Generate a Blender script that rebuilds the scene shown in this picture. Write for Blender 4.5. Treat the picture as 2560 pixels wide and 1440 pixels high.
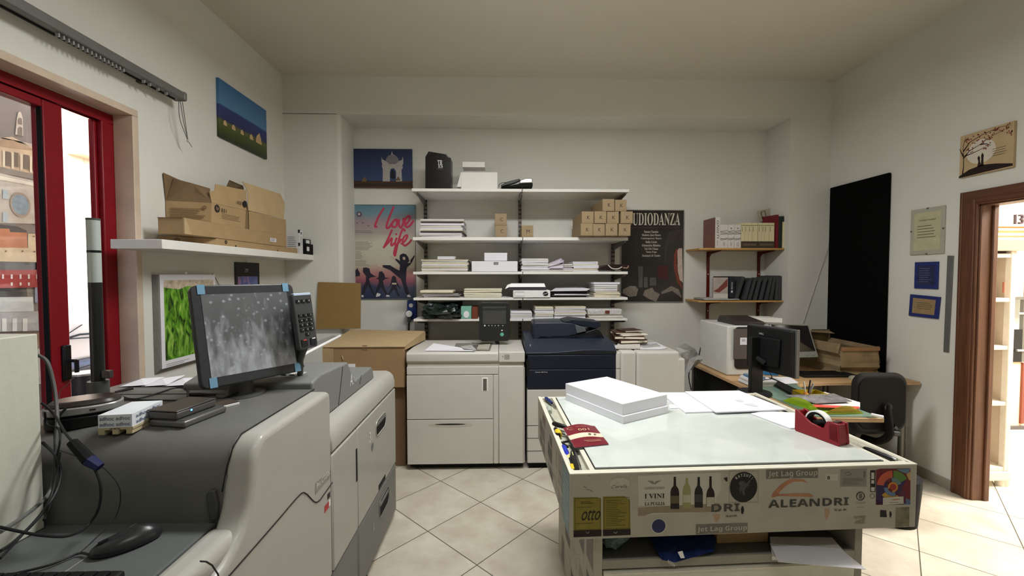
import bpy, bmesh, math, random
from mathutils import Vector, Matrix
random.seed(11)
for o in list(bpy.data.objects): bpy.data.objects.remove(o)
sc = bpy.context.scene
COL = sc.collection

# ------------------------------------------------------------------ camera
FOC, YAW, PITCH, ROLL, EYE = 1046.58, .0254, -.0321, -.0010, 1.598
def cam_axes():
    cy, sy, cp, sp = math.cos(YAW), math.sin(YAW), math.cos(PITCH), math.sin(PITCH)
    f = Vector((sy*cp, cy*cp, sp)); r = Vector((cy, -sy, 0)); u = r.cross(f)
    cr, sr = math.cos(ROLL), math.sin(ROLL)
    return cr*r+sr*u, -sr*r+cr*u, f
RT, UP, FW = cam_axes()
cd = bpy.data.cameras.new('camera'); cam = bpy.data.objects.new('camera', cd); COL.objects.link(cam)
cd.sensor_width = 36; cd.lens = 36*FOC/2560; cd.clip_start = .02; cd.clip_end = 200
cam.matrix_world = Matrix(((RT[0], UP[0], -FW[0], 0), (RT[1], UP[1], -FW[1], 0), (RT[2], UP[2], -FW[2], EYE), (0, 0, 0, 1)))
sc.camera = cam
C0 = Vector((0, 0, EYE))
def ray(x, y): return RT*((x-1280)/FOC) - UP*((y-720)/FOC) + FW
def aX(x, y, X): d = ray(x, y); return C0 + d*(X/d.x)
def aY(x, y, Y): d = ray(x, y); return C0 + d*(Y/d.y)
def aZ(x, y, Z): d = ray(x, y); return C0 + d*((Z-EYE)/d.z)
def aP(x, y, p, n): d = ray(x, y); return C0 + d*((p-C0).dot(n)/d.dot(n))

# ------------------------------------------------------------------ world, sun, exposure
w = bpy.data.worlds.new('sky'); sc.world = w; w.use_nodes = True
nt = w.node_tree; nt.nodes.clear()
sky = nt.nodes.new('ShaderNodeTexSky'); sky.sky_type = 'NISHITA'; sky.sun_disc = False
sky.sun_elevation = math.radians(48); sky.sun_rotation = math.radians(100); sky.air_density = 1.2; sky.dust_density = 2.5
bg = nt.nodes.new('ShaderNodeBackground'); bg.inputs['Strength'].default_value = 1.1
ow = nt.nodes.new('ShaderNodeOutputWorld'); nt.links.new(sky.outputs[0], bg.inputs[0]); nt.links.new(bg.outputs[0], ow.inputs[0])
def light(name, kind, loc, rot, energy, color=(1, 1, 1), **k):
    l = bpy.data.lights.new(name, kind); l.energy = energy; l.color = color
    for a, b in k.items(): setattr(l, a, b)
    o = bpy.data.objects.new(name, l); o.location = loc; o.rotation_euler = rot; COL.objects.link(o); return o
light('sun', 'SUN', (-8, 2, 9), (math.radians(20), math.radians(38), 0), 6, (1, .95, .86), angle=.01)
# fluorescent ceiling fittings of the room (above the top of the frame), and an area light added to brighten the next room
light('ceiling_tube_light', 'AREA', (.25, 2.1, 3.2), (0, 0, 0), 70, (.985, .99, .98), shape='RECTANGLE', size=1.5, size_y=.3)
light('ceiling_tube_light', 'AREA', (.25, .1, 3.2), (0, 0, 0), 13, (.985, .99, .98), shape='RECTANGLE', size=1.5, size_y=.3)
light('ceiling_fill_uplight', 'AREA', (.25, 2.1, 3.24), (math.pi, 0, 0), 7, (1, .97, .9), shape='RECTANGLE', size=1.5, size_y=.3)  # upward fill added to lighten the ceiling, stands for spill from the tubes
light('next_room_fill_light', 'AREA', (5.4, 2.2, 3.2), (0, 0, 0), 470, (1, .95, .86), shape='RECTANGLE', size=1.6, size_y=1.6)
sc.view_settings.view_transform = 'Standard'; sc.view_settings.look = 'None'
sc.view_settings.exposure = 0.12; sc.view_settings.gamma = 1; sc.view_settings.use_curve_mapping = False
sc.cycles.max_bounces = 8; sc.cycles.diffuse_bounces = 5; sc.cycles.glossy_bounces = 4; sc.cycles.transmission_bounces = 6
sc.cycles.sample_clamp_indirect = 6; sc.cycles.use_denoising = True
sc.cycles.caustics_reflective = False; sc.cycles.caustics_refractive = False

# ------------------------------------------------------------------ materials
def lin(c):
    c = c/255
    return c/12.92 if c <= .04045 else ((c+.055)/1.055)**2.4
MATS = {}
def M(name, rgb=(128, 128, 128), rough=.6, metal=0, var=.04, vscale=9, bump=0, bscale=60, spec=.4, alpha=1, trans=0, emit=0, coat=0, ior=1.45):
    if name in MATS: return MATS[name]
    m = bpy.data.materials.new(name); m.use_nodes = True; n = m.node_tree.nodes; L = m.node_tree.links
    b = n['Principled BSDF']; c = [lin(v) for v in rgb]
    b.inputs['Roughness'].default_value = rough; b.inputs['Metallic'].default_value = metal
    b.inputs['Specular IOR Level'].default_value = spec; b.inputs['Alpha'].default_value = alpha
    b.inputs['Transmission Weight'].default_value = trans; b.inputs['Coat Weight'].default_value = coat
    b.inputs['IOR'].default_value = ior
    if emit:
        b.inputs['Emission Color'].default_value = (*c, 1); b.inputs['Emission Strength'].default_value = emit
    if var or bump:
        tc = n.new('ShaderNodeTexCoord')
        if var:
            t = n.new('ShaderNodeTexNoise'); t.inputs['Scale'].default_value = vscale; t.inputs['Detail'].default_value = 4
            r = n.new('ShaderNodeValToRGB'); r.color_ramp.elements[0].position = .3; r.color_ramp.elements[1].position = .7
            r.color_ramp.elements[0].color = (*[v*(1-var) for v in c], 1); r.color_ramp.elements[1].color = (*[min(1, v*(1+var)) for v in c], 1)
            L.new(tc.outputs['Object'], t.inputs['Vector']); L.new(t.outputs['Fac'], r.inputs['Fac']); L.new(r.outputs['Color'], b.inputs['Base Color'])
        else: b.inputs['Base Color'].default_value = (*c, 1)
        if bump:
            t2 = n.new('ShaderNodeTexNoise'); t2.inputs['Scale'].default_value = bscale; t2.inputs['Detail'].default_value = 3
            bp = n.new('ShaderNodeBump'); bp.inputs['Strength'].default_value = bump; bp.inputs['Distance'].default_value = .01
            L.new(tc.outputs['Object'], t2.inputs['Vector']); L.new(t2.outputs['Fac'], bp.inputs['Height']); L.new(bp.outputs['Normal'], b.inputs['Normal'])
    else: b.inputs['Base Color'].default_value = (*c, 1)
    MATS[name] = m; return m

plaster = M('plaster', (218, 217, 210), .9, var=.025, vscale=2.2, bump=.05, bscale=140, spec=.2)
plaster_ceil = M('ceiling_paint', (212, 207, 194), .95, var=.015, vscale=1.5, spec=.1)
marble = M('beige_marble', (205, 186, 166), .45, var=.12, vscale=7)
red_paint = M('red_window_paint', (128, 14, 26), .38, var=.06)
white_lac = M('white_laminate', (228, 226, 221), .5, var=.02)
cardboard = M('cardboard', (166, 140, 102), .85, var=.06, vscale=14, bump=.05, bscale=200)
card_dark = M('cardboard_brown', (120, 98, 72), .85, var=.07, vscale=12, bump=.05, bscale=200)
card_pale = M('cardboard_pale', (182, 158, 120), .85, var=.05, vscale=14)
ink = M('black_ink', (34, 30, 30), .6, var=0)
black = M('black_plastic', (20, 20, 21), .38, var=.05)
dull_black = M('matt_black', (13, 13, 14), .75, var=.04, spec=.25)
charcoal = M('charcoal_plastic', (70, 70, 68), .48, var=.04, vscale=20)
cover_grey = M('warm_grey_cover', (166, 164, 157), .34, var=.02, coat=.15)
cover_dark = M('dark_grey_cover', (112, 112, 109), .45, var=.03)
seam = M('seam_shadow_gap', (30, 29, 28), .8, var=0)
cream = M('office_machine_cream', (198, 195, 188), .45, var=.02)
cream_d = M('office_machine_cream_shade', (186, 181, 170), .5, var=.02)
navy = M('navy_plastic', (25, 30, 44), .42, var=.05)
navy_l = M('navy_lid', (38, 44, 58), .4, var=.05)
paper = M('white_paper', (224, 224, 231), .8, var=.015)
paper_w = M('cream_paper', (226, 221, 204), .85, var=.03)
paper_g = M('grey_printed_paper', (176, 174, 172), .8, var=.2, vscale=40)
steel = M('grey_steel', (120, 118, 112), .4, metal=.7, var=.05)
dark_steel = M('dark_slotted_steel', (70, 66, 60), .5, metal=.4, var=.08)
enamel = M('worn_cream_enamel', (172, 166, 151), .5, var=.07, vscale=12)
enamel_l = M('worn_light_enamel', (214, 210, 194), .5, var=.06, vscale=20)
oak = M('light_oak', (186, 148, 108), .55, var=.1, vscale=5)
brownwood = M('red_brown_wood', (108, 62, 38), .5, var=.16, vscale=6)
silver = M('silver_plastic', (170, 170, 168), .3, metal=.5, var=.02)
white_pl = M('white_plastic', (232, 232, 230), .4, var=.01)
blue_pl = M('blue_plastic', (36, 58, 128), .4, var=.04)
yellow_pl = M('yellow_plastic', (222, 190, 40), .4, var=.04)
cable_m = M('black_cable', (28, 28, 30), .55, var=0)
cable_g = M('grey_cable', (96, 96, 94), .5, var=0)

def floor_mat():
    m = bpy.data.materials.new('floor_tiles'); m.use_nodes = True; n = m.node_tree.nodes; L = m.node_tree.links; b = n['Principled BSDF']
    tc = n.new('ShaderNodeTexCoord'); sx = n.new('ShaderNodeSeparateXYZ'); L.new(tc.outputs['Object'], sx.inputs[0])
    def mth(op, a, c=None):
        q = n.new('ShaderNodeMath'); q.operation = op
        for i, v in enumerate((a, c)):
            if v is None: continue
            if isinstance(v, (int, float)): q.inputs[i].default_value = v
            else: L.new(v, q.inputs[i])
        return q.outputs[0]
    A, S, ox, oy = .76694, .45003, -.14916, 2.89495
    x = mth('SUBTRACT', sx.outputs[0], ox); y = mth('SUBTRACT', sx.outputs[1], oy)
    u = mth('DIVIDE', mth('SUBTRACT', mth('MULTIPLY', x, math.cos(A)), mth('MULTIPLY', y, math.sin(A))), S)
    v = mth('DIVIDE', mth('ADD', mth('MULTIPLY', x, math.sin(A)), mth('MULTIPLY', y, math.cos(A))), S)
    def edge(t): f = mth('FRACT', mth('ADD', t, 50)); return mth('MINIMUM', f, mth('SUBTRACT', 1, f))
    e = mth('MINIMUM', edge(u), edge(v)); g = mth('LESS_THAN', e, .0062)
    cell = n.new('ShaderNodeCombineXYZ'); L.new(mth('FLOOR', u), cell.inputs[0]); L.new(mth('FLOOR', v), cell.inputs[1])
    wn = n.new('ShaderNodeTexWhiteNoise'); L.new(cell.outputs[0], wn.inputs['Vector'])
    ofs = n.new('ShaderNodeVectorMath'); ofs.operation = 'MULTIPLY_ADD'; L.new(wn.outputs['Color'], ofs.inputs[0]); ofs.inputs[1].default_value = (9, 9, 9); L.new(tc.outputs['Object'], ofs.inputs[2])
    t = n.new('ShaderNodeTexNoise'); t.inputs['Scale'].default_value = 4.5; t.inputs['Detail'].default_value = 6; t.inputs['Roughness'].default_value = .6; L.new(ofs.outputs[0], t.inputs['Vector'])
    r = n.new('ShaderNodeValToRGB'); r.color_ramp.elements[0].position = .3; r.color_ramp.elements[1].position = .72
    r.color_ramp.elements[0].color = (lin(176), lin(166), lin(150), 1); r.color_ramp.elements[1].color = (lin(206), lin(201), lin(186), 1)
    L.new(t.outputs['Fac'], r.inputs['Fac'])
    mx = n.new('ShaderNodeMix'); mx.data_type = 'RGBA'; L.new(g, mx.inputs['Factor']); L.new(r.outputs['Color'], mx.inputs['A']); mx.inputs['B'].default_value = (lin(82), lin(76), lin(66), 1)
    L.new(mx.outputs['Result'], b.inputs['Base Color'])
    rr = mth('ADD', mth('MULTIPLY', g, .5), .33); L.new(rr, b.inputs['Roughness']); b.inputs['Specular IOR Level'].default_value = .35
    bp = n.new('ShaderNodeBump'); bp.inputs['Strength'].default_value = .35; bp.inputs['Distance'].default_value = .002; bp.invert = True
    L.new(g, bp.inputs['Height']); L.new(bp.outputs['Normal'], b.inputs['Normal'])
    return m

def stone_mat(name, c1, c2, bw=.6, bh=.3, mortar=(170, 150, 130), ms=.008):
    m = bpy.data.materials.new(name); m.use_nodes = True; n = m.node_tree.nodes; L = m.node_tree.links; b = n['Principled BSDF']
    tc = n.new('ShaderNodeTexCoord'); mp = n.new('ShaderNodeMapping'); mp.inputs['Rotation'].default_value = (math.pi/2, 0, math.pi/2)
    cx = n.new('ShaderNodeSeparateXYZ'); cc = n.new('ShaderNodeCombineXYZ'); L.new(tc.outputs['Object'], cx.inputs[0]); L.new(cx.outputs[1], cc.inputs[0]); L.new(cx.outputs[2], cc.inputs[1])
    br = n.new('ShaderNodeTexBrick'); br.inputs['Scale'].default_value = 1; br.inputs['Brick Width'].default_value = bw; br.inputs['Row Height'].default_value = bh
    br.inputs['Mortar Size'].default_value = ms; br.inputs['Color1'].default_value = (*[lin(v) for v in c1], 1); br.inputs['Color2'].default_value = (*[lin(v) for v in c2], 1); br.inputs['Mortar'].default_value = (*[lin(v) for v in mortar], 1)
    L.new(cc.outputs[0], br.inputs['Vector']); L.new(br.outputs['Color'], b.inputs['Base Color']); b.inputs['Roughness'].default_value = .9
    return m

def wood_mat(name, c1, c2, axis=2, scale=3):
    m = bpy.data.materials.new(name); m.use_nodes = True; n = m.node_tree.nodes; L = m.node_tree.links; b = n['Principled BSDF']
    tc = n.new('ShaderNodeTexCoord'); mp = n.new('ShaderNodeMapping'); s = [22, 22, 22]; s[axis] = 1.2; mp.inputs['Scale'].default_value = s
    t = n.new('ShaderNodeTexNoise'); t.inputs['Scale'].default_value = scale; t.inputs['Detail'].default_value = 6
    r = n.new('ShaderNodeValToRGB'); r.color_ramp.elements[0].position = .32; r.color_ramp.elements[1].position = .68
    r.color_ramp.elements[0].color = (*[lin(v) for v in c1], 1); r.color_ramp.elements[1].color = (*[lin(v) for v in c2], 1)
    L.new(tc.outputs['Object'], mp.inputs[0]); L.new(mp.outputs[0], t.inputs['Vector']); L.new(t.outputs['Fac'], r.inputs['Fac']); L.new(r.outputs['Color'], b.inputs['Base Color'])
    b.inputs['Roughness'].default_value = .5
    return m

def ramp_mat(name, stops, axis=2, lo=0, hi=1, rough=.5, noise=.0, nscale=4):
    """a print whose colour bands run along one object axis between lo and hi"""
    m = bpy.data.materials.new(name); m.use_nodes = True; n = m.node_tree.nodes; L = m.node_tree.links; b = n['Principled BSDF']
    tc = n.new('ShaderNodeTexCoord'); sx = n.new('ShaderNodeSeparateXYZ'); L.new(tc.outputs['Object'], sx.inputs[0])
    mr = n.new('ShaderNodeMapRange'); mr.inputs['From Min'].default_value = lo; mr.inputs['From Max'].default_value = hi; L.new(sx.outputs[axis], mr.inputs['Value'])
    out = mr.outputs[0]
    if noise:
        t = n.new('ShaderNodeTexNoise'); t.inputs['Scale'].default_value = nscale; t.inputs['Detail'].default_value = 5; L.new(tc.outputs['Object'], t.inputs['Vector'])
        q = n.new('ShaderNodeMath'); q.operation = 'MULTIPLY_ADD'; q.inputs[1].default_value = noise; L.new(t.outputs['Fac'], q.inputs[0])
        q2 = n.new('ShaderNodeMath'); q2.operation = 'SUBTRACT'; L.new(out, q2.inputs[0]); q2.inputs[1].default_value = noise/2; L.new(q2.outputs[0], q.inputs[2]); out = q.outputs[0]
    r = n.new('ShaderNodeValToRGB'); e = r.color_ramp.elements
    for i, (p, c) in enumerate(stops):
        el = e[i] if i < 2 else e.new(p)
        el.position = p; el.color = (*[lin(v) for v in c], 1)
    L.new(out, r.inputs['Fac']); L.new(r.outputs['Color'], b.inputs['Base Color']); b.inputs['Roughness'].default_value = rough
    return m

# ------------------------------------------------------------------ mesh building
def V(*a): return Vector(a)
EX, EY, EZ = V(1, 0, 0), V(0, 1, 0), V(0, 0, 1)
def root_loc(o):
    p = Vector((0, 0, 0))
    while o is not None: p += o.location; o = o.parent
    return p
class MB:
    def __init__(s): s.v = []; s.f = []; s.mi = []
    def add(s, vs, fs, mi=0):
        b = len(s.v); s.v += [Vector(v) for v in vs]; s.f += [tuple(i+b for i in f) for f in fs]; s.mi += [mi]*len(fs); return s
    def box(s, a, b, mi=0):
        x0, x1 = sorted((a[0], b[0])); y0, y1 = sorted((a[1], b[1])); z0, z1 = sorted((a[2], b[2]))
        return s.add([(x0, y0, z0), (x1, y0, z0), (x1, y1, z0), (x0, y1, z0), (x0, y0, z1), (x1, y0, z1), (x1, y1, z1), (x0, y1, z1)],
                     [(0, 3, 2, 1), (4, 5, 6, 7), (0, 1, 5, 4), (1, 2, 6, 5), (2, 3, 7, 6), (3, 0, 4, 7)], mi)
    def obox(s, o, a, b, c, mi=0):      # corner + three edge vectors
        o = Vector(o); return s.add([o, o+a, o+a+b, o+b, o+c, o+a+c, o+a+b+c, o+b+c], [(0, 3, 2, 1), (4, 5, 6, 7), (0, 1, 5, 4), (1, 2, 6, 5), (2, 3, 7, 6), (3, 0, 4, 7)], mi)
    def prism(s, pts, ext, mi=0):
        n = len(pts); pts = [Vector(p) for p in pts]; ext = Vector(ext)
        return s.add(pts+[p+ext for p in pts], [tuple(range(n-1, -1, -1)), tuple(range(n, 2*n))]+[(i, (i+1) % n, n+(i+1) % n, n+i) for i in range(n)], mi)
    def poly(s, pts, mi=0): return s.add(pts, [tuple(range(len(pts)))], mi)
    def tube(s, pts, r, n=6, mi=0, smooth_path=0, cap=True):
        pts = [Vector(p) for p in pts]
        if smooth_path: pts = catmull(pts, smooth_path)
        R = r if isinstance(r, (list, tuple)) else [r]*len(pts)
        if len(R) != len(pts): R = [R[0]+(R[-1]-R[0])*i/(len(pts)-1) for i in range(len(pts))]
        vs = []; fs = []; prev = None
        for i, p in enumerate(pts):
            t = (pts[min(i+1, len(pts)-1)]-pts[max(i-1, 0)])
            t = t.normalized() if t.length > 1e-9 else EZ
            if prev is None: a = t.orthogonal().normalized()
            else:
                a = prev-t*prev.dot(t); a = a.normalized() if a.length > 1e-6 else t.orthogonal().normalized()
            prev = a; b = t.cross(a)
            vs += [p+(a*math.cos(2*math.pi*k/n)+b*math.sin(2*math.pi*k/n))*R[i] for k in range(n)]
        for i in range(len(pts)-1):
            for k in range(n): fs.append((i*n+k, i*n+(k+1) % n, (i+1)*n+(k+1) % n, (i+1)*n+k))
        if cap: fs += [tuple(range(n-1, -1, -1)), tuple(range((len(pts)-1)*n, len(pts)*n))]
        return s.add(vs, fs, mi)
    def cyl(s, a, b, r, n=20, mi=0, r2=None): return s.tube([a, b], [r, r if r2 is None else r2], n, mi)
    def ball(s, c, rx, ry, rz, n=14, m=9, mi=0, ax=(EX, EY, EZ), zmin=-1):
        vs = []; c = Vector(c)
        for j in range(m+1):
            t = -math.pi/2+math.pi*j/m; z = max(math.sin(t), zmin); 
            for i in range(n):
                p = 2*math.pi*i/n; vs.append(c+ax[0]*(math.cos(t)*math.cos(p)*rx)+ax[1]*(math.cos(t)*math.sin(p)*ry)+ax[2]*(z*rz))
        fs = [(j*n+i, j*n+(i+1) % n, (j+1)*n+(i+1) % n, (j+1)*n+i) for j in range(m) for i in range(n)]
        return s.add(vs, fs, mi)
    def build(s, name, mats, parent=None, bevel=0, seg=2, smooth=None, **tags):
        me = bpy.data.meshes.new(name); off = root_loc(parent) if parent else Vector((0, 0, 0))
        me.from_pydata([v-off for v in s.v], [], s.f)
        if not isinstance(mats, (list, tuple)): mats = [mats]
        for m in mats: me.materials.append(m)
        for p, i in zip(me.polygons, s.mi): p.material_index = i
        bm = bmesh.new(); bm.from_mesh(me); bmesh.ops.remove_doubles(bm, verts=bm.verts, dist=1e-6)
        bmesh.ops.recalc_face_normals(bm, faces=bm.faces); bm.to_mesh(me); bm.free()
        if smooth is None: smooth = bevel > 0
        if smooth:
            for p in me.polygons: p.use_smooth = True
            me.set_sharp_from_angle(angle=math.radians(40))
        o = bpy.data.objects.new(name, me); COL.objects.link(o)
        if parent is not None: o.parent = parent
        if bevel:
            md = o.modifiers.new('bevel', 'BEVEL'); md.width = bevel; md.segments = seg; md.limit_method = 'ANGLE'; md.angle_limit = math.radians(35); md.harden_normals = False
        for k, v in tags.items(): o[k] = v
        return o
def catmull(pts, n):
    out = []; P = [pts[0]]+list(pts)+[pts[-1]]
    for i in range(1, len(P)-2):
        for k in range(n):
            t = k/n; a, b, c, d = P[i-1], P[i], P[i+1], P[i+2]
            out.append(.5*((2*b)+(c-a)*t+(2*a-5*b+4*c-d)*t*t+(3*b-a-3*c+d)*t**3))
    out.append(Vector(pts[-1])); return out
def thing(name, label, cat, loc=(0, 0, 0), group=None):
    o = bpy.data.objects.new(name, None); o.empty_display_size = .05; COL.objects.link(o); o.location = loc
    o['label'] = label; o['category'] = cat
    if group: o['group'] = group
    return o
def tag(o, label, cat, group=None, kind=None):
    o['label'] = label; o['category'] = cat
    if group: o['group'] = group
    if kind: o['kind'] = kind
    return o
def struct(mb, name, mats, parent=None, **k):
    o = mb.build(name, mats, parent, **k)
    if parent is None: o['kind'] = 'structure'
    return o
def copy_tree(o, parent=None):
    c = o.copy(); COL.objects.link(c)
    if parent is not None: c.parent = parent
    for ch in list(o.children): copy_tree(ch, c)
    return c
def text(s, c, u, v, w, h, mat, parent, name='lettering', shear=0, off=.0008, fit='box'):
    """flat letters fitted into a w x h box centred on c; u = reading direction, v = up"""
    cu = bpy.data.curves.new('letters', 'FONT'); cu.body = s; cu.resolution_u = 3; cu.shear = shear; cu.align_x = 'LEFT'
    to = bpy.data.objects.new('letters', cu); COL.objects.link(to)
    dg = bpy.context.evaluated_depsgraph_get(); dg.update()
    me = bpy.data.meshes.new_from_object(to.evaluated_get(dg)); bpy.data.objects.remove(to); bpy.data.curves.remove(cu)
    if not me.vertices: return None
    xs = [q.co.x for q in me.vertices]; ys = [q.co.y for q in me.vertices]
    x0, x1, y0, y1 = min(xs), max(xs), min(ys), max(ys)
    su = w/max(x1-x0, 1e-6); sv = h/max(y1-y0, 1e-6)
    if fit == 'w': sv = su
    if fit == 'h': su = sv
    u = Vector(u).normalized(); v = Vector(v).normalized(); n = u.cross(v).normalized(); c = Vector(c)-(root_loc(parent) if parent else Vector((0, 0, 0)))
    for q in me.vertices:
        q.co = c+u*((q.co.x-(x0+x1)/2)*su)+v*((q.co.y-(y0+y1)/2)*sv)+n*off
    me.materials.clear(); me.materials.append(mat); me.name = name
    o = bpy.data.objects.new(name, me); COL.objects.link(o)
    if parent: o.parent = parent
    return o
def lines(mb, c, u, v, w, h, n, mi=0, off=.0008, ragged=.3, thick=.35, align='left'):
    """n short printed text lines inside a w x h block"""
    u = Vector(u).normalized(); v = Vector(v).normalized(); nn = u.cross(v); c = Vector(c)
    for i in range(n):
        y = h/2-(i+.5)*h/n; ww = w*(1-random.random()*ragged); t = h/n*thick/2
        x0 = -w/2 if align == 'left' else -ww/2
        mb.poly([c+u*x0+v*(y-t)+nn*off, c+u*(x0+ww)+v*(y-t)+nn*off, c+u*(x0+ww)+v*(y+t)+nn*off, c+u*x0+v*(y+t)+nn*off], mi)
    return mb
def disc(mb, c, u, v, r, n=28, mi=0, off=0, ry=None, a0=0, a1=2*math.pi, inner=0):
    u = Vector(u).normalized(); v = Vector(v).normalized(); nn = u.cross(v); c = Vector(c)+nn*off; ry = ry or r
    P = lambda a, k: c+u*math.cos(a)*r*k+v*math.sin(a)*ry*k
    full = abs(a1-a0-2*math.pi) < 1e-6
    if inner:
        for i in range(n):
            a, b = a0+(a1-a0)*i/n, a0+(a1-a0)*(i+1)/n; mb.poly([P(a, inner), P(a, 1), P(b, 1), P(b, inner)], mi)
    else:
        pts = [P(a0+(a1-a0)*i/n, 1) for i in range(n if full else n+1)]
        if not full: pts.append(c)
        mb.poly(pts, mi)
    return mb
def rrect(c, u, v, w, h, r, k=4):
    u = Vector(u).normalized(); v = Vector(v).normalized(); c = Vector(c); pts = []
    for (sx, sy, a) in ((1, 1, 0), (-1, 1, 90), (-1, -1, 180), (1, -1, 270)):
        for i in range(k+1):
            t = math.radians(a+90*i/k); pts.append(c+u*(sx*(w/2-r)+r*math.cos(t))+v*(sy*(h/2-r)+r*math.sin(t)))
    return pts

# ================================================================== SETTING
XL, XR, YF, YB, ZC, ZBEAM = -2.12, 3.317, 4.17, 4.55, 3.53, 3.16
struct(MB().poly([(-2.35, -3, 0), (9, -3, 0), (9, 7, 0), (-2.35, 7, 0)]), 'floor', floor_mat())
struct(MB().box((XL, -2.6, ZC), (XR, YF+.5, ZC+.1)), 'ceiling', plaster_ceil)
WY0, WY1, WZ1 = .55, 2.483, 2.515
m = MB(); m.box((XL, -2.6, 0), (XL-.14, WY0, ZC)); m.box((XL, WY1, 0), (XL-.14, YF, ZC)); m.box((XL, WY0, WZ1), (XL-.14, WY1, ZC))
struct(m, 'wall_left', plaster)
# back wall: pier, beam, recess
m = MB().box((XL-.14, YF, -.1), (-1.567, YB+.15, ZBEAM+.04)); struct(m, 'wall_back_pier', plaster, bevel=.035, seg=4)
m = MB().box((XL-.14, YF, ZBEAM), (2.9, YB+.15, ZC)); m.box((2.9, YF, 0), (XR+.1, YB+.15, ZC)); m.box((-1.6, YB, 0), (2.95, YB+.15, ZBEAM+.05))
struct(m, 'wall_back', plaster)
DY0, DY1, DZ = 1.75, 2.845, 2.09
m = MB(); m.box((XR, DY1, 0), (XR+.12, YF, ZC)); m.box((XR, DY0, DZ), (XR+.12, DY1, ZC)); m.box((XR, -2.6, 0), (XR+.12, DY0, ZC))
struct(m, 'wall_right', plaster)
struct(MB().box((XL-.14, -2.7, 0), (XR+.12, -2.6, ZC)), 'wall_front', plaster)
m = MB().box((XR-.012, DY1+.11, 0), (XR+.005, YF, .075)); struct(m, 'baseboard_right', M('grey_baseboard', (150, 142, 128), .5, var=.1), bevel=.003)
# marble lining of the window opening
m = MB(); t = .035
m.box((XL-.1, WY1-.004, 0), (XL+.012, WY1+t, WZ1-.004)); m.box((XL-.1, WY0, WZ1-.004), (XL+.012, WY1+t, WZ1+t))
struct(m, 'trim_1', marble, bevel=.004)
# red window: fixed outer frame, leaf, glass
FX = XL-.098
def bar(mb, y0, y1, z0, z1, x0, x1): mb.box((x0, y0, z0), (x1, y1, z1))
m = MB(); bar(m, WY1-.075, WY1, 0, WZ1-.055, FX-.04, FX); bar(m, WY0, WY1, WZ1-.055, WZ1-.004, FX-.04, FX)
bar(m, WY1-.095, WY1-.075, 0, WZ1-.056, FX-.055, FX-.025)
win = struct(m, 'window_1', red_paint, bevel=.006)
# leaf frame (the door leaf to the left of the open gap)
ya = aX(158, 600, FX-.03).y; yb = aX(108, 600, FX-.03).y
m = MB(); bar(m, yb, ya, 0, WZ1-.057, FX-.07, FX-.012); bar(m, WY0, yb-.0001, WZ1-.10, WZ1-.057, FX-.07, FX-.012); bar(m, WY0, yb-.0001, .0, .25, FX-.07, FX-.012)
leaf = struct(m, 'window_leaf', red_paint, parent=win, bevel=.006)
m = MB().box((FX-.02, yb+.045, 1.06), (FX+.004, yb+.085, 1.24)); struct(m, 'window_handle_plate', black, parent=win, bevel=.006)
m = MB().cyl((FX, yb+.065, 1.16), (FX+.045, yb+.065, 1.16), .008, 12); m.tube([(FX+.045, yb+.065, 1.165), (FX+.045, yb+.065, 1.10)], .009, 10)
struct(m, 'window_handle', black, parent=win)
m = MB().box((FX-.028, WY1-.14, 1.10), (FX-.01, WY1-.118, 1.19)); struct(m, 'window_latch', steel, parent=win, bevel=.003)
glass = bpy.data.materials.new('window_glass'); glass.use_nodes = True; n = glass.node_tree.nodes; n.clear(); L = glass.node_tree.links
tp = n.new('ShaderNodeBsdfTransparent'); tp.inputs[0].default_value = (.95, .97, .96, 1); gs_ = n.new('ShaderNodeBsdfGlossy'); gs_.inputs['Roughness'].default_value = .03; ms_ = n.new('ShaderNodeMixShader'); ms_.inputs[0].default_value = .08; oo = n.new('ShaderNodeOutputMaterial')
L.new(tp.outputs[0], ms_.inputs[1]); L.new(gs_.outputs[0], ms_.inputs[2]); L.new(ms_.outputs[0], oo.inputs[0])
m = MB().box((FX-.045, WY0, .25), (FX-.039, yb-.001, WZ1-.1)); struct(m, 'window_glass', glass, parent=win)
m = MB().box((FX-.036, yb-.006, .25), (FX-.014, yb-.0005, WZ1-.1)); struct(m, 'window_gasket', dull_black, parent=win)

# door opening on the right: casing, jamb lining
wood = wood_mat('door_wood', (80, 47, 28), (104, 64, 40), 2)
woodh = wood_mat('door_wood_across', (80, 47, 28), (104, 64, 40), 1)
m = MB()
m.box((XR-.018, DY1-.012, 0), (XR+.002, DY1+.1, DZ+.09)); m.box((XR-.026, DY1+.0, 0), (XR, DY1+.03, DZ+.03)); m.box((XR-.024, DY1+.08, 0), (XR, DY1+.1, DZ+.09))
dr = struct(m, 'door_1', wood, bevel=.006, seg=3)
m = MB().box((XR-.019, DY0-.1, DZ-.01), (XR+.002, DY1+.099, DZ+.09)); m.box((XR-.026, DY0-.1, DZ), (XR, DY1, DZ+.03)); struct(m, 'door_head_casing', woodh, parent=dr, bevel=.006, seg=3)
m = MB().box((XR, DY1-.022, 0), (XR+.12, DY1+.004, DZ)); m.box((XR+.075, DY1-.036, 0), (XR+.11, DY1-.02, DZ)); struct(m, 'door_jamb', wood, parent=dr, bevel=.005)
m = MB().box((XR, DY0, DZ-.02), (XR+.12, DY1, DZ+.004)); struct(m, 'door_head_jamb', woodh, parent=dr)
m = MB().box((XR-.018, DY0-.1, 0), (XR+.12, DY0+.012, DZ)); struct(m, 'door_jamb', wood, parent=dr, bevel=.006)

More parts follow.
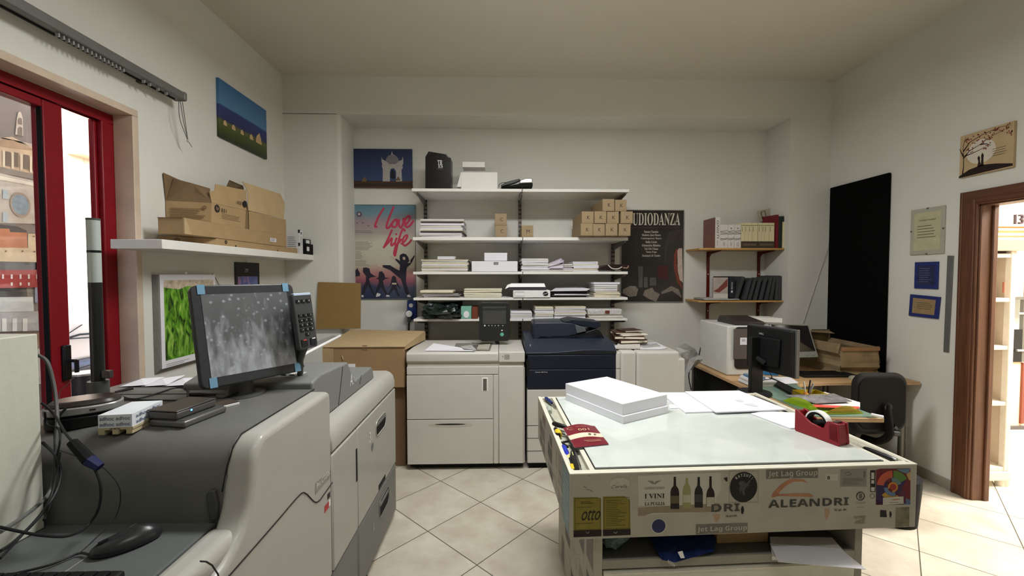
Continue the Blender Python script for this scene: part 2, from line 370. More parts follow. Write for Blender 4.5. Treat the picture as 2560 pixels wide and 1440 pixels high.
# next room shell
m = MB(); m.box((XR+.12, 5.2, 0), (9, 5.3, 3.4)); struct(m, 'wall_next_room_back', M('bright_wall', (240, 236, 226), .9, var=.01))
m = MB().box((8.9, -2.6, 0), (9, 5.2, 3.4)); struct(m, 'wall_next_room_side', MATS['bright_wall'])
m = MB().box((XR+.12, -2.7, 0), (9, -2.6, 3.4)); struct(m, 'wall_next_room_front', MATS['bright_wall'])
m = MB().box((XR+.12, -2.6, 3.4), (9, 5.3, 3.5)); struct(m, 'ceiling_next_room', MATS['bright_wall'])

# outside: street, pale stone house over the way
struct(MB().poly([(-14, -8, -.12), (-2.35, -8, -.12), (-2.35, 16, -.12), (-14, 16, -.12)]), 'ground', M('street_paving', (168, 160, 148), .85, var=.1, vscale=6))
st = stone_mat('pale_stone', (236, 222, 206), (228, 212, 194), .9, .42, (205, 188, 170))
m = MB().box((-6.2, -6, -.12), (-5.2, 14, 7.5)); wl = m.build('stone_house', st); tag(wl, 'pale sunlit stone house wall across the street, seen through the window', 'building')
m = MB().prism([(-5.2, 5.2, 3.05), (-5.2, 5.8, 3.05), (-5.2, 5.8, 4.6), (-5.2, 5.55, 4.6), (-5.2, 5.25, 3.7)], (.18, 0, 0)); m.build('stone_bracket', M('shaded_stone', (206, 176, 146), .9), wl)

# ================================================================== LEFT WALL OBJECTS
# curtain rail
t = thing('curtain_rail', 'long grey blind rail mounted on the wall above the red window', 'curtain rail', (XL+.1, 2.0, 2.7))
rail_grey = M('rail_grey', (112, 112, 108), .45, metal=.3, var=.05)
RZ = 2.705
MB().box((XL+.045, .2, RZ), (XL+.115, 2.74, RZ+.05)).build('rail', rail_grey, t, bevel=.006)
MB().box((XL+.06, .2, RZ-.006), (XL+.072, 2.72, RZ+.001)).build('rail_slot', dull_black, t)
for y in (2.52, 1.6, .7): MB().box((XL+.001, y, RZ+.012), (XL+.05, y+.03, RZ+.056)).build('bracket', dark_steel, t, bevel=.003)
MB().box((XL+.04, 2.735, RZ-.004), (XL+.12, 2.765, RZ+.054)).build('end_cap', rail_grey, t, bevel=.012, seg=3)
for y in [2.0+i*.022 for i in range(16)]+[2.46, 2.5, 2.56, 2.62]: MB().box((XL+.085, y, RZ-.018), (XL+.1, y+.007, RZ+.002)).build('runner', M('runner_grey', (150, 150, 146), .5), t)
a = aX(447, 250, XL+.08); b = aX(470, 352, XL+.08); c_ = aX(480, 368, XL+.08)
for dx, bow in ((0, -.03), (.012, .0), (.03, .015)):
    MB().tube([a+V(0, dx, 0), a.lerp(b, .5)+V(0, bow, 0), b], .0022, 5, smooth_path=6).build('pull_cord', cable_g, t)
MB().ball(b, .008, .008, .011, 8, 6).build('cord_knob', M('clear_knob', (190, 186, 178), .3), t); MB().tube([b, c_], .002, 5).build('pull_cord', cable_g, t)

# canvas photograph with stone huts
def plane_quad(mb, P, pts, n, off, mi=0): return mb.poly([Vector(p)+Vector(n)*off for p in pts], mi)
y0, y1, z0, z1 = 3.214, 3.846, 2.632, 3.065
t = thing('canvas_picture', 'canvas photo of stone huts in a green field under blue sky on the left wall', 'picture', (XL, (y0+y1)/2, z0))
mt = ramp_mat('huts_photo', [(0, (34, 44, 24)), (.18, (70, 82, 34)), (.30, (88, 92, 44)), (.335, (42, 46, 92)), (.55, (38, 58, 122)), (.58, (80, 128, 168)), (1, (58, 108, 158))], 2, 0, z1-z0, .5, .04, 5)
MB().box((XL, y0, z0), (XL+.022, y1, z1)).build('canvas', mt, t, bevel=.002)
for yy, s in ((.10, .8), (.26, .85), (.43, .8), (.63, .95), (.80, 1.6)):
    c = V(XL+.0226, y0+yy*(y1-y0), z0+.235*(z1-z0)); h = .045*s
    MB().poly([c+V(0, -h*.6, 0), c+V(0, h*.6, 0), c+V(0, h*.5, h*.6), c+V(0, h*.15, h*(1.1 if s < 1.5 else 1.3)), c+V(0, -h*.2, h*1.0), c+V(0, -h*.5, h*.7)]).build('printed_hut', M('hut_tan', (196, 168, 124), .6, var=.15, vscale=60), t)
# shadowed little hay bale
# floating shelf
ST = 1.792
def sh_top(y): return ST
tag(MB().box((XL+.001, 2.33, 1.74), (-1.843, YF-.002, ST)).build('floating_shelf', white_lac, bevel=.003), 'long white floating shelf on the left wall holding cardboard boxes', 'shelf')
LU, LV = V(0, 1, 0), V(0, 0, 1)   # reading direction / up for faces that look +x
def brandmark(parent, c, u, v, r, dark, light):
    n = Vector(u).normalized().cross(Vector(v).normalized())
    o = disc(MB(), c, u, v, r, 24, off=.0008).build('logo_disc', dark, parent)
    text('hp', Vector(c)+n*.0006, u, v, r*1.1, r*1.3, light, o, 'logo_letters', shear=.35)
# lower flat box
g = 'cardboard boxes on the left wall shelf'
XF = -1.87
def gX(x, y, X=XF, off=0): return aX(x, y, X)+V(off, 0, 0)
t = thing('cardboard_box', 'flat long cardboard box lying directly on the white shelf, under the longer box', 'box', (-1.98, 3.0, ST), g)
zA = ST+.001
MB().prism([(-2.10, 2.63, zA), (XF, 2.81, zA), (XF, 3.90, zA), (-2.10, 3.90, zA)], (0, 0, .045)).build('carton', cardboard, t, bevel=.002)
brandmark(t, V(XF+.0005, 2.90, zA+.027), LU, LV, .013, ink, cardboard)
brandmark(t, (-2.03, 2.6848, zA+.025), V(.787, .616, 0), LV, .014, M('brown_print', (126, 98, 70), .8, var=0), cardboard)
for y in (3.0, 3.55): MB().box((XF-.002, y, zA+.001), (XF+.0015, y+.012, zA+.013)).build('hand_hole', ink, t)
zB = zA+.0465
t = thing('cardboard_box', 'longest flat cardboard box with an opened near end, stacked on the flat box', 'box', (-1.95, 3.0, zB), g)
y0, y1, HB = 2.52, 3.70, .095
MB().box((-2.015, y0, zB), (XF+.004, y1, zB+HB)).build('carton', cardboard, t, bevel=.002)
MB().prism([(XF+.0045, y0+.001, zB), (XF+.0045, y0+.06, zB), (XF+.0045, y0+.012, zB+HB*.97), (XF+.0045, y0+.001, zB+HB)], (.003, 0, 0)).build('end_flap', card_pale, t)
MB().box((-2.015, y0-.004, zB+HB-.002), (XF, y0+.02, zB+HB+.001)).build('end_flap', card_dark, t)
MB().box((XF+.004, 3.44, zB+.028), (XF+.0055, 3.53, zB+.058)).build('address_label', paper, t)
lines(MB(), V(XF+.0056, 3.485, zB+.043), LU, LV, .07, .02, 3).build('printed_lines', ink, t)
# open carton (left) with 831 print
t = thing('open_carton', 'open cardboard carton with raised brown flaps and round black logo', 'box', (-1.98, 2.85, zB+HB), g)
zc = zB+HB+.001
def wallq(name, q, mat_, th=.004): 
    n_ = (Vector(q[1])-Vector(q[0])).cross(Vector(q[2])-Vector(q[0])).normalized()*-th; return MB().prism(q, n_).build(name, mat_, t)
def at0(x, y, X=XF): p = gX(x, y, X); return p
fa, fb, fc, fd_ = gX(528, 555), gX(612, 570), gX(614, 526), gX(529, 507.5); fa.z = fb.z = zc
sa, sb_ = V(-2.112, 2.71, zc), V(-2.112, 2.71, 2.066)
wallq('carton_wall', [fa, fb, fc, fd_], cardboard); wallq('carton_wall', [sa, fa, fd_, sb_], cardboard); wallq('carton_wall', [V(-2.11, 3.08, zc), fb, fc, V(-2.11, 3.08, 2.06)], cardboard); wallq('carton_wall', [sa, V(-2.11, 3.08, zc), V(-2.11, 3.08, 2.06), sb_], cardboard)
wallq('raised_flap', [sb_, fd_, gX(524.5, 471, -1.90), gX(480, 458, -1.99), gX(434, 446, -2.10)], card_dark)
wallq('raised_flap', [sb_+V(0, .0, 0), sb_+V(0, .40, 0), sb_+V(.01, .38, .12), sb_+V(.005, -.02, .17)], card_dark)
wallq('raised_flap', [gX(530, 507), gX(616, 526), gX(616.5, 475.6, -1.89), gX(588, 470.5, -1.89), gX(538.6, 460, -1.89), gX(537.5, 476.7, -1.885), gX(524, 478, -1.885)], cardboard)
brandmark(t, gX(542.5, 521.5, XF, .0006), LU, LV, .026, ink, cardboard)
text('831', gX(559, 527, XF, .0006), LU, LV, .052, .027, ink, t)
lines(MB(), gX(580, 545, XF, .0006), LU, V(0, .0, 1), .22, .04, 4).build('printed_lines', MATS['brown_print'], t)
us = (fa-sa).normalized(); lines(MB(), sa.lerp(fa, .5)+V(0, -.0052, .055), us, LV, .2, .07, 5).build('printed_lines', MATS['brown_print'], t)
brandmark(t, sa.lerp(fa, .87)+V(0, -.0052, .095), us, LV, .012, MATS['brown_print'], cardboard)
text('831', gX(596, 507, -1.8725, .006), -LU, -LV, .05, .024, ink, t); disc(MB(), gX(610, 510, -1.8725, .008), LU, LV, .024, 22).build('logo_disc', ink, t)
# right open carton
t = thing('open_carton', 'plain open cardboard carton with a tall pale flap beside the logo carton', 'box', (-1.98, 3.35, zB+HB), g)
fa, fb, fc, fd_ = gX(622, 573), gX(715, 589), gX(714, 549), gX(621, 527.5); fa.z = fb.z = zc
ba, bb, bc, bd = [V(-2.11, p.y, p.z) for p in (fa, fb, fc, fd_)]
wallq('carton_wall', [fa, fb, fc, fd_], cardboard); wallq('carton_wall', [ba, fa, fd_, bd], cardboard); wallq('carton_wall', [bb, fb, fc, bc], cardboard); wallq('carton_wall', [ba, bb, bc, bd], cardboard)
wallq('raised_flap', [gX(621, 526), gX(710, 547), gX(712, 507.4, -1.885), gX(701.6, 485, -1.90), gX(606, 454, -1.90), gX(620, 478, -1.885)], card_pale)
wallq('raised_flap', [bd, fd_, gX(607, 464, -1.92), gX(573, 449.6, -2.05)], card_dark)
# cartridge boxes at the far end
def printed_box(label, y0, y1, z0, h, x0, x1, mat_, cat='box', name='cartridge_box'):
    t = thing(name, label, cat, ((x0+x1)/2, (y0+y1)/2, z0)); MB().box((x0, y0, z0), (x1, y1, z0+h)).build('carton', mat_, t, bevel=.0015); return t
zz = sh_top(3.9)+.002
t = printed_box('tall white and grey printer cartridge box standing beside the cartons on the shelf', 3.926, 3.99, zz, .215, -1.99, -1.862, M('white_carton', (214, 214, 214), .6))
brandmark(t, V(-1.8612, 3.958, zz+.19), LU, LV, .012, ink, MATS['white_carton'])
lines(MB(), V(-1.8612, 3.958, zz+.12), LU, LV, .03, .08, 6).build('printed_lines', M('grey_print', (130, 130, 130), .8, var=0), t)
m = MB(); 
for k in (.07, .19): m.box((-1.875, 3.9245, zz+k), (-1.8615, 3.936, zz+k+.03))
m.build('printed_block', ink, t); lines(MB(), V(-1.93, 3.9258, zz+.1), V(1, 0, 0), LV, .08, .12, 7).build('printed_lines', MATS['grey_print'], t)
t = printed_box('black printed ink cartridge box, lower of two at the far end of the shelf', 4.02, 4.165, sh_top(4.1)+.001, .10, -1.99, -1.845, dull_black)
MB().box((-1.8448, 4.03, zz+.03), (-1.8435, 4.08, zz+.07)).build('printed_block', white_pl, t)
t = printed_box('black ink cartridge box with white band, upper of two at the shelf end', 4.02, 4.15, sh_top(4.1)+.102, .045, -1.98, -1.86, black)
MB().box((-1.8598, 4.05, zz+.105), (-1.8585, 4.12, zz+.135)).build('printed_block', white_pl, t)
# small things on the left wall below the shelf
def pin(p, parent=None):
    o = MB().ball(p, .009, .006, .009, 8, 6).build('wall_hook', white_pl, parent); return o
# wall calendar with grass
y0, y1, zt, zb_ = 2.605, 3.1, 1.6, .99
t = thing('wall_calendar', 'large wall calendar showing bright green grass, hanging below the shelf', 'calendar', (XL, 2.85, zt))
m = MB()
for i in range(9): m.box((XL+.004+i*.0035, y0-.012+i*.001, zb_+.004*i), (XL+.0062+i*.0035, y1, zt))
m.build('page_stack', M('page_edges', (150, 148, 142), .8), t)
MB().box((XL+.037, y0, zb_+.03), (XL+.039, y1, zt)).build('page', paper, t)
gy0, gy1, gz0, gz1 = y0+.028, y1-.02, 1.065, zt-.035
gm = bpy.data.materials.new('grass_photo'); gm.use_nodes = True; n = gm.node_tree.nodes; L = gm.node_tree.links
tc = n.new('ShaderNodeTexCoord'); mp = n.new('ShaderNodeMapping'); mp.inputs['Scale'].default_value = (1, 17, 6); nz = n.new('ShaderNodeTexNoise'); nz.inputs['Scale'].default_value = 1.5; nz.inputs['Detail'].default_value = 8; nz.inputs['Distortion'].default_value = 1.2
rr = n.new('ShaderNodeValToRGB'); e = rr.color_ramp.elements; e[0].position = .35; e[0].color = (lin(26), lin(48), lin(10), 1); e[1].position = .72; e[1].color = (lin(168), lin(200), lin(96), 1); q = e.new(.52); q.color = (lin(92), lin(152), lin(34), 1)
L.new(tc.outputs['Object'], mp.inputs[0]); L.new(mp.outputs[0], nz.inputs['Vector']); L.new(nz.outputs['Fac'], rr.inputs['Fac']); L.new(rr.outputs['Color'], n['Principled BSDF'].inputs['Base Color']); n['Principled BSDF'].inputs['Roughness'].default_value = .4
X = XL+.0396
MB().poly([(X, gy0, gz0), (X, gy1, gz0), (X, gy1, gz1), (X, gy0, gz1)]).build('printed_photo', gm, t)
MB().poly([(X+.0004, gy0, gz1-.045), (X+.0004, gy0+.12, gz1-.06), (X+.0004, gy0+.2, gz1-.04), (X+.0004, gy0+.3, gz1-.055), (X+.0004, gy1, gz1-.04), (X+.0004, gy1, gz1), (X+.0004, gy0, gz1)]).build('printed_background', M('blurred_cream', (198, 182, 160), .5, var=.35, vscale=30), t)
m = MB()
for k in range(46):
    cy_, cz_ = random.uniform(gy0+.03, gy0+.30), random.uniform(gz0+.02, gz0+.14); a = random.uniform(-1.4, 1.4); l = random.uniform(.03, .07)
    p = V(X+.0006, cy_, cz_); q = p+V(0, math.sin(a)*l, math.cos(a)*l); dv = V(0, .0011, 0)
    q.y = min(max(q.y, gy0), gy1); m.poly([p-dv, p+dv, q])
m.build('printed_grass_blades', M('blade_green', (150, 178, 108), .5, var=.2), t)
lines(MB(), V(X, y0+.13, 1.035), LU, LV, .2, .022, 2, thick=.25).build('printed_lines', M('grey_print'), t)
pin(V(XL+.045, 2.81, zt+.01), t)
# small dark calendar
t = thing('small_calendar', 'small black calendar with blue pink photo, hanging under the shelf above the monitor', 'calendar', (XL, 3.54, 1.7))
y0, y1 = 3.38, 3.71
MB().box((XL+.002, y0, 1.35), (XL+.009, y1, 1.70)).build('backing_card', M('slate_card', (48, 46, 50), .6), t)
bm_ = ramp_mat('blue_pink_photo', [(0, (150, 110, 150)), (.3, (70, 92, 160)), (.5, (168, 128, 168)), (.75, (76, 100, 170)), (1, (110, 120, 180))], 1, -.15, .15, .4, 1.2, 14)
MB().poly([(XL+.0096, y0+.03, 1.38), (XL+.0096, y1-.03, 1.38), (XL+.0096, y1-.03, 1.585), (XL+.0096, y0+.03, 1.585)]).build('printed_photo', bm_, t)
text('ZM', V(XL+.0096, 3.525, 1.635), LU, LV, .045, .028, M('silver_print', (190, 190, 190), .5, var=0), t); pin(V(XL+.012, 3.53, 1.708), t)
# string loop of something hanging behind the monitor
t = thing('hanging_string', 'thin string triangle on a nail, hanging between the two calendars', 'string', (XL, 3.14, 1.61))
p = aX(533, 684, XL+.006); q1 = aX(510, 722, XL+.012); q2 = aX(553, 722, XL+.012)
MB().tube([q1, p, q2], .0025, 5).build('string', M('twine', (120, 96, 70), .9), t); pin(p, t)
MB().tube([q1, q1.lerp(q2, .5)+V(0, 0, -.012), q2], .006, 6).build('hanger_rod', brownwood, t)

# ================================================================== LARGE GREY PRINTING PRESS (left foreground)
FXP = -.70
press = thing('printing_press', 'large grey production printer with dark top and light curved front cover, left foreground', 'printer', (-1.1, 1.3, 0))
def mkprism(pts_yz, x0, x1): return MB().prism([(x0, y, z) for y, z in pts_yz], (x1-x0, 0, 0))
# dark body: profile in y-z, rounded shoulder facing the camera
prof = [(1.175, .0), (1.175, .98), (1.18, 1.03), (1.193, 1.07), (1.215, 1.10), (1.25, 1.121), (1.30, 1.13), (1.72, 1.13), (1.72, 0)]
mkprism(prof, -1.60, -.765).build('body', M('press_dark_top', (98, 98, 94), .42, var=.03), press, bevel=.004, smooth=True)
MB().box((-1.70, 1.2, 0), (-1.60, 1.72, 1.10)).build('rear_housing', cover_dark, press, bevel=.01)
# top edge detail at rear
m = MB().box((-1.66, 1.66, 1.1302), (-.98, 1.664, 1.132)); m.build('top_seam', seam, press)
# ledge
MB().box((-1.70, .12, .0), (-.80, 1.175, .905)).build('lower_body', M('press_ledge', (88, 92, 91), .45, var=.03), press, bevel=.004)
MB().box((-1.02, .12, .9052), (-1.017, 1.172, .9065)).build('ledge_seam', M('seam_light', (140, 140, 134), .5), press)
# light front cover, near edge sweeping down to the ledge
e = [(1.235, 1.128), (1.20, 1.10), (1.185, 1.06), (1.172, 1.0), (1.16, .955), (1.148, .93), (1.13, .905), (1.10, .882), (1.06, .862), (1.0, .848), (.9, .842), (.12, .842), (.12, .35), (1.722, .35), (1.722, 1.09), (1.715, 1.115), (1.70, 1.128)]
mkprism(e, -.783, FXP).build('front_cover', cover_grey, press, bevel=.034, seg=6)
MB().prism([(-.806, y, .842) for y in (.12,)]+[(-.806, .12, .908), (-.806, 1.16, .908), (-.806, 1.16, .842)], (.09, 0, 0)).build('ledge_trim', cover_grey, press, bevel=.03, seg=5)
MB().box((-.80, .12, .0), (FXP-.006, 1.72, .352)).build('lower_front', cover_dark, press, bevel=.01)
# recessed grip beside the cover edge
MB().prism([(-.812, 1.1745, .915), (-.792, 1.1745, .915), (-.79, 1.1745, .96), (-.797, 1.1745, 1.0), (-.812, 1.1745, 1.0), (-.822, 1.1745, .985)], (0, -.012, 0)).build('release_grip', charcoal, press, bevel=.004)
# seams
sm = MB().tube([(-.766, 1.72, 1.1305), (-.766, 1.24, 1.1305), (-.768, 1.205, 1.108), (-.774, 1.185, 1.06), (-.784, 1.176, .99)], .0022, 5); sm.build('cover_seam', seam, press)
xx = FXP+.0006
pts = [aX(px, py, xx) for px, py in ((560, 1454), (640, 1363), (700, 1294), (738, 1249), (748, 1238.5), (754, 1233), (760, 1231), (768, 1236), (778, 1247), (785, 1254), (792, 1256), (800, 1250), (831, 1206))]
MB().tube(pts, .0022, 5).build('door_seam', seam, press)
pts = [aX(px, py, FXP-.004) for px, py in ((501, 1403), (515, 1404), (530, 1413), (545, 1436), (548, 1450))]
MB().tube(pts, .002, 5).build('cover_seam', seam, press)
# name badge and small stickers on the cover
def fquad(name, pxs, X, mat_, parent, off=.0008):
    return MB().poly([aX(px, py, X)+V(off, 0, 0) for px, py in pxs]).build(name, mat_, parent)
fquad('name_badge', ((788, 1208), (826, 1175), (826, 1193), (788, 1237)), FXP, M('badge_grey', (140, 137, 130), .5), press)
c = (aX(788, 1222, FXP)+aX(826, 1184, FXP))/2+V(.001, 0, 0)
cc_, dd_ = aX(792, 1216, FXP), aX(823, 1182, FXP)
text('Pro C7200s', (aX(790, 1212, FXP)+aX(824, 1188, FXP))/2+V(.001, 0, .004), LU, LV, abs(aX(825, 1185, FXP).y-aX(790, 1215, FXP).y)*.9, .02, white_pl, press)
fquad('sticker', ((811, 1266), (822, 1252), (822, 1268), (811, 1284)), FXP, M('red_sticker', (176, 54, 54), .5), press)
fquad('sticker', ((821, 1252), (826, 1246), (826, 1262), (821, 1268)), FXP, white_pl, press)
fquad('sticker', ((818, 1236), (825, 1228), (825, 1242), (818, 1250)), FXP, ink, press)

# ------------------------------------------------ paper feed unit behind it
feed = thing('paper_feed_unit', 'light grey large capacity paper unit with two oval door handles, beyond the press cover', 'printer', (-.93, 2.25, 0))
Y0, Y1, XI = 1.727, 2.752, -1.18
MB().box((XI, Y0, .04), (FXP-.012, Y1, .88)).build('body', cover_grey, feed, bevel=.01)
MB().prism([(XI, Y0, .86), (FXP-.002, Y0, .86), (FXP-.002, Y0, .905), (FXP-.012, Y0, .94), (FXP-.03, Y0, .96), (FXP-.055, Y0, .97), (XI, Y0, .97)], (0, Y1-Y0, 0)).build('top_lid', cover_grey, feed, bevel=.008, smooth=True)
MB().box((FXP-.013, Y0, .36), (FXP, 2.022, .852)).build('side_door', cover_grey, feed, bevel=.008)
MB().box((FXP-.013, 2.027, .36), (FXP, Y1, .852)).build('tray_door', cover_grey, feed, bevel=.008)
MB().box((FXP-.02, Y0, .04), (FXP-.004, 2.022, .354)).build('lower_door', cover_dark, feed, bevel=.008)
MB().box((FXP-.02, 2.027, .04), (FXP, Y1, .354)).build('lower_door', cover_dark, feed, bevel=.012)
for y, z in ((2.42, .735), (2.47, .25)):
    pts = rrect((FXP+.0005, y, z), LU, LV, .20, .085 if z > .5 else .1, .035, 6)
    MB().poly(pts).build('handle_recess', dull_black, feed)
    o = MB().tube([Vector(p)+V(.001, 0, 0) for p in pts]+[Vector(pts[0])+V(.001, 0, 0)], .003, 5); o.build('handle_rim', cover_grey if z > .5 else cover_dark, feed)
    MB().box((FXP-.001, y-.085, z+.012), (FXP+.004, y+.085, z+.034)).build('handle', cover_dark, feed, bevel=.002)
MB().box((FXP-.002, 2.0, .60), (FXP+.002, 2.02, .76)).build('door_grip', seam, feed, bevel=.004)
MB().box((FXP-.002, 2.36, .37), (FXP+.001, 2.5, .40)).build('slot', seam, feed)
MB().cyl((FXP-.001, 2.255, .667), (FXP+.0012, 2.255, .667), .022, 20).build('label_plate', cover_dark, feed)
text('3.', (FXP+.0006, 2.225, .735), LU, LV, .04, .055, white_pl, feed, off=.001); text('4.', (FXP+.0006, 2.26, .22), LU, LV, .04, .055, M('pale_grey_print', (170, 170, 166), .6), feed, off=.001)
# bypass feeder housing marked A.
hx = -.775
byp = thing('bypass_feeder', 'dark grey wedge-shaped sheet feeder marked with a white A, behind the monitor', 'printer', (-1.0, 2.1, .97))
hp = [(1.725, .972), (1.725, 1.155), (1.80, 1.172), (2.12, 1.158), (2.20, 1.055), (2.23, 1.035), (2.26, 1.04), (2.50, 1.05), (2.53, 1.03), (2.55, .972)]
mkprism(hp, -1.30, hx).build('housing', M('feeder_grey', (118, 119, 117), .42, var=.02), byp, bevel=.009, seg=3)
MB().box((-1.02, 1.95, 1.163), (-.93, 1.985, 1.172)).build('slot', dull_black, byp)
text('A.', aX(879, 951, hx)+V(0, 0, .005), LU, LV, .045, .062, white_pl, byp, off=.0012)
m = MB()
for i in range(11): m.box((-1.22+i*.035, 1.79, 1.1735), (-1.195+i*.035, 1.83, 1.1755))
m.build('instruction_label', M('label_pale', (186, 186, 180), .6, var=.25, vscale=90), byp)
MB().tube([(hx+.001, 1.99, .98), (hx+.001, 2.05, 1.15)], .0014, 4).build('housing_seam', seam, byp); MB().tube([(hx+.001, 2.29, 1.0), (hx+.001, 2.32, 1.045)], .0014, 4).build('housing_seam', seam, byp)

# ------------------------------------------------ touch monitor
def frame(c, yaw, tilt):
    r = V(math.cos(yaw), math.sin(yaw), 0); n = V(math.sin(yaw), -math.cos(yaw), 0); up = EZ*math.cos(tilt)-n*math.sin(tilt)
    return Vector(c), r, up, r.cross(up).normalized()    # normal towards the viewer
c, r, up, n = frame((-.972, 1.65, 1.378), .956, .233)
W, H_ = .372, .376
mon = thing('touch_monitor', 'tilted black touch monitor with smeared film, painted reflection and blue tape tabs, on the press', 'monitor', (-1.0, 1.66, 1.13))
MB().prism(rrect(c-n*.045, r, up, W-.03, H_-.03, .02), n*.03).build('back_shell', dull_black, mon, bevel=.006)
MB().prism(rrect(c-n*.026, r, up, W, H_, .024, 5), n*.026).build('bezel', M('bezel_film', (52, 53, 56), .32, var=.1, vscale=60), mon, bevel=.005, seg=3)
# screen: smeared protective film, with a bright reflection painted in towards the bottom
fm = bpy.data.materials.new('smeared_screen_reflection'); fm.use_nodes = True; nn = fm.node_tree.nodes; L = fm.node_tree.links; b = nn['Principled BSDF']
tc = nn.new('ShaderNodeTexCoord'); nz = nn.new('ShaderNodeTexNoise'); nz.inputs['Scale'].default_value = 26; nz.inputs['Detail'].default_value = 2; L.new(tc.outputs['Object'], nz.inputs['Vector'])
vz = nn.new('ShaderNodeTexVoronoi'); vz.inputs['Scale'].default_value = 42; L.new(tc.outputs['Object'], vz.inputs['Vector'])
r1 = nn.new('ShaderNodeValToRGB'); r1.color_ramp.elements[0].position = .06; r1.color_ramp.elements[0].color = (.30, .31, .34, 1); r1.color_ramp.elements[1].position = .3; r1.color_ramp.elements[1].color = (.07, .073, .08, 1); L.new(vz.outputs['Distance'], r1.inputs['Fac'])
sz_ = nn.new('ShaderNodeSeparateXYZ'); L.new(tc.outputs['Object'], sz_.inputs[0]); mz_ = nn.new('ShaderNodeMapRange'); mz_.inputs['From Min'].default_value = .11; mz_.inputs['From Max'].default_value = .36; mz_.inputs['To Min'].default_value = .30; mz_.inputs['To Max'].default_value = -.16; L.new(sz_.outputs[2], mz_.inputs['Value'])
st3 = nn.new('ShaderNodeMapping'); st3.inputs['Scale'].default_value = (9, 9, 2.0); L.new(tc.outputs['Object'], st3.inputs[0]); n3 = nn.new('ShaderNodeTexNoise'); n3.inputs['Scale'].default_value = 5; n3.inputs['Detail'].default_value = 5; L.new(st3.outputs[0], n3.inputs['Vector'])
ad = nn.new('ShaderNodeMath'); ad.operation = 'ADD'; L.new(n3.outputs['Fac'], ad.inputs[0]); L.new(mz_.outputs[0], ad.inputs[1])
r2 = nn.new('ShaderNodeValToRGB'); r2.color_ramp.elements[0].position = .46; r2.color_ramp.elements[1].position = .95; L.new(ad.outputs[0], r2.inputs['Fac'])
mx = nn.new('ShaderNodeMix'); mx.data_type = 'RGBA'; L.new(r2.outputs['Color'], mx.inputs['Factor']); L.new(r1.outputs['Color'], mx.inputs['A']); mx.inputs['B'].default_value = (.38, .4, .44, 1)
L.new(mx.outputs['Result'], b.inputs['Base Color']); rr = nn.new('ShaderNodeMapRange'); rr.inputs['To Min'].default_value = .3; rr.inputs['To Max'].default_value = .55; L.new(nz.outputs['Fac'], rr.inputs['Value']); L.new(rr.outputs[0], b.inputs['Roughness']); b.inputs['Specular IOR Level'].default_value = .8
sw, sh = W-.062, H_-.072
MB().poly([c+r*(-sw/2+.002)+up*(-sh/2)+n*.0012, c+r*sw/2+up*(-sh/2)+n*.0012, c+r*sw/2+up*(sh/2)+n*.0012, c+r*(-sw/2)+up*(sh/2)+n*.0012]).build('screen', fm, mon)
tape = M('blue_film_tab', (110, 150, 176), .3, var=.05)
for sx, sy in ((-.41, .455), (.41, .455), (-.40, -.45), (.42, -.45)):
    p = c+r*sx*W+up*sy*H_+n*.0016; MB().obox(p-r*.012-up*.018, r*.024, up*.036, n*.0008).build('tape_tab', tape, mon)
b0 = V(-1.02, 1.655, 1.131)
MB().cyl(b0, b0+V(0, 0, .008), .085, 36, r2=.082).build('base', charcoal, mon, smooth=True)
MB().tube([b0+V(0, 0, .006), b0+V(0, 0, .055), b0+V(.0, 0, .09), c-n*.05-up*.05], [.045, .04, .036, .03], 20).build('neck', charcoal, mon, smooth=True)
for k, dz in ((0, 0), (1, .004)):
    MB().tube([b0+V(.02, -.05, .02), b0+V(-.03, -.10, .004), b0+V(-.12, -.09, .004), b0+V(-.17, -.05, .004+dz)], .004, 6, smooth_path=5).build('cable', cable_m, mon)
# keypad on its arm
kc, kr, kup, kn = frame((-.808, 1.75, 1.408), 1.35, .138)
kp = thing('operator_keypad', 'narrow grey numeric keypad panel standing beside the touch monitor', 'keypad', (-.83, 1.78, 1.13))
KW, KH = .112, .232
kc = kc+kr*.012-kn*.012
MB().prism(rrect(kc-kn*.02, kr, kup, KW, KH, .012, 4), kn*.02).build('body', M('keypad_grey', (62, 63, 65), .4, var=.03), kp, bevel=.004)
MB().obox(kc-kr*KW*.46+kup*KH*.455-kn*.012, kr*KW*.92, kup*KH*.05, kn*.014).build('indicator_strip', M('pale_indicator', (170, 184, 205), .25), kp, bevel=.003)
kb = M('key_black', (30, 31, 33), .4, var=0)
def key(u_, v_, w_, h_, s, ts=.5):
    p = kc+kr*u_*KW+kup*v_*KH; o = MB().obox(p-kr*w_/2-kup*h_/2, kr*w_, kup*h_, kn*.004).build('key', kb, kp, bevel=.001)
    if s: text(s, p+kn*.0045, kr, kup, w_*ts, h_*.5, white_pl, o, 'key_print', fit='h')
for i, (u_, s) in enumerate(((-.28, 'B'), (0, 'C'), (.28, '#'))): key(u_, .36, .024, .014, s)
for j in range(3):
    for i in range(3): key(-.26+.26*i, .10-.085*j, .024, .013, str(j*3+i+1))
for i, s in enumerate(('./*', '0', '#')): key(-.26+.26*i, -.155, .024, .013, s)
key(0, -.24, .026, .013, 'C'); key(-.24, -.385, .035, .03, '', 0); key(.24, -.385, .035, .03, '')
MB().obox(kc+kr*(-.31)*KW-kup*.345*KH+kn*.0045, kr*.02, kup*.004, kn*.0008).build('key_print', M('red_print', (200, 80, 70), .5), kp); MB().obox(kc+kr*.16*KW-kup*.345*KH+kn*.0045, kr*.02, kup*.004, kn*.0008).build('key_print', white_pl, kp)
MB().tube([kc-kn*.012-kup*.10, kc-kn*.05-kup*.16, V(-.86, 1.80, 1.165)], .012, 10, smooth_path=4).build('arm', charcoal, kp)
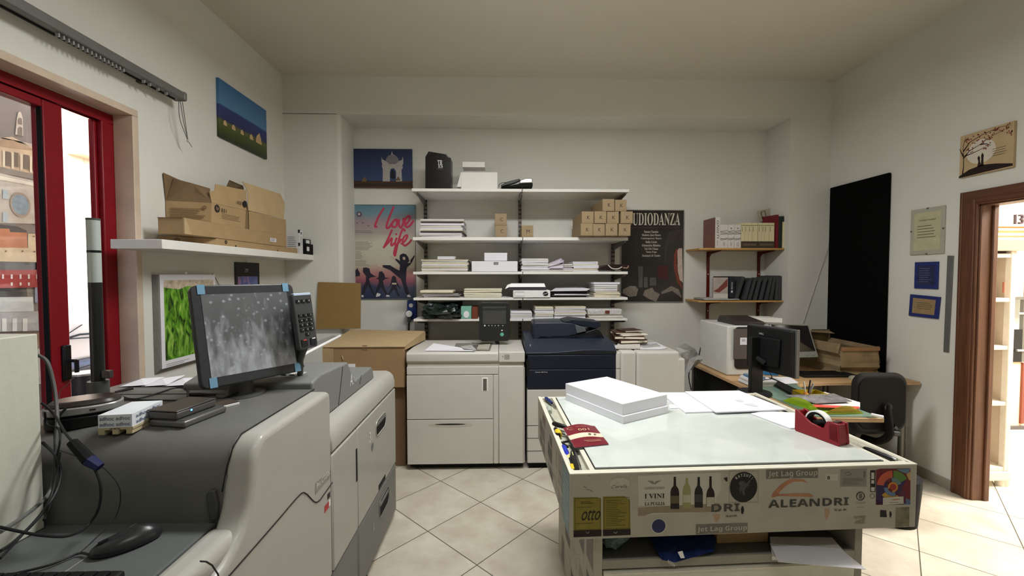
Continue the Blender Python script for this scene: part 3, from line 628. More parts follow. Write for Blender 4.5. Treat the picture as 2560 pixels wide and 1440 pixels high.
# document tray behind
t = thing('output_tray', 'sloping grey sheet tray with white rail edges, behind the touch monitor', 'tray', (-1.0, 2.6, 1.1))
pts = [aY(757, 862, 2.35), aY(835, 838, 3.0), aY(852, 842, 3.0), aY(757, 890, 2.35)]
A_, B_, Cc, D_ = V(-1.16, 2.38, 1.14), V(-1.18, 3.05, 1.24), V(-.98+.0, 3.05, 1.235), V(-1.06, 2.38, 1.13)
A_, B_ = aX(757, 865, -1.16), aY(832, 839, 2.95); Cc, D_ = aY(850, 840, 2.95), aX(757, 888, -1.02)
MB().prism([A_, D_, Cc, B_], (0, 0, -.006)).build('tray_plate', M('tray_grey', (122, 122, 120), .5), t)
MB().tube([D_, Cc], .009, 8).build('rail', white_pl, t)
MB().tube([V(D_.x, D_.y, D_.z), V(D_.x, D_.y, 1.172)], .01, 8).build('support_post', charcoal, t)

# ------------------------------------------------ things on the press
zt = 1.1305
# attention light pole
base = aZ(247, 990, zt)
t = thing('signal_light_pole', 'tall black status light pole with two frosted segments, in front of the window', 'light pole', base)
def upz(y_, bx=238): return aY(bx, y_, base.y).z
z_a, z_b, z_c, z_d = upz(706), upz(632), upz(626), upz(551)
rr_ = .0205
MB().cyl(base, V(base.x, base.y, z_a), rr_, 24).build('pole', M('pole_black', (34, 34, 35), .35), t, smooth=True)
MB().cyl(V(base.x, base.y, zt), V(base.x, base.y, zt+.06), .032, 24).build('pole_socket', charcoal, t, smooth=True)
fro = M('frosted_lens', (172, 180, 176), .3, var=.02, spec=.6)
MB().cyl(V(base.x, base.y, z_a), V(base.x, base.y, z_b), rr_*1.0, 24).build('lens', fro, t, smooth=True); MB().cyl(V(base.x, base.y, z_c), V(base.x, base.y, z_d), rr_, 24).build('lens', fro, t, smooth=True)
MB().cyl(V(base.x, base.y, z_b), V(base.x, base.y, z_c), rr_*1.02, 24).build('divider_ring', black, t, smooth=True); MB().cyl(V(base.x, base.y, z_d), V(base.x, base.y, z_d+.008), rr_*1.02, 24).build('cap', charcoal, t, smooth=True)
MB().box((base.x+.02, base.y-.01, zt+.07), (base.x+.05, base.y+.01, zt+.10)).build('clamp', dark_steel, t, bevel=.003)
# black oval device with silver band
t = thing('oval_network_device', 'oval black and silver desktop device with vented top at the left end of the press', 'device', (-1.30, 1.36, zt))
c = aZ(214, 1058, zt)*1; c.z = 0; ax = (V(.83, .56, 0), V(-.56, .83, 0), EZ)
def oval(mb, z0, z1, rx, ry, k=1.0, n=32, pw=2.6):
    def ring(z, s): return [c+ax[0]*(math.copysign(abs(math.cos(a))**(2/pw), math.cos(a))*rx*s)+ax[1]*(math.copysign(abs(math.sin(a))**(2/pw), math.sin(a))*ry*s)+V(0, 0, z) for a in [2*math.pi*i/n for i in range(n)]]
    a, b = ring(z0, 1), ring(z1, k); return mb.add(a+b, [(i, (i+1) % n, n+(i+1) % n, n+i) for i in range(n)]+[tuple(range(n-1, -1, -1)), tuple(range(n, 2*n))])
oval(MB(), zt, zt+.036, .088, .058).build('base', black, t, bevel=.004); oval(MB(), zt+.036, zt+.042, .082, .052).build('waist', dull_black, t)
oval(MB(), zt+.042, zt+.066, .09, .06).build('band', silver, t, bevel=.004); oval(MB(), zt+.066, zt+.082, .089, .059, .8).build('top_shell', M('brown_black_top', (48, 42, 38), .35), t, bevel=.006, seg=3)
MB().obox(c+ax[0]*.02-ax[1]*.0605+V(0, 0, zt+.052), ax[0]*.014, ax[1]*.002, V(0, 0, .004)).build('port', ink, t)
# note block on miniature pallet
pv = aZ(246, 1088, zt); pu = aZ(340, 1083, zt); 
t = thing('note_block_pallet', 'white block of note paper printed adhoc on a miniature wooden pallet', 'note block', pv)
u = (pu-pv).normalized(); wd = .088; dv = V(-u.y, u.x, 0); o = pv
zl = zt+.02; u1, d1 = u*wd, dv*.135
MB().obox(V(o.x, o.y, zl), u1, d1, V(0, 0, .038)).build('paper_block', M('note_white', (214, 218, 224), .8), t)
m = MB()
for k in (0, .41, .82):
    m.obox(V(o.x, o.y, zt)+u*wd*k, u*wd*.18, d1, V(0, 0, .013))
m.obox(V(o.x, o.y, zt+.013)-u*.002, u*(wd+.004), d1, V(0, 0, .007)); m.build('pallet', M('pale_wood', (178, 164, 132), .8, var=.08, vscale=40), t)
bl = M('navy_print', (62, 70, 104), .7, var=0)
for rr2 in (.27, .72):
    for cc2 in (.26, .74): text('adhoc', V(o.x, o.y, zl)+u*wd*cc2+V(0, 0, .038*rr2), u, EZ, wd*.42, .011, bl, t)
    for cc2 in (.3, .72): text('adhoc', V(o.x, o.y, zl)+u1+d1*cc2+V(0, 0, .038*rr2), dv, EZ, .05, .011, bl, t)
text('xxx', V(o.x, o.y, zt+.0165)+u*wd*.5, u, EZ, .03, .004, ink, t, 'nail_heads')
# two external drives
d0 = aZ(372, 1066, zt); d1_ = aZ(444, 1076, zt); u = V(.985, -.17, 0).normalized(); dv = V(.17, .985, 0).normalized()
t = thing('external_drive', 'flat silver and grey external drive, the lower one of the stacked pair', 'hard drive', d0)
MB().obox(d0, u*.125, dv*.16, V(0, 0, .02)).build('case', M('drive_grey', (106, 105, 102), .3, metal=.4), t, bevel=.006, seg=3)
MB().obox(d0+V(0, 0, .0202)+u*.006+dv*.006, u*.113, dv*.148, V(0, 0, .0015)).build('top_plate', charcoal, t, bevel=.001)
t = thing('external_drive', 'dark external drive with a blue light, stacked on the silver drive', 'hard drive', d0+V(0, 0, .022))
o = d0+V(-.008, .004, .022)
MB().obox(o, u*.105, dv*.145, V(0, 0, .024)).build('case', M('drive_side', (88, 87, 85), .35, metal=.3), t, bevel=.006, seg=3); MB().obox(o+V(0, 0, .0242), u*.105, dv*.145, V(0, 0, .004)).build('top_plate', M('drive_top', (60, 55, 50), .4), t, bevel=.002)
MB().ball(o+u*.1055+dv*.05+V(0, 0, .017), .003, .003, .003, 8, 6).build('status_light', M('blue_led', (90, 170, 255), .4, emit=2.5, var=0), t)
# white tablet / notebook with black edge
nb = aZ(520, 1030, zt); t = thing('notebook', 'flat black and white notebook lying by the monitor foot', 'notebook', nb)
u = V(.55, .83, 0).normalized(); dv = V(-.83, .55, 0)
MB().obox(nb, u*.10, dv*.10, V(0, 0, .008)).build('pages', white_pl, t, bevel=.001); MB().obox(nb+V(0, 0, .0082)+dv*.002, u*.10, dv*.098, V(0, 0, .002)).build('cover', M('brown_cover', (64, 56, 50), .5), t)
# black cable connector lying on the top
q = aZ(475, 990, zt)+V(0, 0, .006)
t = thing('cable', 'black cable and plug snaking across the top of the press', 'cable', q)
MB().tube([q, q+V(.04, .0, 0), q+V(.09, -.005, .0), q+V(.14, -.012, 0)], [.007, .007, .004, .004], 8).build('plug', cable_m, t)
for pp in (((285, 985), (330, 1000), (380, 990), (440, 972), (470, 978), (466, 1000)), ((270, 1000), (300, 1002), (360, 1003), (440, 1004), (480, 1004))):
    MB().tube([aZ(a, b_, zt)+V(0, 0, .004) for a, b_ in pp], .0032, 6, smooth_path=5).build('cord', cable_m, t)
t = thing('pen', 'black marker pen lying at the rear edge of the press by the window jamb', 'pen', aZ(300, 985, zt))
MB().tube([aZ(288, 984, zt)+V(0, 0, .006), aZ(332, 975, zt)+V(0, 0, .008)], [.004, .007], 8).build('barrel', cable_m, t)
# paper sheets behind the press by the wall
t = thing('loose_sheets', 'crumpled white sheets behind the press top by the calendar', 'paper', (-1.5, 1.85, 1.13))
m = MB()
for k in range(5):
    a = V(-1.62+k*.09, 1.80, 1.125); m.add([a, a+V(.11, .0, .006), a+V(.10, .12, .012+.008*(k % 2)), a+V(-.01, .13, .004), a+V(.05, .05, .02)], [(0, 1, 4), (1, 2, 4), (2, 3, 4), (3, 0, 4)])
m.build('sheets', paper, t); MB().box((-1.66, 1.725, .0), (-1.31, 1.95, 1.122)).build('shelf_plate', cover_dark, t)

# computer tower at the left edge
t = thing('computer_tower', 'large cream metal computer tower at the far left edge, standing on the press ledge', 'computer', (-1.35, .9, .906))
MB().box((-1.44, .62, .906), (-1.252, 1.158, 1.44)).build('case', M('tower_cream', (196, 197, 184), .6, var=.03, vscale=60, bump=.08, bscale=400), t, bevel=.003)
MB().box((-1.43, 1.158, .93), (-1.262, 1.164, 1.42)).build('rear_panel', steel, t)
MB().box((-1.442, .60, .905), (-1.25, .62, 1.442)).build('front_bezel', black, t, bevel=.006)
# mouse
mp_ = aZ(330, 1372, .908); mx_ = V(.74, .67, 0).normalized(); my_ = V(-.67, .74, 0)
t = thing('computer_mouse', 'black wired mouse with glossy base on the lower ledge of the press', 'mouse', mp_)
cm = aZ(318, 1362, .908)+V(0, 0, .001)
m = MB(); N = 24; rows = [(0, 1.0, 0), (.006, 1.04, 0), (.014, 1.0, 0), (.024, .86, .02), (.031, .62, .06), (.035, .30, .1), (.036, .02, .12)]
vs = []
for z, s, sh_ in rows:
    for i in range(N):
        a = 2*math.pi*i/N; x = math.cos(a); tp = 1 if x < 0 else 1
        vs.append(cm+mx_*(x*.068*s+sh_*.068)+my_*(math.sin(a)*.036*s*(1-.12*x))+V(0, 0, z*(1+.15*x)))
m.add(vs, [(j*N+i, j*N+(i+1) % N, (j+1)*N+(i+1) % N, (j+1)*N+i) for j in range(len(rows)-1) for i in range(N)]+[tuple(range(N-1, -1, -1)), tuple(range((len(rows)-1)*N, len(rows)*N))])
m.build('shell', M('mouse_black', (40, 42, 42), .28, var=.02), t, smooth=True)
MB().tube([cm-mx_*.034+V(0, 0, .0275), cm-mx_*.052+V(0, 0, .0235)], .005, 10).build('wheel', dull_black, t)
cb = [cm-mx_*.069+V(0, 0, .006), aZ(195, 1388, .908)+V(0, 0, .004), aZ(120, 1418, .908)+V(0, 0, .004), aZ(0, 1446, .908)+V(0, 0, .004)]
MB().tube(cb, .0028, 6, smooth_path=6).build('cord', cable_m, t)
# keyboard corner
kq = [aZ(292, 1421, .93), aZ(150, 1421, .93)]
t = thing('keyboard', 'black keyboard, only its top edge visible at the bottom left', 'keyboard', (-1.05, .85, .907))
yk = aZ(220, 1421, .93).y; x1_ = aZ(290, 1440, .93).x
MB().box((x1_-.44, yk-.16, .907), (x1_, yk, .927)).build('case', black, t, bevel=.008, seg=3)
k0 = None
for j in range(5):
    for i in range(14):
        if k0 is None: k0 = MB().box((x1_-.425, yk-.03, .927), (x1_-.402, yk-.012, .933)).build('keycap', dull_black, t, bevel=.002); continue
        k2 = k0.copy(); COL.objects.link(k2); k2.location = (i*.0292, -j*.027, 0)
# cables hanging at the left
def cable(label, pts, r, mat_=cable_m, name='cable', cat='cable', sm=8):
    o = MB().tube([Vector(p) for p in pts], r*.7, 8, smooth_path=sm).build(name, mat_, None, smooth=True); tag(o, label, cat, 'cables hanging beside the tower'); return o
P = lambda x, y, Y: aY(x, y, Y)
cable('thick grey cable looping down from behind the tower past the red window frame', [P(96, 888, 1.24), P(118, 905, 1.23), P(132, 950, 1.23), P(140, 1000, 1.22), P(143, 1060, 1.19), P(140, 1120, 1.17), P(136, 1190, 1.165), P(118, 1240, 1.14), P(60, 1290, 1.0), P(0, 1330, .9)], .0065, cable_g)
cable('black cable hanging in a wide loop against the dark press body', [P(105, 1008, 1.2), P(135, 1035, 1.18), P(165, 1085, 1.14), P(205, 1130, 1.12), P(240, 1180, 1.12), P(252, 1225, 1.12), P(245, 1275, 1.12), P(215, 1318, 1.1), P(170, 1340, 1.0), P(100, 1338, .93), P(0, 1318, .85)], .0045)
cable('black cable running from the tower down to the ledge corner', [P(106, 1106, 1.17), P(140, 1140, 1.15), P(152, 1180, 1.15), P(140, 1230, 1.12), P(100, 1290, 1.05), P(40, 1350, .95), P(0, 1378, .88)], .005)
cable('pair of black leads crossing low over the tower corner', [P(150, 1130, 1.15), P(140, 1190, 1.14), P(118, 1262, 1.09), P(60, 1332, .98), P(0, 1396, .88)], .0042)
cable('thin black lead curving down the dark press wall to the mouse', [P(150, 1126, 1.15), P(215, 1150, 1.13), P(262, 1172, 1.15), P(300, 1225, 1.16), P(290, 1290, 1.15), P(240, 1345, 1.0), P(195, 1386, .93)], .0018)
cable('short black lead looping behind the oval device', [P(112, 1030, 1.2), P(118, 1062, 1.2), P(145, 1070, 1.18), P(150, 1100, 1.15), P(142, 1140, 1.15)], .0035)
cable('thin pale lead looping up in front of the red window leaf', [P(146, 1020, 1.5), P(150, 980, 1.5), P(165, 965, 1.5), P(184, 945, 1.5)], .0018, cable_g)
cable('black lead dropping behind the oval device to the ledge', [P(165, 1020, 1.22), P(140, 1060, 1.2), P(138, 1150, 1.15), P(130, 1240, 1.12), P(110, 1300, 1.05)], .0045)
t = thing('cable_adapter', 'blue and black monitor plug hanging on a cable against the dark press body', 'plug', P(215, 1140, 1.13))
a_, b_, c2 = P(180, 1105, 1.13), P(222, 1150, 1.12), P(250, 1168, 1.12)
MB().tube([a_, b_], [.012, .015], 8).build('black_plug', dull_black, t); MB().tube([b_, c2], [.015, .011], 8).build('blue_plug', M('plug_blue', (22, 30, 76), .6), t)

# ================================================================== OUTSIDE THE WINDOW
# large printed display panel of town facades standing just outside the left pane
DX = -2.75
t = thing('facade_display_panel', 'tall printed display panel of stone town facades behind the left window pane', 'display panel', (DX, 1.6, 0))
def dq(p): return aX(p[0], p[1], DX)
MB().box((DX-.02, .2, -.1), (DX, aX(131, 600, DX).y, 3.2)).build('panel', M('display_grey', (150, 140, 138), .8, var=.12, vscale=5), t)
dcol = {}
def dpoly(pts, name, rgb, lv=1, var=.1):
    m_ = M('print_'+name, rgb, .8, var=var, vscale=25)
    return MB().poly([dq(p)+V(.0015*lv, 0, 0) for p in pts]).build('printed_'+name, m_, t)
def drow(pts_list, name, rgb, lv):
    mb = MB()
    for pts in pts_list: mb.poly([dq(p)+V(.0015*lv, 0, 0) for p in pts])
    return mb.build('printed_'+name, M('print_'+name, rgb, .8, var=.05), t)
def rect4(x0, y0, x1, y1, s=.2): return [(x0, y0), (x1, y0+(x1-x0)*s), (x1, y1+(x1-x0)*s*.9), (x0, y1)]
dpoly([(-60, 330), (105, 365), (108, 372), (-60, 350)], 'cornice', (206, 190, 172), 1)
dpoly([(-80, 352), (30, 342), (105, 382), (107, 440), (-80, 400)], 'pediment', (222, 196, 168), 1)
dpoly([(-40, 352), (30, 350), (92, 378), (-40, 360)], 'pediment_field', (190, 160, 134), 2)
dpoly([(-80, 400), (107, 440), (107, 452), (-80, 418)], 'ledge', (150, 140, 132), 2)
drow([rect4(x, y, x+12, y+36) for x, y in ((-18, 374), (12, 378), (32, 380), (58, 386), (80, 392))], 'dark_openings', (128, 110, 98), 3)
drow([rect4(x, y, x+6, y+40) for x, y in ((4, 376), (26, 380), (48, 384), (72, 390), (96, 396))], 'pale_columns', (236, 220, 198), 4)
dpoly([(-80, 414), (107, 458), (110, 560), (-80, 556)], 'arched_storey', (206, 196, 186), 2)
dpoly([(-80, 424), (107, 462), (107, 470), (-80, 434)], 'pale_cornice', (238, 230, 216), 3)
m = MB(); disc(m, dq((49, 512)), LU, LV, .042, 24, off=.006, ry=.058); m.build('printed_arch', M('print_arch_blue', (150, 166, 180), .7, var=.2, vscale=40), t)
m = MB(); disc(m, dq((49, 512)), LU, LV, .052, 24, off=.0062, ry=.07, inner=.82); m.build('printed_arch_ring', M('print_arch_ring', (176, 160, 146), .7), t)
drow([rect4(x, y, x+14, y+24) for x, y in ((4, 472), (86, 486), (4, 530), (88, 540))], 'pale_windows', (188, 200, 206), 4)
drow([[(40, 296), (44, 280), (50, 280), (55, 296), (56, 340), (36, 336)]], 'niche', (220, 206, 194), 3)
drow([[(42, 300), (46, 294), (52, 296), (53, 312), (42, 310)], [(42, 322), (47, 316), (53, 320), (53, 340), (42, 338)]], 'niche_shadow', (140, 128, 120), 4)
dpoly([(-80, 552), (40, 566), (64, 576), (64, 584), (-80, 600)], 'dark_gap', (96, 92, 92), 4)
dpoly([(-80, 568), (20, 572), (22, 580), (64, 582), (66, 620), (-80, 624)], 'orange_houses', (206, 140, 108), 5)
dpoly([(66, 584), (104, 586), (106, 600), (112, 626), (118, 656), (-80, 652), (-80, 618), (66, 620)], 'sand_tower', (228, 208, 176), 6)
drow([rect4(x, y, x+4, y+4, 0) for x, y in ((50, 626), (80, 627), (92, 590), (78, 589), (8, 626))], 'small_windows', (150, 120, 96), 7)
dpoly([(-80, 652), (120, 656), (122, 676), (-80, 680)], 'dark_street', (110, 106, 108), 5)
dpoly([(-80, 676), (98, 674), (100, 718), (-80, 722)], 'red_palace', (176, 72, 70), 6)
drow([rect4(x, 686, x+5, 697, 0) for x in (0, 22, 44, 65, 86)]+[rect4(x, 706, x+5, 714, 0) for x in (22, 44, 65)], 'white_windows', (240, 230, 226), 7)
dpoly([(84, 656), (122, 656), (126, 760), (84, 756)], 'blue_slab', (150, 154, 180), 5)
dpoly([(-80, 722), (62, 720), (64, 742), (-80, 744)], 'dark_block', (70, 66, 66), 7)
dpoly([(-80, 744), (78, 742), (80, 778), (-80, 782)], 'white_arcade', (214, 218, 220), 7)
dpoly([(-80, 782), (104, 778), (108, 826), (-80, 832)], 'grey_arcade', (186, 188, 190), 6)
drow([rect4(x, 796, x+12, 828, 0) for x in (0, 26, 52)], 'white_arches', (236, 236, 236), 7)
dpoly([(104, 760), (121, 760), (122, 836), (106, 838)], 'sign_strip', (238, 236, 232), 8)
drow([rect4(108, 766+k*14, 118, 774+k*14, 0) for k in range(5)], 'sign_marks', (180, 178, 176), 9)
dpoly([(-80, 836), (128, 832), (132, 872), (-80, 880)], 'brown_ground', (150, 126, 106), 6)
dpoly([(90, 872), (122, 866), (128, 960), (92, 960)], 'pale_steps', (206, 206, 204), 7)
# parked dark car, only bonnet, wiper and windscreen show in the open gap
car = thing('parked_car', 'dark grey parked car seen through the window gap, with wiper and pale windscreen', 'car', (-3.4, 2.9, -.12))
cg = M('car_grey', (84, 84, 90), .3, metal=.3)
def g3(x, y, X): return aX(x, y, X)
x0c = -3.3
hz_ = g3(200, 905, x0c).z
m = MB(); m.prism([(x0c, 1.9, -.05), (x0c, 1.9, hz_-.06), (x0c, 2.6, hz_-.03), (x0c, 3.2, hz_), (x0c, 4.6, hz_+.02), (x0c, 4.9, hz_-.2), (x0c, 4.9, -.05)], (-1.6, 0, 0)); m.build('body', cg, car, bevel=.06, seg=4)
m = MB(); m.prism([(x0c-.08, 2.1, hz_-.01), (x0c-.08, 2.3, g3(180, 800, x0c).z), (x0c-.08, 4.2, g3(230, 795, x0c).z), (x0c-.08, 4.5, hz_)], (-1.35, 0, 0)); m.build('windscreen', M('bright_glass', (226, 222, 222), .12, var=.03), car, bevel=.03)
MB().tube([g3(170, 845, x0c-.05), g3(200, 836, x0c-.05), g3(250, 832, x0c-.05)], .008, 6).build('wiper', black, car); MB().tube([g3(172, 847, x0c-.05), g3(250, 842, x0c-.05)], .005, 6).build('wiper', black, car)
MB().tube([g3(165, 838, x0c-.06), g3(205, 812, x0c-.07)], .004, 5).build('wiper', black, car)
MB().tube([g3(168, 930, x0c+.01), g3(250, 905, x0c+.01)], .004, 5).build('panel_gap', ink, car)
m = MB().cyl((x0c+.01, 2.35, .25), (x0c-.2, 2.35, .25), .33, 28); m.cyl((x0c+.01, 4.4, .25), (x0c-.2, 4.4, .25), .33, 28); m.build('wheels', dull_black, car)
MB().box((x0c-.4, 2.5, hz_), (x0c-.7, 2.9, hz_+.17)).build('parcel', card_pale, car)
t = thing('street_bin', 'dark cylindrical street bin with pale rim outside the window', 'bin', (-2.65, 2.35, -.12))
bp_ = aX(212, 935, -2.65)
MB().cyl(V(-2.65, bp_.y, -.12), V(-2.65, bp_.y, bp_.z), .075, 24).build('bin_body', M('bin_dark', (48, 46, 52), .35), t, smooth=True)
MB().cyl(V(-2.65, bp_.y, bp_.z), V(-2.65, bp_.y, bp_.z+.012), .078, 24).build('rim', silver, t, smooth=True)

# ================================================================== BACK WALL
FU, FV = V(1, 0, 0), V(0, 0, 1); FN = V(0, -1, 0)
def fY(x, y, Y, off=0): return aY(x, y, Y)+V(0, -off, 0)
def fpoly(mb, pxs, Y, off, mi=0): return mb.poly([fY(a, b, Y, off) for a, b in pxs], mi)
# bell tower canvas
p0, p1 = aY(863, 469, YB), aY(1031, 374, YB)
t = thing('canvas_picture', 'canvas photo of a white bell tower against dark blue sky, above the dance poster', 'picture', (p0.x, YB, p0.z))
MB().box((p0.x, YB-.022, p0.z), (p1.x, YB, p1.z)).build('canvas', ramp_mat('bell_sky', [(0, (36, 26, 20)), (.16, (58, 38, 24)), (.175, (50, 70, 110)), (.6, (38, 56, 98)), (1, (28, 40, 74))], 2, 0, p1.z-p0.z, .6), t, bevel=.002)
Yp = YB-.022
def pr(name, pxs_list, rgb, off=.001, Y=Yp, par=None, var=.08):
    mb = MB()
    for pxs in pxs_list: fpoly(mb, pxs, Y, off)
    return mb.build(name, M('ink_%d_%d_%d' % rgb, rgb, .7, var=var, vscale=50), par)
z5 = lambda pts: [(840+a/5.12, 350+b/5.12) for a, b in pts]
pr('printed_tower', [z5([(598, 530), (600, 370), (588, 340), (592, 300), (582, 280), (586, 215), (596, 250), (640, 270), (640, 240), (670, 200), (705, 190), (716, 140), (728, 185), (770, 205), (800, 240), (806, 270), (846, 255), (850, 210), (860, 240), (862, 300), (850, 320), (856, 360), (838, 380), (846, 530), (770, 530), (770, 400), (740, 360), (700, 370), (690, 410), (690, 530)])], (176, 172, 168), par=t)
pr('printed_dome', [z5([(640, 270), (640, 240), (670, 200), (715, 190), (770, 205), (800, 240), (806, 275), (760, 310), (680, 310)])], (124, 122, 126), .0016, par=t)
pr('printed_bell', [z5([(692, 480), (700, 430), (712, 385), (740, 385), (756, 430), (760, 490), (730, 500)])], (34, 34, 46), .002, par=t)
pr('printed_rooftop', [z5([(330, 535), (345, 490), (368, 470), (388, 500), (392, 535)]), z5([(765, 520), (785, 480), (800, 465), (826, 520)])], (112, 90, 64), .002, par=t)
pr('printed_parapet', [z5([(116, 610), (116, 590), (985, 595), (985, 618)]), z5([(116, 545), (500, 538), (985, 525), (985, 545), (116, 560)])], (84, 56, 36), .0012, par=t)
# dance poster
q0, q1 = aY(869, 747, YB), aY(1039, 512, YB)
t = thing('dance_poster', 'faded dance poster reading I Love Life with leaping dancers on a red horizon', 'poster', (q0.x, YB, q0.z))
MB().box((q0.x, YB-.008, q0.z), (q1.x, YB-.001, q1.z)).build('poster_sheet', ramp_mat('dance_poster_print', [(0, (46, 56, 86)), (.13, (62, 68, 96)), (.2, (150, 84, 96)), (.27, (176, 122, 120)), (.36, (190, 182, 166)), (.6, (198, 198, 180)), (.70, (170, 158, 154)), (.82, (162, 142, 148)), (.9, (112, 146, 160)), (1, (88, 130, 152))], 2, 0, q1.z-q0.z, .35, .10, 5), t)
Yp = YB-.008
fr = MB()
for a, b in (((869, 512), (1039, 513)), ((1039, 513), (1038, 748)), ((869, 748), (1038, 748)), ((869, 512), (869, 748))): fr.tube([fY(*a, Yp, .001), fY(*b, Yp, .001)], .004, 5)
fr.build('frame', M('thin_frame', (120, 124, 118), .5), t)
pk = M('magenta_script', (192, 58, 88), .6, var=.1)
zz = lambda x, y: (840+x/4, 490+y/4)
def stroke(name, pts, r, mat_, par, Y=Yp, conv=zz, off=.002, sm=5):
    pts = [fY(*conv(*p), Y, off) for p in pts]
    if sm: pts = catmull(pts, sm)
    mb = MB(); R = r if isinstance(r, list) else [r]*len(pts)
    for i in range(len(pts)-1):
        d = (pts[i+1]-pts[i]);
        if d.length < 1e-6: continue
        n = V(-d.z, 0, d.x).normalized()*r; e_ = d.normalized()*r*.4; dy = V(0, -.00004*i, 0)
        mb.poly([pts[i]-n-e_+dy, pts[i+1]-n+e_+dy, pts[i+1]+n+e_+dy, pts[i]+n-e_+dy])
    return mb.build(name, mat_, par)
lw = .0105
for s in ([(478, 122), (430, 200), (398, 275), (392, 306), (408, 308)],
          [(578, 108), (530, 220), (506, 300), (512, 322), (540, 305), (560, 270)],
          [(600, 232), (572, 255), (560, 290), (575, 312), (604, 300), (612, 255), (600, 235), (612, 262)],
          [(630, 235), (630, 290), (650, 318), (672, 270), (676, 228), (690, 240)],
          [(690, 300), (720, 262), (742, 222), (728, 200), (700, 225), (690, 275), (704, 310), (740, 296), (776, 246)],
          [(560, 340), (525, 420), (486, 500), (478, 514), (520, 470), (548, 430), (560, 428), (552, 480), (562, 494), (584, 470)],
          [(606, 420), (592, 470), (596, 490), (620, 470)],
          [(690, 350), (672, 330), (650, 370), (625, 450), (600, 560), (592, 596), (582, 570), (600, 500), (640, 455), (652, 430)],
          [(652, 480), (690, 450), (714, 405), (704, 392), (676, 420), (668, 470), (690, 496), (730, 470), (754, 440)],
          [(600, 378), (608, 384)]):
    stroke('printed_script', s, lw, pk, t)
grey_i = M('poster_grey_ink', (110, 104, 96), .7, var=0)
for (x0, y0, x1, y1, n) in ((163, 344, 400, 372, 2), (165, 455, 385, 545, 7), (165, 552, 270, 628, 6), (165, 640, 345, 700, 6)):
    a_, b_ = fY(*zz(x0, y1), Yp), fY(*zz(x1, y0), Yp)
    lines(MB(), (a_+b_)/2, FU, FV, b_.x-a_.x, b_.z-a_.z, n, thick=.25).build('printed_lines', grey_i, t)
dk = (40, 38, 50); cz = lambda pts: [zz(*p) for p in pts]
def dancer(polys, rgb=dk): pr('printed_dancer', [cz(p) for p in polys], rgb, .0025, YB-.008, t)
dancer([[(640, 590), (670, 574), (700, 582), (722, 610), (735, 650), (715, 672), (742, 668), (745, 640), (785, 590), (788, 602), (762, 660), (740, 690), (712, 714), (704, 745), (700, 860), (735, 985), (752, 1012), (722, 1014), (690, 960), (650, 830), (600, 790), (540, 740), (470, 712), (465, 690), (540, 692), (600, 730), (636, 745), (640, 690), (600, 645), (540, 612), (548, 602), (600, 625), (640, 650), (636, 610)]])
dancer([[(270, 720), (300, 714), (335, 725), (345, 770), (385, 800), (410, 806), (350, 812), (330, 830), (345, 880), (375, 960), (400, 1000), (370, 985), (320, 890), (290, 960), (270, 1008), (258, 1000), (262, 930), (300, 850), (300, 800), (270, 760)]])
dancer([[(430, 760), (460, 752), (485, 785), (490, 815), (540, 822), (490, 830), (470, 850), (480, 900), (520, 990), (500, 1000), (450, 910), (420, 950), (400, 1005), (392, 990), (410, 910), (430, 860), (425, 830), (395, 832), (425, 812)]])
dancer([[(560, 810), (580, 795), (600, 812), (608, 860), (650, 925), (640, 930), (604, 890), (610, 930), (640, 1005), (620, 1000), (582, 930), (560, 950), (525, 1005), (510, 1000), (550, 930), (560, 880), (530, 920), (548, 870)]])
dancer([[(165, 800), (175, 750), (205, 735), (215, 715), (222, 740), (240, 770), (240, 800), (200, 805), (190, 850), (170, 850)]])
sk = (200, 176, 160)
for q__ in [cz([(388, 680), (430, 676), (465, 692), (468, 712), (440, 715), (420, 700), (390, 690)]), cz([(535, 602), (560, 606), (600, 626), (592, 640), (545, 618)]), cz([(668, 610), (690, 608), (696, 630), (682, 642), (668, 632)]), cz([(560, 868), (605, 868), (606, 885), (562, 885)])]: pr('printed_skin', [q__], sk, .003, YB-.008, t)
for q__ in [cz([(400, 1000), (412, 968), (448, 980), (440, 1000), (405, 1010)]), cz([(712, 990), (735, 985), (752, 1012), (715, 1010)]), cz([(502, 990), (530, 990), (540, 1006), (504, 1006)]), cz([(256, 990), (275, 990), (278, 1012), (256, 1012)])]: pr('printed_shoe', [q__], (208, 208, 214), .003, YB-.008, t)
sc_ = fY(*zz(232, 182), Yp, .002); m = MB(); disc(m, sc_, FU, FV, .022, 18)
for k in range(16):
    a = 2*math.pi*k/16; r0, r1_ = .023, .045 if k % 2 else .036
    m.poly([sc_+V(math.cos(a-.12)*r0, 0, math.sin(a-.12)*r0), sc_+V(math.cos(a)*r1_, 0, math.sin(a)*r1_), sc_+V(math.cos(a+.12)*r0, 0, math.sin(a+.12)*r0)])
m.build('printed_sun', M('ink_sun', (96, 68, 82), .7, var=.3, vscale=120), t)
m = MB(); disc(m, sc_+V(0, -.001, 0), FU, FV, .014, 14); m.build('printed_face', M('ink_face', (196, 186, 184), .7), t)
m = MB()
for a, b in ((148, 268), (212, 268), (268, 268), (180, 300), (325, 298)):
    c0 = fY(*zz(a, b), Yp, .002); m.poly([c0, c0+V(-.014, 0, .008), c0+V(-.004, 0, -.003), c0+V(.002, 0, -.006), c0+V(.005, 0, -.002), c0+V(.013, 0, .006)])
m.build('printed_birds', ink, t)
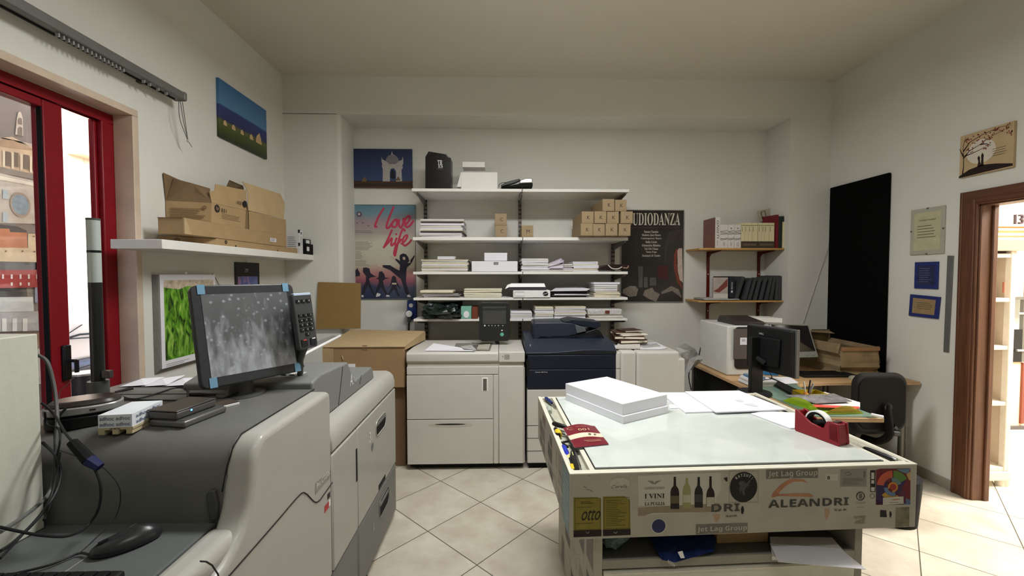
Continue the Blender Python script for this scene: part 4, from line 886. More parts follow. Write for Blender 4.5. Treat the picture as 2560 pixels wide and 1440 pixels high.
# blue socket with plug
bs = aY(1031, 775, YB)
t = thing('wall_socket', 'blue industrial wall socket with a white round plug and black cable', 'socket', (bs.x, YB, bs.z))
MB().box((bs.x-.045, YB-.06, bs.z-.10), (bs.x+.055, YB, bs.z+.11)).build('socket_box', M('deep_blue', (30, 52, 116), .4), t, bevel=.01)
MB().cyl((bs.x, YB-.062, bs.z+.055), (bs.x, YB-.07, bs.z+.055), .022, 20).build('switch', white_pl, t)
MB().cyl((bs.x-.012, YB-.06, bs.z-.03), (bs.x-.012, YB-.115, bs.z-.03), .04, 20).build('plug_collar', M('deep_blue'), t); MB().cyl((bs.x-.012, YB-.115, bs.z-.03), (bs.x-.012, YB-.122, bs.z-.03), .034, 20).build('plug_face', white_pl, t)
MB().tube([(bs.x-.012, YB-.09, bs.z-.06), (bs.x-.016, YB-.09, bs.z-.12)], .02, 10).build('plug_grip', charcoal, t)
MB().tube([(bs.x-.016, YB-.09, bs.z-.12), (bs.x-.02, YB-.09, bs.z-.2), (bs.x-.005, YB-.08, bs.z-.34), (bs.x+.01, YB-.08, bs.z-.6)], .009, 8, smooth_path=5).build('cable', cable_m, t)
MB().box((bs.x+.005, YB-.022, .3), (bs.x+.03, YB, bs.z-.10)).build('trunking', white_pl, t)
tq0, tq1 = aY(898, 846, YB), aY(988, 836, YB)
o = MB().box((tq0.x, YB-.03, tq0.z), (tq1.x, YB, tq1.z)).build('cable_trunking', white_pl, None, bevel=.002); tag(o, 'short white horizontal cable trunking low on the wall above the big carton', 'trunking')

# ------------------------------------------------ dark dance school poster on the right
q0, q1 = aY(1551, 755, YB), aY(1709, 526, YB)
t = thing('dance_poster', 'dark framed poster headed UDIODANZA with pale serif text, right of the shelving', 'poster', (q0.x, YB, q0.z))
MB().box((q0.x, YB-.012, q0.z), (q1.x, YB-.001, q1.z)).build('poster_sheet', M('poster_black', (42, 38, 35), .2, var=.25, vscale=4, spec=.6), t)
fr = MB(); x0, x1, z0, z1 = q0.x, q1.x, q0.z, q1.z
for a, b in (((x0, z0), (x1, z0)), ((x1, z0), (x1, z1)), ((x1, z1), (x0, z1)), ((x0, z1), (x0, z0))): fr.tube([V(a[0], YB-.012, a[1]), V(b[0], YB-.012, b[1])], .004, 5)
fr.build('frame', silver, t); Yp = YB-.012
pl = M('pale_print', (206, 200, 186), .6, var=.05)
z4 = lambda x, y: (1220+x/4.235, 440+y/4.235)
BOLD = lambda s: ''.join(chr(0x1D400+ord(c)-65) if c.isupper() else chr(0x1D41A+ord(c)-97) if c.islower() else c for c in s)
def tbox(s, pts, Y, mat_, par, conv=z4, off=.001, **k):
    (xa, ya), (xb, yb) = [conv(*p) for p in pts]; a_, b_ = aY(xa, yb, Y), aY(xb, ya, Y)
    return text(s, (a_+b_)/2, FU, FV, abs(b_.x-a_.x), abs(b_.z-a_.z), mat_, par, off=off, **k)
tbox(BOLD('TUDIODANZA'), ((1478, 392), (2035, 522)), Yp, pl, t)
lines(MB(), (fY(*z4(1525, 545), Yp)+fY(*z4(2040, 545), Yp))/2, FU, FV, fY(*z4(2040, 545), Yp).x-fY(*z4(1525, 545), Yp).x, .006, 1, ragged=0).build('printed_lines', M('poster_red_line', (120, 70, 60), .6), t)
for i, (s, w_) in enumerate((('Danza Classica', 150), ('Modern Jazz Dance', 200), ('Contemporary Dance', 215), ('Ballo Liscio', 120), ('Ginnastica Ritmica', 195), ('Tai Chi Chuan', 145), ('Yama Yoga', 115), ('Seminari di Teatro', 190))):
    tbox(BOLD(s), ((1728-w_/2, 578+i*36), (1728+w_/2, 602+i*36)), Yp, pl, t)
def p4(name, plist, rgb, off=.001): pr(name, [[z4(*p) for p in q] for q in plist], rgb, off, Yp, t, .2)
p4('printed_stone', [[(1425, 1240), (1430, 1200), (1500, 1165), (1560, 1165), (1590, 1200), (1570, 1270), (1500, 1280)], [(1640, 1260), (1660, 1210), (1740, 1180), (1760, 1220), (1820, 1250), (1780, 1330), (1700, 1300)], [(1830, 1230), (1940, 1165), (2020, 1200), (2050, 1290), (1950, 1215), (1840, 1250)]], (126, 116, 106))
p4('printed_pillar', [[(1590, 960), (1640, 955), (1636, 1180), (1596, 1180)], [(1650, 1070), (1690, 1070), (1690, 1180), (1650, 1180)], [(1710, 1075), (1780, 1075), (1780, 1160), (1715, 1160)]], (86, 82, 78))
p4('printed_drape', [[(1790, 950), (1900, 940), (1910, 1100), (1800, 1090)]], (72, 34, 36), .0012)
p4('printed_window', [[(2005, 790), (2020, 765), (2055, 765), (2062, 1130), (2030, 1100), (2008, 1000)]], (196, 176, 164), .0014)
p4('printed_window_edge', [[(1965, 960), (1970, 830), (1990, 770), (2006, 770), (1996, 900), (2010, 1040), (2050, 1140), (2058, 1200), (2000, 1120)]], (120, 60, 46), .0013)
p4('printed_arch', [[(1910, 600), (2062, 560), (2062, 660), (1900, 720), (1880, 930), (1865, 930), (1880, 700)]], (60, 54, 52), .0008)

# ------------------------------------------------ slotted wall shelving
SF, UB = 4.05, 4.53
zs = [2.422, 1.958, 1.6266, 1.3747, 1.1687]; TH = [.028, .03, .026, .024, .022]
sh = thing('wall_shelving', 'white five level wall shelving on dark slotted uprights behind the printers', 'shelving', (.2, YB, 1.6))
ux = [-.812, .202, 1.214]
x0s, x1s, xm = -.85, 1.232, .208
for i, (z, th) in enumerate(zip(zs, TH)):
    pass
def slot_mat():
    m = bpy.data.materials.new('slotted_steel'); m.use_nodes = True; n = m.node_tree.nodes; L = m.node_tree.links; b = n['Principled BSDF']
    tc = n.new('ShaderNodeTexCoord'); s = n.new('ShaderNodeSeparateXYZ'); L.new(tc.outputs['Object'], s.inputs[0])
    a = n.new('ShaderNodeMath'); a.operation = 'MULTIPLY'; a.inputs[1].default_value = 22; L.new(s.outputs[2], a.inputs[0])
    f = n.new('ShaderNodeMath'); f.operation = 'FRACT'; L.new(a.outputs[0], f.inputs[0]); g = n.new('ShaderNodeMath'); g.operation = 'LESS_THAN'; g.inputs[1].default_value = .45; L.new(f.outputs[0], g.inputs[0])
    mx = n.new('ShaderNodeMix'); mx.data_type = 'RGBA'; L.new(g.outputs[0], mx.inputs['Factor']); mx.inputs['A'].default_value = (lin(118), lin(110), lin(98), 1); mx.inputs['B'].default_value = (lin(40), lin(36), lin(32), 1); L.new(mx.outputs['Result'], b.inputs['Base Color']); b.inputs['Roughness'].default_value = .5
    return m
slm = slot_mat()
for x in ux: MB().box((x-.016, UB-.012, .9), (x+.016, YB, 2.42)).build('upright', slm, sh)
for bay, (xa, xb) in enumerate(((x0s+.012, xm-.004), (xm+.002, x1s))):
    for i, (z, th) in enumerate(zip(zs, TH)):
        xa2, xb2 = (xa-.005, xb+.006) if i == 0 else (xa, xb)
        xe = .006 if (i > 0 and bay == 1) else 0
        if i and bay == 0: xa2 -= .01
        MB().box((xa2-(.012 if i == 0 and bay == 0 else 0), SF, z-th), (xb2+(.0 if bay == 0 else 0), UB-.012, z)).build('shelf_board', white_lac, sh, bevel=.002)
for x in ux:
    for z, th in zip(zs, TH):
        dx = .03 if x < 0 else 0
        MB().prism([(x-.006, UB-.012, z-th-.002), (x-.006, SF+.03, z-th-.002), (x-.006, SF+.03, z-th-.018), (x-.006, UB-.10, z-th-.06), (x-.006, UB-.012, z-th-.075)], (.012, 0, 0)).build('bracket', steel, sh)
# ------------------------------------------------ contents
def bundle(name, label, cat, group, pxb, Yf, depth, ztop_of, n, mats, jit=.006, wjit=.0, yjit=.01, bevel=0):
    """stack of n sheaves; pxb = (x0, x1) px at the front plane, y0 px of the top; it sits on z"""
    xa, xb = aY(pxb[0], 700, Yf).x, aY(pxb[1], 700, Yf).x; z = ztop_of; H = aY((pxb[0]+pxb[1])/2, pxb[2], Yf).z-z
    t = MB(); hs = [random.uniform(.6, 1.4) for _ in range(n)]; sm_ = sum(hs); zc = z
    for i, h in enumerate(hs):
        h = h/sm_*H; a = random.uniform(-jit, jit); b = random.uniform(-jit, jit)-wjit*random.random(); y = random.uniform(0, yjit); g = min(.0016, h*.12)
        th_ = random.uniform(-1, 1)*jit*4; e1 = V(math.cos(th_), math.sin(th_), 0)*(xb-xa+b-a); e2 = V(-math.sin(th_), math.cos(th_), 0)*depth; dz = random.uniform(-.12, .12)*h if n > 2 else 0
        t.obox(V(xa+a, Yf+y+max(0, -e1.y), zc+g), e1+V(0, 0, dz), e2, V(0, 0, h-g-abs(dz)), i % len(mats)); zc += h
    o = t.build(name, mats, None, bevel=bevel); tag(o, label, cat, group); return o
g3_, g4_, g5_ = 'paper stacks on the middle shelf', 'paper stacks on the fourth shelf', 'items on the lowest shelf'
z2, z3, z4s, z5s = [z+.0005 for z in zs[1:]]
pg, pw2, dkp = M('sheaf_grey', (206, 202, 196), .85), M('sheaf_cream', (222, 214, 190), .85), M('sheaf_dark', (74, 66, 62), .7)
bundle('paper_stack', 'untidy stack of large white sheets at the left end of the second shelf', 'paper stack', None, (1051, 1160, 547), SF+.012, .42, z2, 11, [paper, pg, paper, dkp, paper_w], .008, .02, .02)
tc_ = M('toner_card', (152, 132, 102), .8, var=.05)
def toner(letter, x, zq, label, Yf=SF-.05, s=.113, L_=.46, rz=0, group='letter K toner boxes'):
    t = thing('toner_box', label, 'box', (x, Yf, zq), group)
    MB().box((x-s/2, Yf, zq), (x+s/2, Yf+L_, zq+s)).build('carton', tc_, t, bevel=.002)
    text(letter, V(x+s*.06, Yf, zq+s*.5), FU, FV, s*(.24 if letter != 'M' else .28), s*.3, ink, t)
    MB().box((x-s/2-.0004, Yf-.0006, zq+s*.10), (x+s/2+.0004, Yf+.001, zq+s*.11)).build('lid_crease', card_dark, t)
    if rz: t.rotation_euler = (0, 0, rz)
    return t
xc = lambda px: aY(px, 560, SF-.04).x
toner('C', xc(1253), z2+.002, 'brown toner box lettered C, lower of the two C boxes', SF+.02, group='letter C toner boxes'); toner('C', xc(1252), z2+.117, 'brown toner box lettered C, upper of the two C boxes', SF+.025, group='letter C toner boxes')
toner('M', xc(1319.5), z2+.002, 'brown toner box lettered M, alone right of the middle upright', SF+.02, group=None)
nm = ['leftmost', 'second from left', 'third from left', 'rightmost']
Yk = 3.90; xk = lambda px: aY(px, 560, Yk).x
for row, (zq, pxs, rn, tw) in enumerate(((z2+.002, (1467, 1498, 1529, 1562.5), 'bottom', .112), (z2+.116, (1470, 1501, 1533, 1567), 'middle', .112))):
    for i, px in enumerate(pxs): toner('K', xk(px), zq, 'brown toner box lettered K, %s in the %s row of K boxes' % (nm[i], rn), Yk+.01*((i+row) % 2), tw, .5)
toner('K', xk(1521), z2+.230, 'brown toner box lettered K, left one of the two topmost K boxes', Yk, .112, .5, .0); toner('K', xk(1552.5), z2+.230, 'brown toner box lettered K, right one of the two topmost K boxes', Yk+.01, .108, .5)
bundle('paper_stack', 'curled stack of cream printed sheets at the left end of the third shelf', 'paper stack', g3_, (1054, 1171, 649), SF+.01, .40, z3, 12, [pw2, pg, paper, pw2], .006, .01)
o = bundle('paper_stack', 'small block of white cards on top of the cream sheets, third shelf left', 'paper stack', g3_, (1094, 1137, 641), SF+.02, .1, aY(1110, 648, SF).z, 2, [paper], .002)
MB_ = MB().tube([aY(1150, 652, SF+.05), aY(1170, 652, SF+.03), aY(1176, 662, SF+.02), aY(1174, 675, SF+.02)], .007, 6, smooth_path=5).build('black_folder', black); tag(MB_, 'curled black folder edge sticking out beside the cream sheets on the third shelf', 'folder')
bundle('box', 'wide white paper packet in the middle of the third shelf', 'packet', None, (1179, 1294, 653), SF+.01, .38, z3, 1, [paper], .0, bevel=.004)
t = bundle('box', 'small white box with a grey label on top of the wide white packet', 'box', None, (1211, 1268, 632), SF+.02, .2, aY(1240, 652.5, SF).z, 1, [paper], 0, bevel=.002)
MB().box((aY(1234, 655, SF).x, SF+.008, aY(1234, 661, SF).z), (aY(1246, 655, SF).x, SF+.0101, aY(1234, 655, SF).z)).build('grey_label', MATS['grey_print'], t)
bundle('paper_stack', 'tall stack of white sheets just right of the middle upright, third shelf', 'paper stack', g3_, (1305, 1370, 646), SF+.01, .40, z3, 9, [paper, pg, paper], .006)
t = bundle('paper_stack', 'loose leaflets with a slanted violet sheet between two white stacks, third shelf', 'leaflets', g3_, (1370, 1431, 660), SF+.015, .3, z3, 4, [pg, M('lilac_paper', (206, 200, 214), .8), paper_g], .005)
a, b = aY(1372, 667, SF), aY(1410, 655, SF); MB().add([a, b, b+V(0, .2, .045), a+V(0, .2, .03)], [(0, 1, 2, 3)]).build('slanted_sheet', M('lilac_paper'), t)
MB().add([aY(1408, 670, SF-.005), aY(1410, 650, SF-.005), aY(1400, 650, SF+.1), aY(1372, 670, SF-.005)], [(0, 1, 2, 3)]).build('slanted_sheet', M('lilac_paper'), t)
bundle('paper_stack', 'stack of cream booklets near the right end of the third shelf', 'paper stack', g3_, (1433, 1496, 654), SF+.01, .36, z3, 7, [paper, pw2, paper], .006)
t = thing('brown_bag', 'flattened black and brown bag with a white strap hanging over the third shelf end', 'bag', aY(1530, 677, SF-.02))
m = MB(); pa = [aY(1496, 674, SF-.02), aY(1500, 666, SF-.02), aY(1525, 661, SF-.02), aY(1552, 661, SF-.02), aY(1572, 664, SF-.02), aY(1570, 672, SF-.02), aY(1545, 675, SF-.02)]
m.prism(pa, (0, .25, 0)); m.build('bag_body', M('bag_brown', (38, 22, 18), .35, var=.3, vscale=30), t, bevel=.006)
MB().tube([aY(1520, 662, SF-.025), aY(1530, 671, SF-.025), aY(1545, 672, SF-.025), aY(1555, 667, SF-.025)], .005, 6, smooth_path=5).build('strap', pg, t); MB().tube([aY(1557, 669, SF-.025), aY(1568, 670, SF-.025), aY(1571, 664, SF-.025)], .005, 6, smooth_path=4).build('strap', M('buckle_tan', (170, 130, 110), .5), t)
# fourth shelf
bundle('paper_stack', 'jumbled colour proofs at the left end of the fourth shelf, under a cream block', 'paper stack', g4_, (1056, 1148, 733), SF+.005, .36, z4s, 7, [paper_g, pg, dkp, paper], .012, 0, .02)
bundle('paper_stack', 'cream paper block on top of the jumbled proofs, fourth shelf left', 'paper stack', g4_, (1049, 1132, 726), SF-.005, .3, aY(1090, 733, SF).z, 1, [pw2], .0, bevel=.006)
bundle('paper_stack', 'thick creased packet of cream leaflets in the left bay of the fourth shelf', 'paper stack', g4_, (1160, 1255, 722), SF+.0, .36, z4s, 5, [pw2, paper_w, pw2], .006, bevel=.003)
bundle('flat_box', 'flat white box with a round black logo across the middle upright, fourth shelf', 'box', None, (1283, 1376, 726), SF-.02, .34, z4s, 1, [white_pl], 0, bevel=.002)
o = bpy.data.objects[-1] if False else [q for q in COL.objects if q.name.startswith('flat_box')][-1]
cl = aY(1364, 734, SF-.021); m = disc(MB(), cl, FU, FV, .026, 20, ry=.021); m.build('round_logo', ink, o)
MB().tube([cl+V(-.022, -.001, -.008), cl+V(.022, -.001, .008)], .0025, 4).build('logo_stripe', white_pl, o)
m = MB(); a, b = aY(1287, 739.5, SF-.0205), aY(1311, 729, SF-.0205); m.tube([V(a.x, a.y, a.z), V(b.x, a.y, a.z), V(b.x, a.y, b.z), V(a.x, a.y, b.z), V(a.x, a.y, a.z)], .0012, 4); m.build('label_outline', MATS['grey_print'], o)
t = thing('open_box_lid', 'opened white shallow box with a torn dark edge on top of the flat logo box', 'box', aY(1310, 725, SF))
x_a, x_b, zl0 = aY(1268, 720, SF).x, aY(1366, 720, SF).x, aY(1310, 725.5, SF-.02).z
MB().add([(x_a+.02, SF-.015, zl0+.03), (x_b-.01, SF-.015, zl0+.03), (x_b-.02, SF-.0, zl0+.064), (x_a+.035, SF, zl0+.064), (x_a+.05, SF+.3, zl0+.064), (x_b-.02, SF+.3, zl0+.064)], [(0, 1, 2, 3), (3, 2, 5, 4)]).build('lid', white_pl, t)
MB().box((x_a+.01, SF-.005, zl0+.001), (x_b, SF+.3, zl0+.028)).build('tray', M('dark_inside', (60, 58, 66), .7), t)
MB().add([(x_a+.02, SF-.015, zl0+.03), (x_a-.02, SF-.03, zl0+.012), (x_a, SF, zl0+.05), (x_a+.035, SF, zl0+.064)], [(0, 1, 2, 3)]).build('torn_flap', white_pl, t)
t = bundle('paper_pile', 'untidy dark pile of bags and sheets with white top sheet, fourth shelf', 'paper pile', g4_, (1382, 1470, 728), SF+.0, .34, z4s, 6, [black, dkp, paper, M('slate_card')], .02, 0, .03)
MB().add([aY(1376, 728, SF-.01), aY(1466, 727, SF-.01), aY(1476, 722, SF+.05), aY(1440, 716, SF+.3), aY(1390, 719, SF+.2)], [(0, 1, 2, 3, 4)]).build('top_sheet', paper, t)
bundle('paper_stack', 'cream leaflet pad at the base of the right end stack, fourth shelf', 'paper stack', g4_, (1487, 1551, 730), SF+.0, .34, z4s, 3, [pw2], .008)
bundle('paper_stack', 'tall block of white sheets at the right end of the fourth shelf', 'paper stack', g4_, (1486, 1544, 711), SF+.0, .34, aY(1510, 730, SF).z+.001, 4, [pg, paper], .003)
bundle('paper_stack', 'thin white board on top of the tall right end stack, fourth shelf', 'paper stack', g4_, (1484, 1550, 706), SF-.0, .36, aY(1510, 711, SF).z+.001, 1, [paper], .0)
# fifth shelf
t = thing('plastic_bag_pile', 'crumpled dark green and black plastic bags at the left end of the lowest shelf', 'bags', aY(1095, 799, SF), g5_)
def crumple(mb, c, rx, ry, rz, seed, amp=.28, n=18, mm=12, lo=-9, hi=9):
    rnd = random.Random(seed); k = len(mb.v); mb.ball(c, rx, ry, rz, n, mm)
    for i in range(k, len(mb.v)):
        v = mb.v[i]; d = v-Vector(c); q = Vector(c)+d*(1+rnd.uniform(-amp, amp)); q.z = min(max(q.z, lo), hi); mb.v[i] = q
    return mb
gdk = M('bag_dark_green', (32, 44, 40), .28, var=.5, vscale=25)
crumple(MB(), aY(1092, 778, SF+.06), .14, .12, .075, 3, lo=z5s, hi=z4s-.03).build('bag', gdk, t); crumple(MB(), aY(1110, 790, SF+.04), .16, .1, .05, 5, lo=z5s).build('bag', M('bag_black_white', (40, 40, 38), .3, var=.9, vscale=35), t)
crumple(MB(), aY(1128, 776, SF+.05), .08, .08, .06, 6, lo=z5s, hi=z4s-.03).build('bag', gdk, t)
MB().prism([aY(1070, 762, SF+.1), aY(1150, 757, SF+.1), aY(1150, 772, SF+.1), aY(1070, 775, SF+.1)], (0, .28, 0)).build('folded_bag', dull_black, t)
t = bundle('box', 'small green and white box with a brown end, lowest shelf left bay', 'box', g5_, (1152, 1178, 766), SF-.0, .25, z5s, 1, [M('green_carton', (120, 178, 160), .5)], 0, bevel=.002)
MB().box((aY(1180, 780, SF).x, SF, z5s), (aY(1194, 780, SF).x, SF+.25, z5s+.115)).build('brown_end', M('brown_carton', (112, 56, 40), .5), t)
c = aY(1166, 786, SF-.001); disc(MB(), c, FU, FV, .028, 20, off=.001, ry=.034).build('printed_shape', paper, t)
bundle('paper_stack', 'low stack of white sheets just right of the control screen, lowest shelf', 'paper stack', g5_, (1277, 1330, 779), SF+.0, .34, z5s, 5, [paper, pg], .004)
bundle('paper_stack', 'left stack of white sheets in the right bay of the lowest shelf', 'paper stack', g5_, (1338, 1384, 767), SF+.0, .34, z5s, 6, [paper, pg, pw2], .004)
bundle('paper_stack', 'wide stack of white and cream sheets in the middle of the lowest right bay', 'paper stack', g5_, (1388, 1465, 767), SF+.0, .36, z5s, 8, [paper, pg, paper, pw2], .008)
bundle('folder', 'flat cream folders under the patterned packet, right end of the lowest shelf', 'folder', g5_, (1474, 1558, 789), SF-.01, .34, z5s, 3, [pw2, paper], .008)
t = bundle('patterned_packet', 'rolled white packet with small grey pattern and brown label, lowest shelf right end', 'packet', g5_, (1470, 1557, 773), SF-.01, .3, aY(1510, 789, SF).z+.001, 1, [M('dotted_white', (196, 194, 192), .6, var=.35, vscale=160)], 0, bevel=.012)
MB().box((aY(1512, 780, SF).x, SF-.0125, aY(1512, 783, SF).z), (aY(1523, 780, SF).x, SF-.0105, aY(1512, 776, SF).z)).build('brown_label', MATS['brown_carton'], t)
# top shelf
zt1 = zs[0]+.0005
t = thing('gift_bag', 'black paper gift bag printed TRES standing on the top shelf', 'bag', aY(1094, 466, SF+.05))
Yg = SF+.06; c5 = lambda x, y: (840+x/5.12, 350+y/5.12)
m = MB(); P5 = lambda x, y, d=0: aY(*c5(x, y), Yg+d)
f = [P5(1143, 600), P5(1468, 600), P5(1468, 230), P5(1395, 180), P5(1185, 145), P5(1143, 215)]
f[0].z = f[1].z = zt1; m.prism(f, (0, .16, 0)); m.build('bag_body', M('gift_black', (16, 15, 15), .3, var=0), t, bevel=.002)
MB().tube([P5(1180, 190, -.002), P5(1228, 145, -.002)], .002, 5).build('handle', steel, t); MB().prism([P5(1395, 172, -.004), P5(1412, 172, -.004), P5(1452, 225, -.004), P5(1440, 228, -.004)], (0, .003, 0)).build('handle', steel, t)
tbox(BOLD('TR'), ((1300, 258), (1362, 320)), Yg, white_pl, t, c5); tbox(BOLD('ES'), ((1308, 316), (1366, 358)), Yg, white_pl, t, c5)
lines(MB(), P5(1333, 372, -.0), FU, FV, .06, .006, 1, ragged=0).build('printed_lines', steel, t)
Yw = SF+.08
P6 = lambda x, y, d=0: aY(*c5(x, y), Yw+d)
a, b = P6(1600, 600), P6(2068, 405); o = MB().box((a.x, Yw, zt1), (b.x, Yw+.2, b.z)).build('white_box', white_lac, None, bevel=.003); tag(o, 'plain white box with a thin dark lid line on the top shelf', 'box')
MB().box((a.x-.001, Yw-.0012, b.z-.006), (b.x+.001, Yw+.01, b.z-.003)).build('lid_line', M('grey_print'), o)
MB().prism([P6(1548, 600), P6(1600, 600), P6(1600, 405)], (0, .18, 0)).build('leaning_flap', white_lac, o)
a, b = P6(1612, 400), P6(1902, 332); o2 = MB().box((a.x, Yw+.05, b.z-.001+(a.z-b.z)*-1+.002), (b.x, Yw+.2, b.z)).build('white_box', white_lac, None, bevel=.002); tag(o2, 'smaller white box stacked on the plain white box, top shelf', 'box')
t = thing('desk_phone', 'black and silver handset device with a dangling cord on the top shelf', 'handset', aY(1300, 468, SF))
Y7 = SF+.02; P7 = lambda x, y, d=0: aY(*c5(x, y), Y7+d)
MB().prism([P7(2110, 602), P7(2500, 608), P7(2518, 590), P7(2518, 550), P7(2340, 560), P7(2180, 590)], (0, .12, 0)).build('base', dull_black, t, bevel=.004)
MB().prism([P7(2340, 556), P7(2518, 548), P7(2518, 500), P7(2495, 486), P7(2430, 486), P7(2360, 510)], (0, .12, 0)).build('silver_shell', silver, t, bevel=.008)
MB().prism([P7(2120, 596, -.004), P7(2300, 545, -.004), P7(2360, 512, -.004), P7(2350, 494, -.004), P7(2200, 530, -.004), P7(2110, 575, -.004)], (0, .06, 0)).build('handset', black, t, bevel=.004)
MB().tube([P7(2085, 600), P7(2090, 570), P7(2130, 548), P7(2180, 545)], .003, 5, smooth_path=5).build('cord', cable_m, t)
MB().tube([P7(2380, 605, -.025), P7(2385, 630, -.025), P7(2375, 670, -.03), P7(2350, 690, .0), P7(2345, 740, .02)], .003, 5, smooth_path=5).build('cord', cable_m, t)
# cardboard sheet leaning on the pier/recess, and cartons
a, b, c_, d_ = aY(795, 705, 4.12), aY(902, 708, 4.3), aY(900, 850, 4.2), aY(788, 845, 3.98)
o = MB().prism([aY(795, 705, 4.15), aY(902, 708, 4.15), V(-1.38, 4.12, 1.07), V(-1.81, 4.12, 1.07)], (0, .006, 0)).build('cardboard_sheet', M('sheet_card', (140, 112, 66), .85, var=.04), None); tag(o, 'flat brown cardboard sheet standing upright behind the big carton', 'cardboard')
t = thing('shipping_carton', 'big closed brown shipping carton with a white label left of the light printer', 'box', (-1.1, 3.75, .676))
MB().box((-1.448, 3.41, .676), (-.79, 4.14, 1.01)).build('carton', M('big_carton', (148, 120, 86), .85, var=.05, vscale=8), t, bevel=.006)
MB().prism([(-1.46, 3.40, 1.011), (-.785, 3.40, 1.011), (-.72, 3.95, 1.062), (-1.46, 4.1, 1.062)], (0, 0, .005)).build('top_flap', card_pale, t)
MB().prism([(-.788, 3.42, .985), (-.788, 3.42, 1.012), (-.72, 3.95, 1.06), (-.72, 3.95, .985)], (.004, 0, 0)).build('side_flap', card_pale, t)
a, b = aY(828, 926, 3.408), aY(888, 910, 3.408); MB().box((a.x, 3.4065, a.z), (b.x, 3.41, b.z)).build('shipping_label', paper, t)
MB().box((aY(905, 870, 3.4).x, 3.407, aY(905, 876, 3.4).z), (aY(917, 870, 3.4).x, 3.41, aY(905, 864, 3.4).z)).build('tape', card_dark, t)
MB().tube([aY(855, 890, 3.405), aY(858, 899, 3.405)], .005, 6).build('torn_bit', card_pale, t)
MB().prism([(-1.447, 3.408, .70), (-1.36, 3.408, .70), (-1.36, 3.408, 1.0), (-1.41, 3.408, 1.005), (-1.447, 3.408, 1.005)], (0, -.004, 0)).build('corner_flap', cardboard, t)
o = MB().box((-1.44, 3.47, 0), (-.80, 4.12, .674)).build('shipping_carton', M('under_carton', (112, 88, 64), .85, var=.06), None, bevel=.006); tag(o, 'brown carton on the floor, lower one under the big carton with the label', 'box')

# ================================================================== CREAM FEEDER + DIGITAL PRESS + FINISHER
YM = 3.38
def mx(px, py=1000): return aY(px, py, YM).x
def mz(py, px=1200): return aY(px, py, YM).z
fd = thing('sheet_feeder', 'cream floor standing sheet feeder cabinet with two deep drawers, left of the navy printer', 'printer', (-.3, 3.7, 0))
xa, xb, xc_ = mx(1017), mx(1312), mx(1247)
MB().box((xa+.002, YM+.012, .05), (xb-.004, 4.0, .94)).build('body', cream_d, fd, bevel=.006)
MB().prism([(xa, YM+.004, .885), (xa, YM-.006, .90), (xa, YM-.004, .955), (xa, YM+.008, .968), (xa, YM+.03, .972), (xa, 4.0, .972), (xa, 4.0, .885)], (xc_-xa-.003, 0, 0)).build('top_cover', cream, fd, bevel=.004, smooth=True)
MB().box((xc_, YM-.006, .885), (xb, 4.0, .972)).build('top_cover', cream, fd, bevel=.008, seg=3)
MB().box((xa, YM+.003, mz(936)), (xc_-.003, YM+.02, mz(917))).build('strip_panel', cream, fd, bevel=.003)
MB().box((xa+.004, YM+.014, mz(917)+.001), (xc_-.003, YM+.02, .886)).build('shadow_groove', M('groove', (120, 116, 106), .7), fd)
MB().box((xa, YM, mz(1047)), (mx(1232.5), YM+.02, mz(938))).build('door', cream, fd, bevel=.003)
MB().box((xa, YM, .052), (mx(1232.5), YM+.02, mz(1049))).build('drawer', cream, fd, bevel=.003)
MB().box((mx(1234), YM+.001, .052), (mx(1245.5), YM+.02, mz(938))).build('strip_panel', cream, fd, bevel=.002)
MB().box((mx(1247.5), YM-.001, .052), (mx(1308), YM+.02, mz(916))).build('side_column', cream, fd, bevel=.004)
MB().box((mx(1309), YM+.012, .052), (xb, YM+.03, mz(920))).build('edge_post', cream_d, fd)
h = [f for f in fd.children if f.name.startswith('door')][0]
MB().box((mx(1205), YM-.002, mz(978)), (mx(1220), YM+.002, mz(944))).build('handle_frame', white_pl, h, bevel=.002); MB().box((mx(1208), YM-.004, mz(976)), (mx(1217), YM+.0, mz(947))).build('handle_recess', steel, h, bevel=.001)
dwr = [f for f in fd.children if f.name.startswith('drawer')][0]
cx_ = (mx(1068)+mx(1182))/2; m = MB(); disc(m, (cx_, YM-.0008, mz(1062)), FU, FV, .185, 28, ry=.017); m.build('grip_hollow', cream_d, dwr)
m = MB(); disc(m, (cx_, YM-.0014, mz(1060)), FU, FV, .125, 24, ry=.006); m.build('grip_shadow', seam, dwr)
MB().box((mx(1261), YM-.0075, mz(898)), (mx(1274), YM-.006, mz(886))).build('icon_sticker', M('icon_grey', (150, 148, 140), .6, var=.5, vscale=180), fd); MB().box((mx(1256), YM-.0075, mz(892.5)), (mx(1258), YM-.006, mz(890.5))).build('status_mark', ink, fd)
for x in (xa+.16, mx(1270)): MB().cyl((x, YM+.14, .0), (x, YM+.14, .055), .03, 14).build('caster', dull_black, fd)
MB().box((xa+.02, YM+.03, .02), (xb-.02, 3.95, .052)).build('plinth', dull_black, fd)
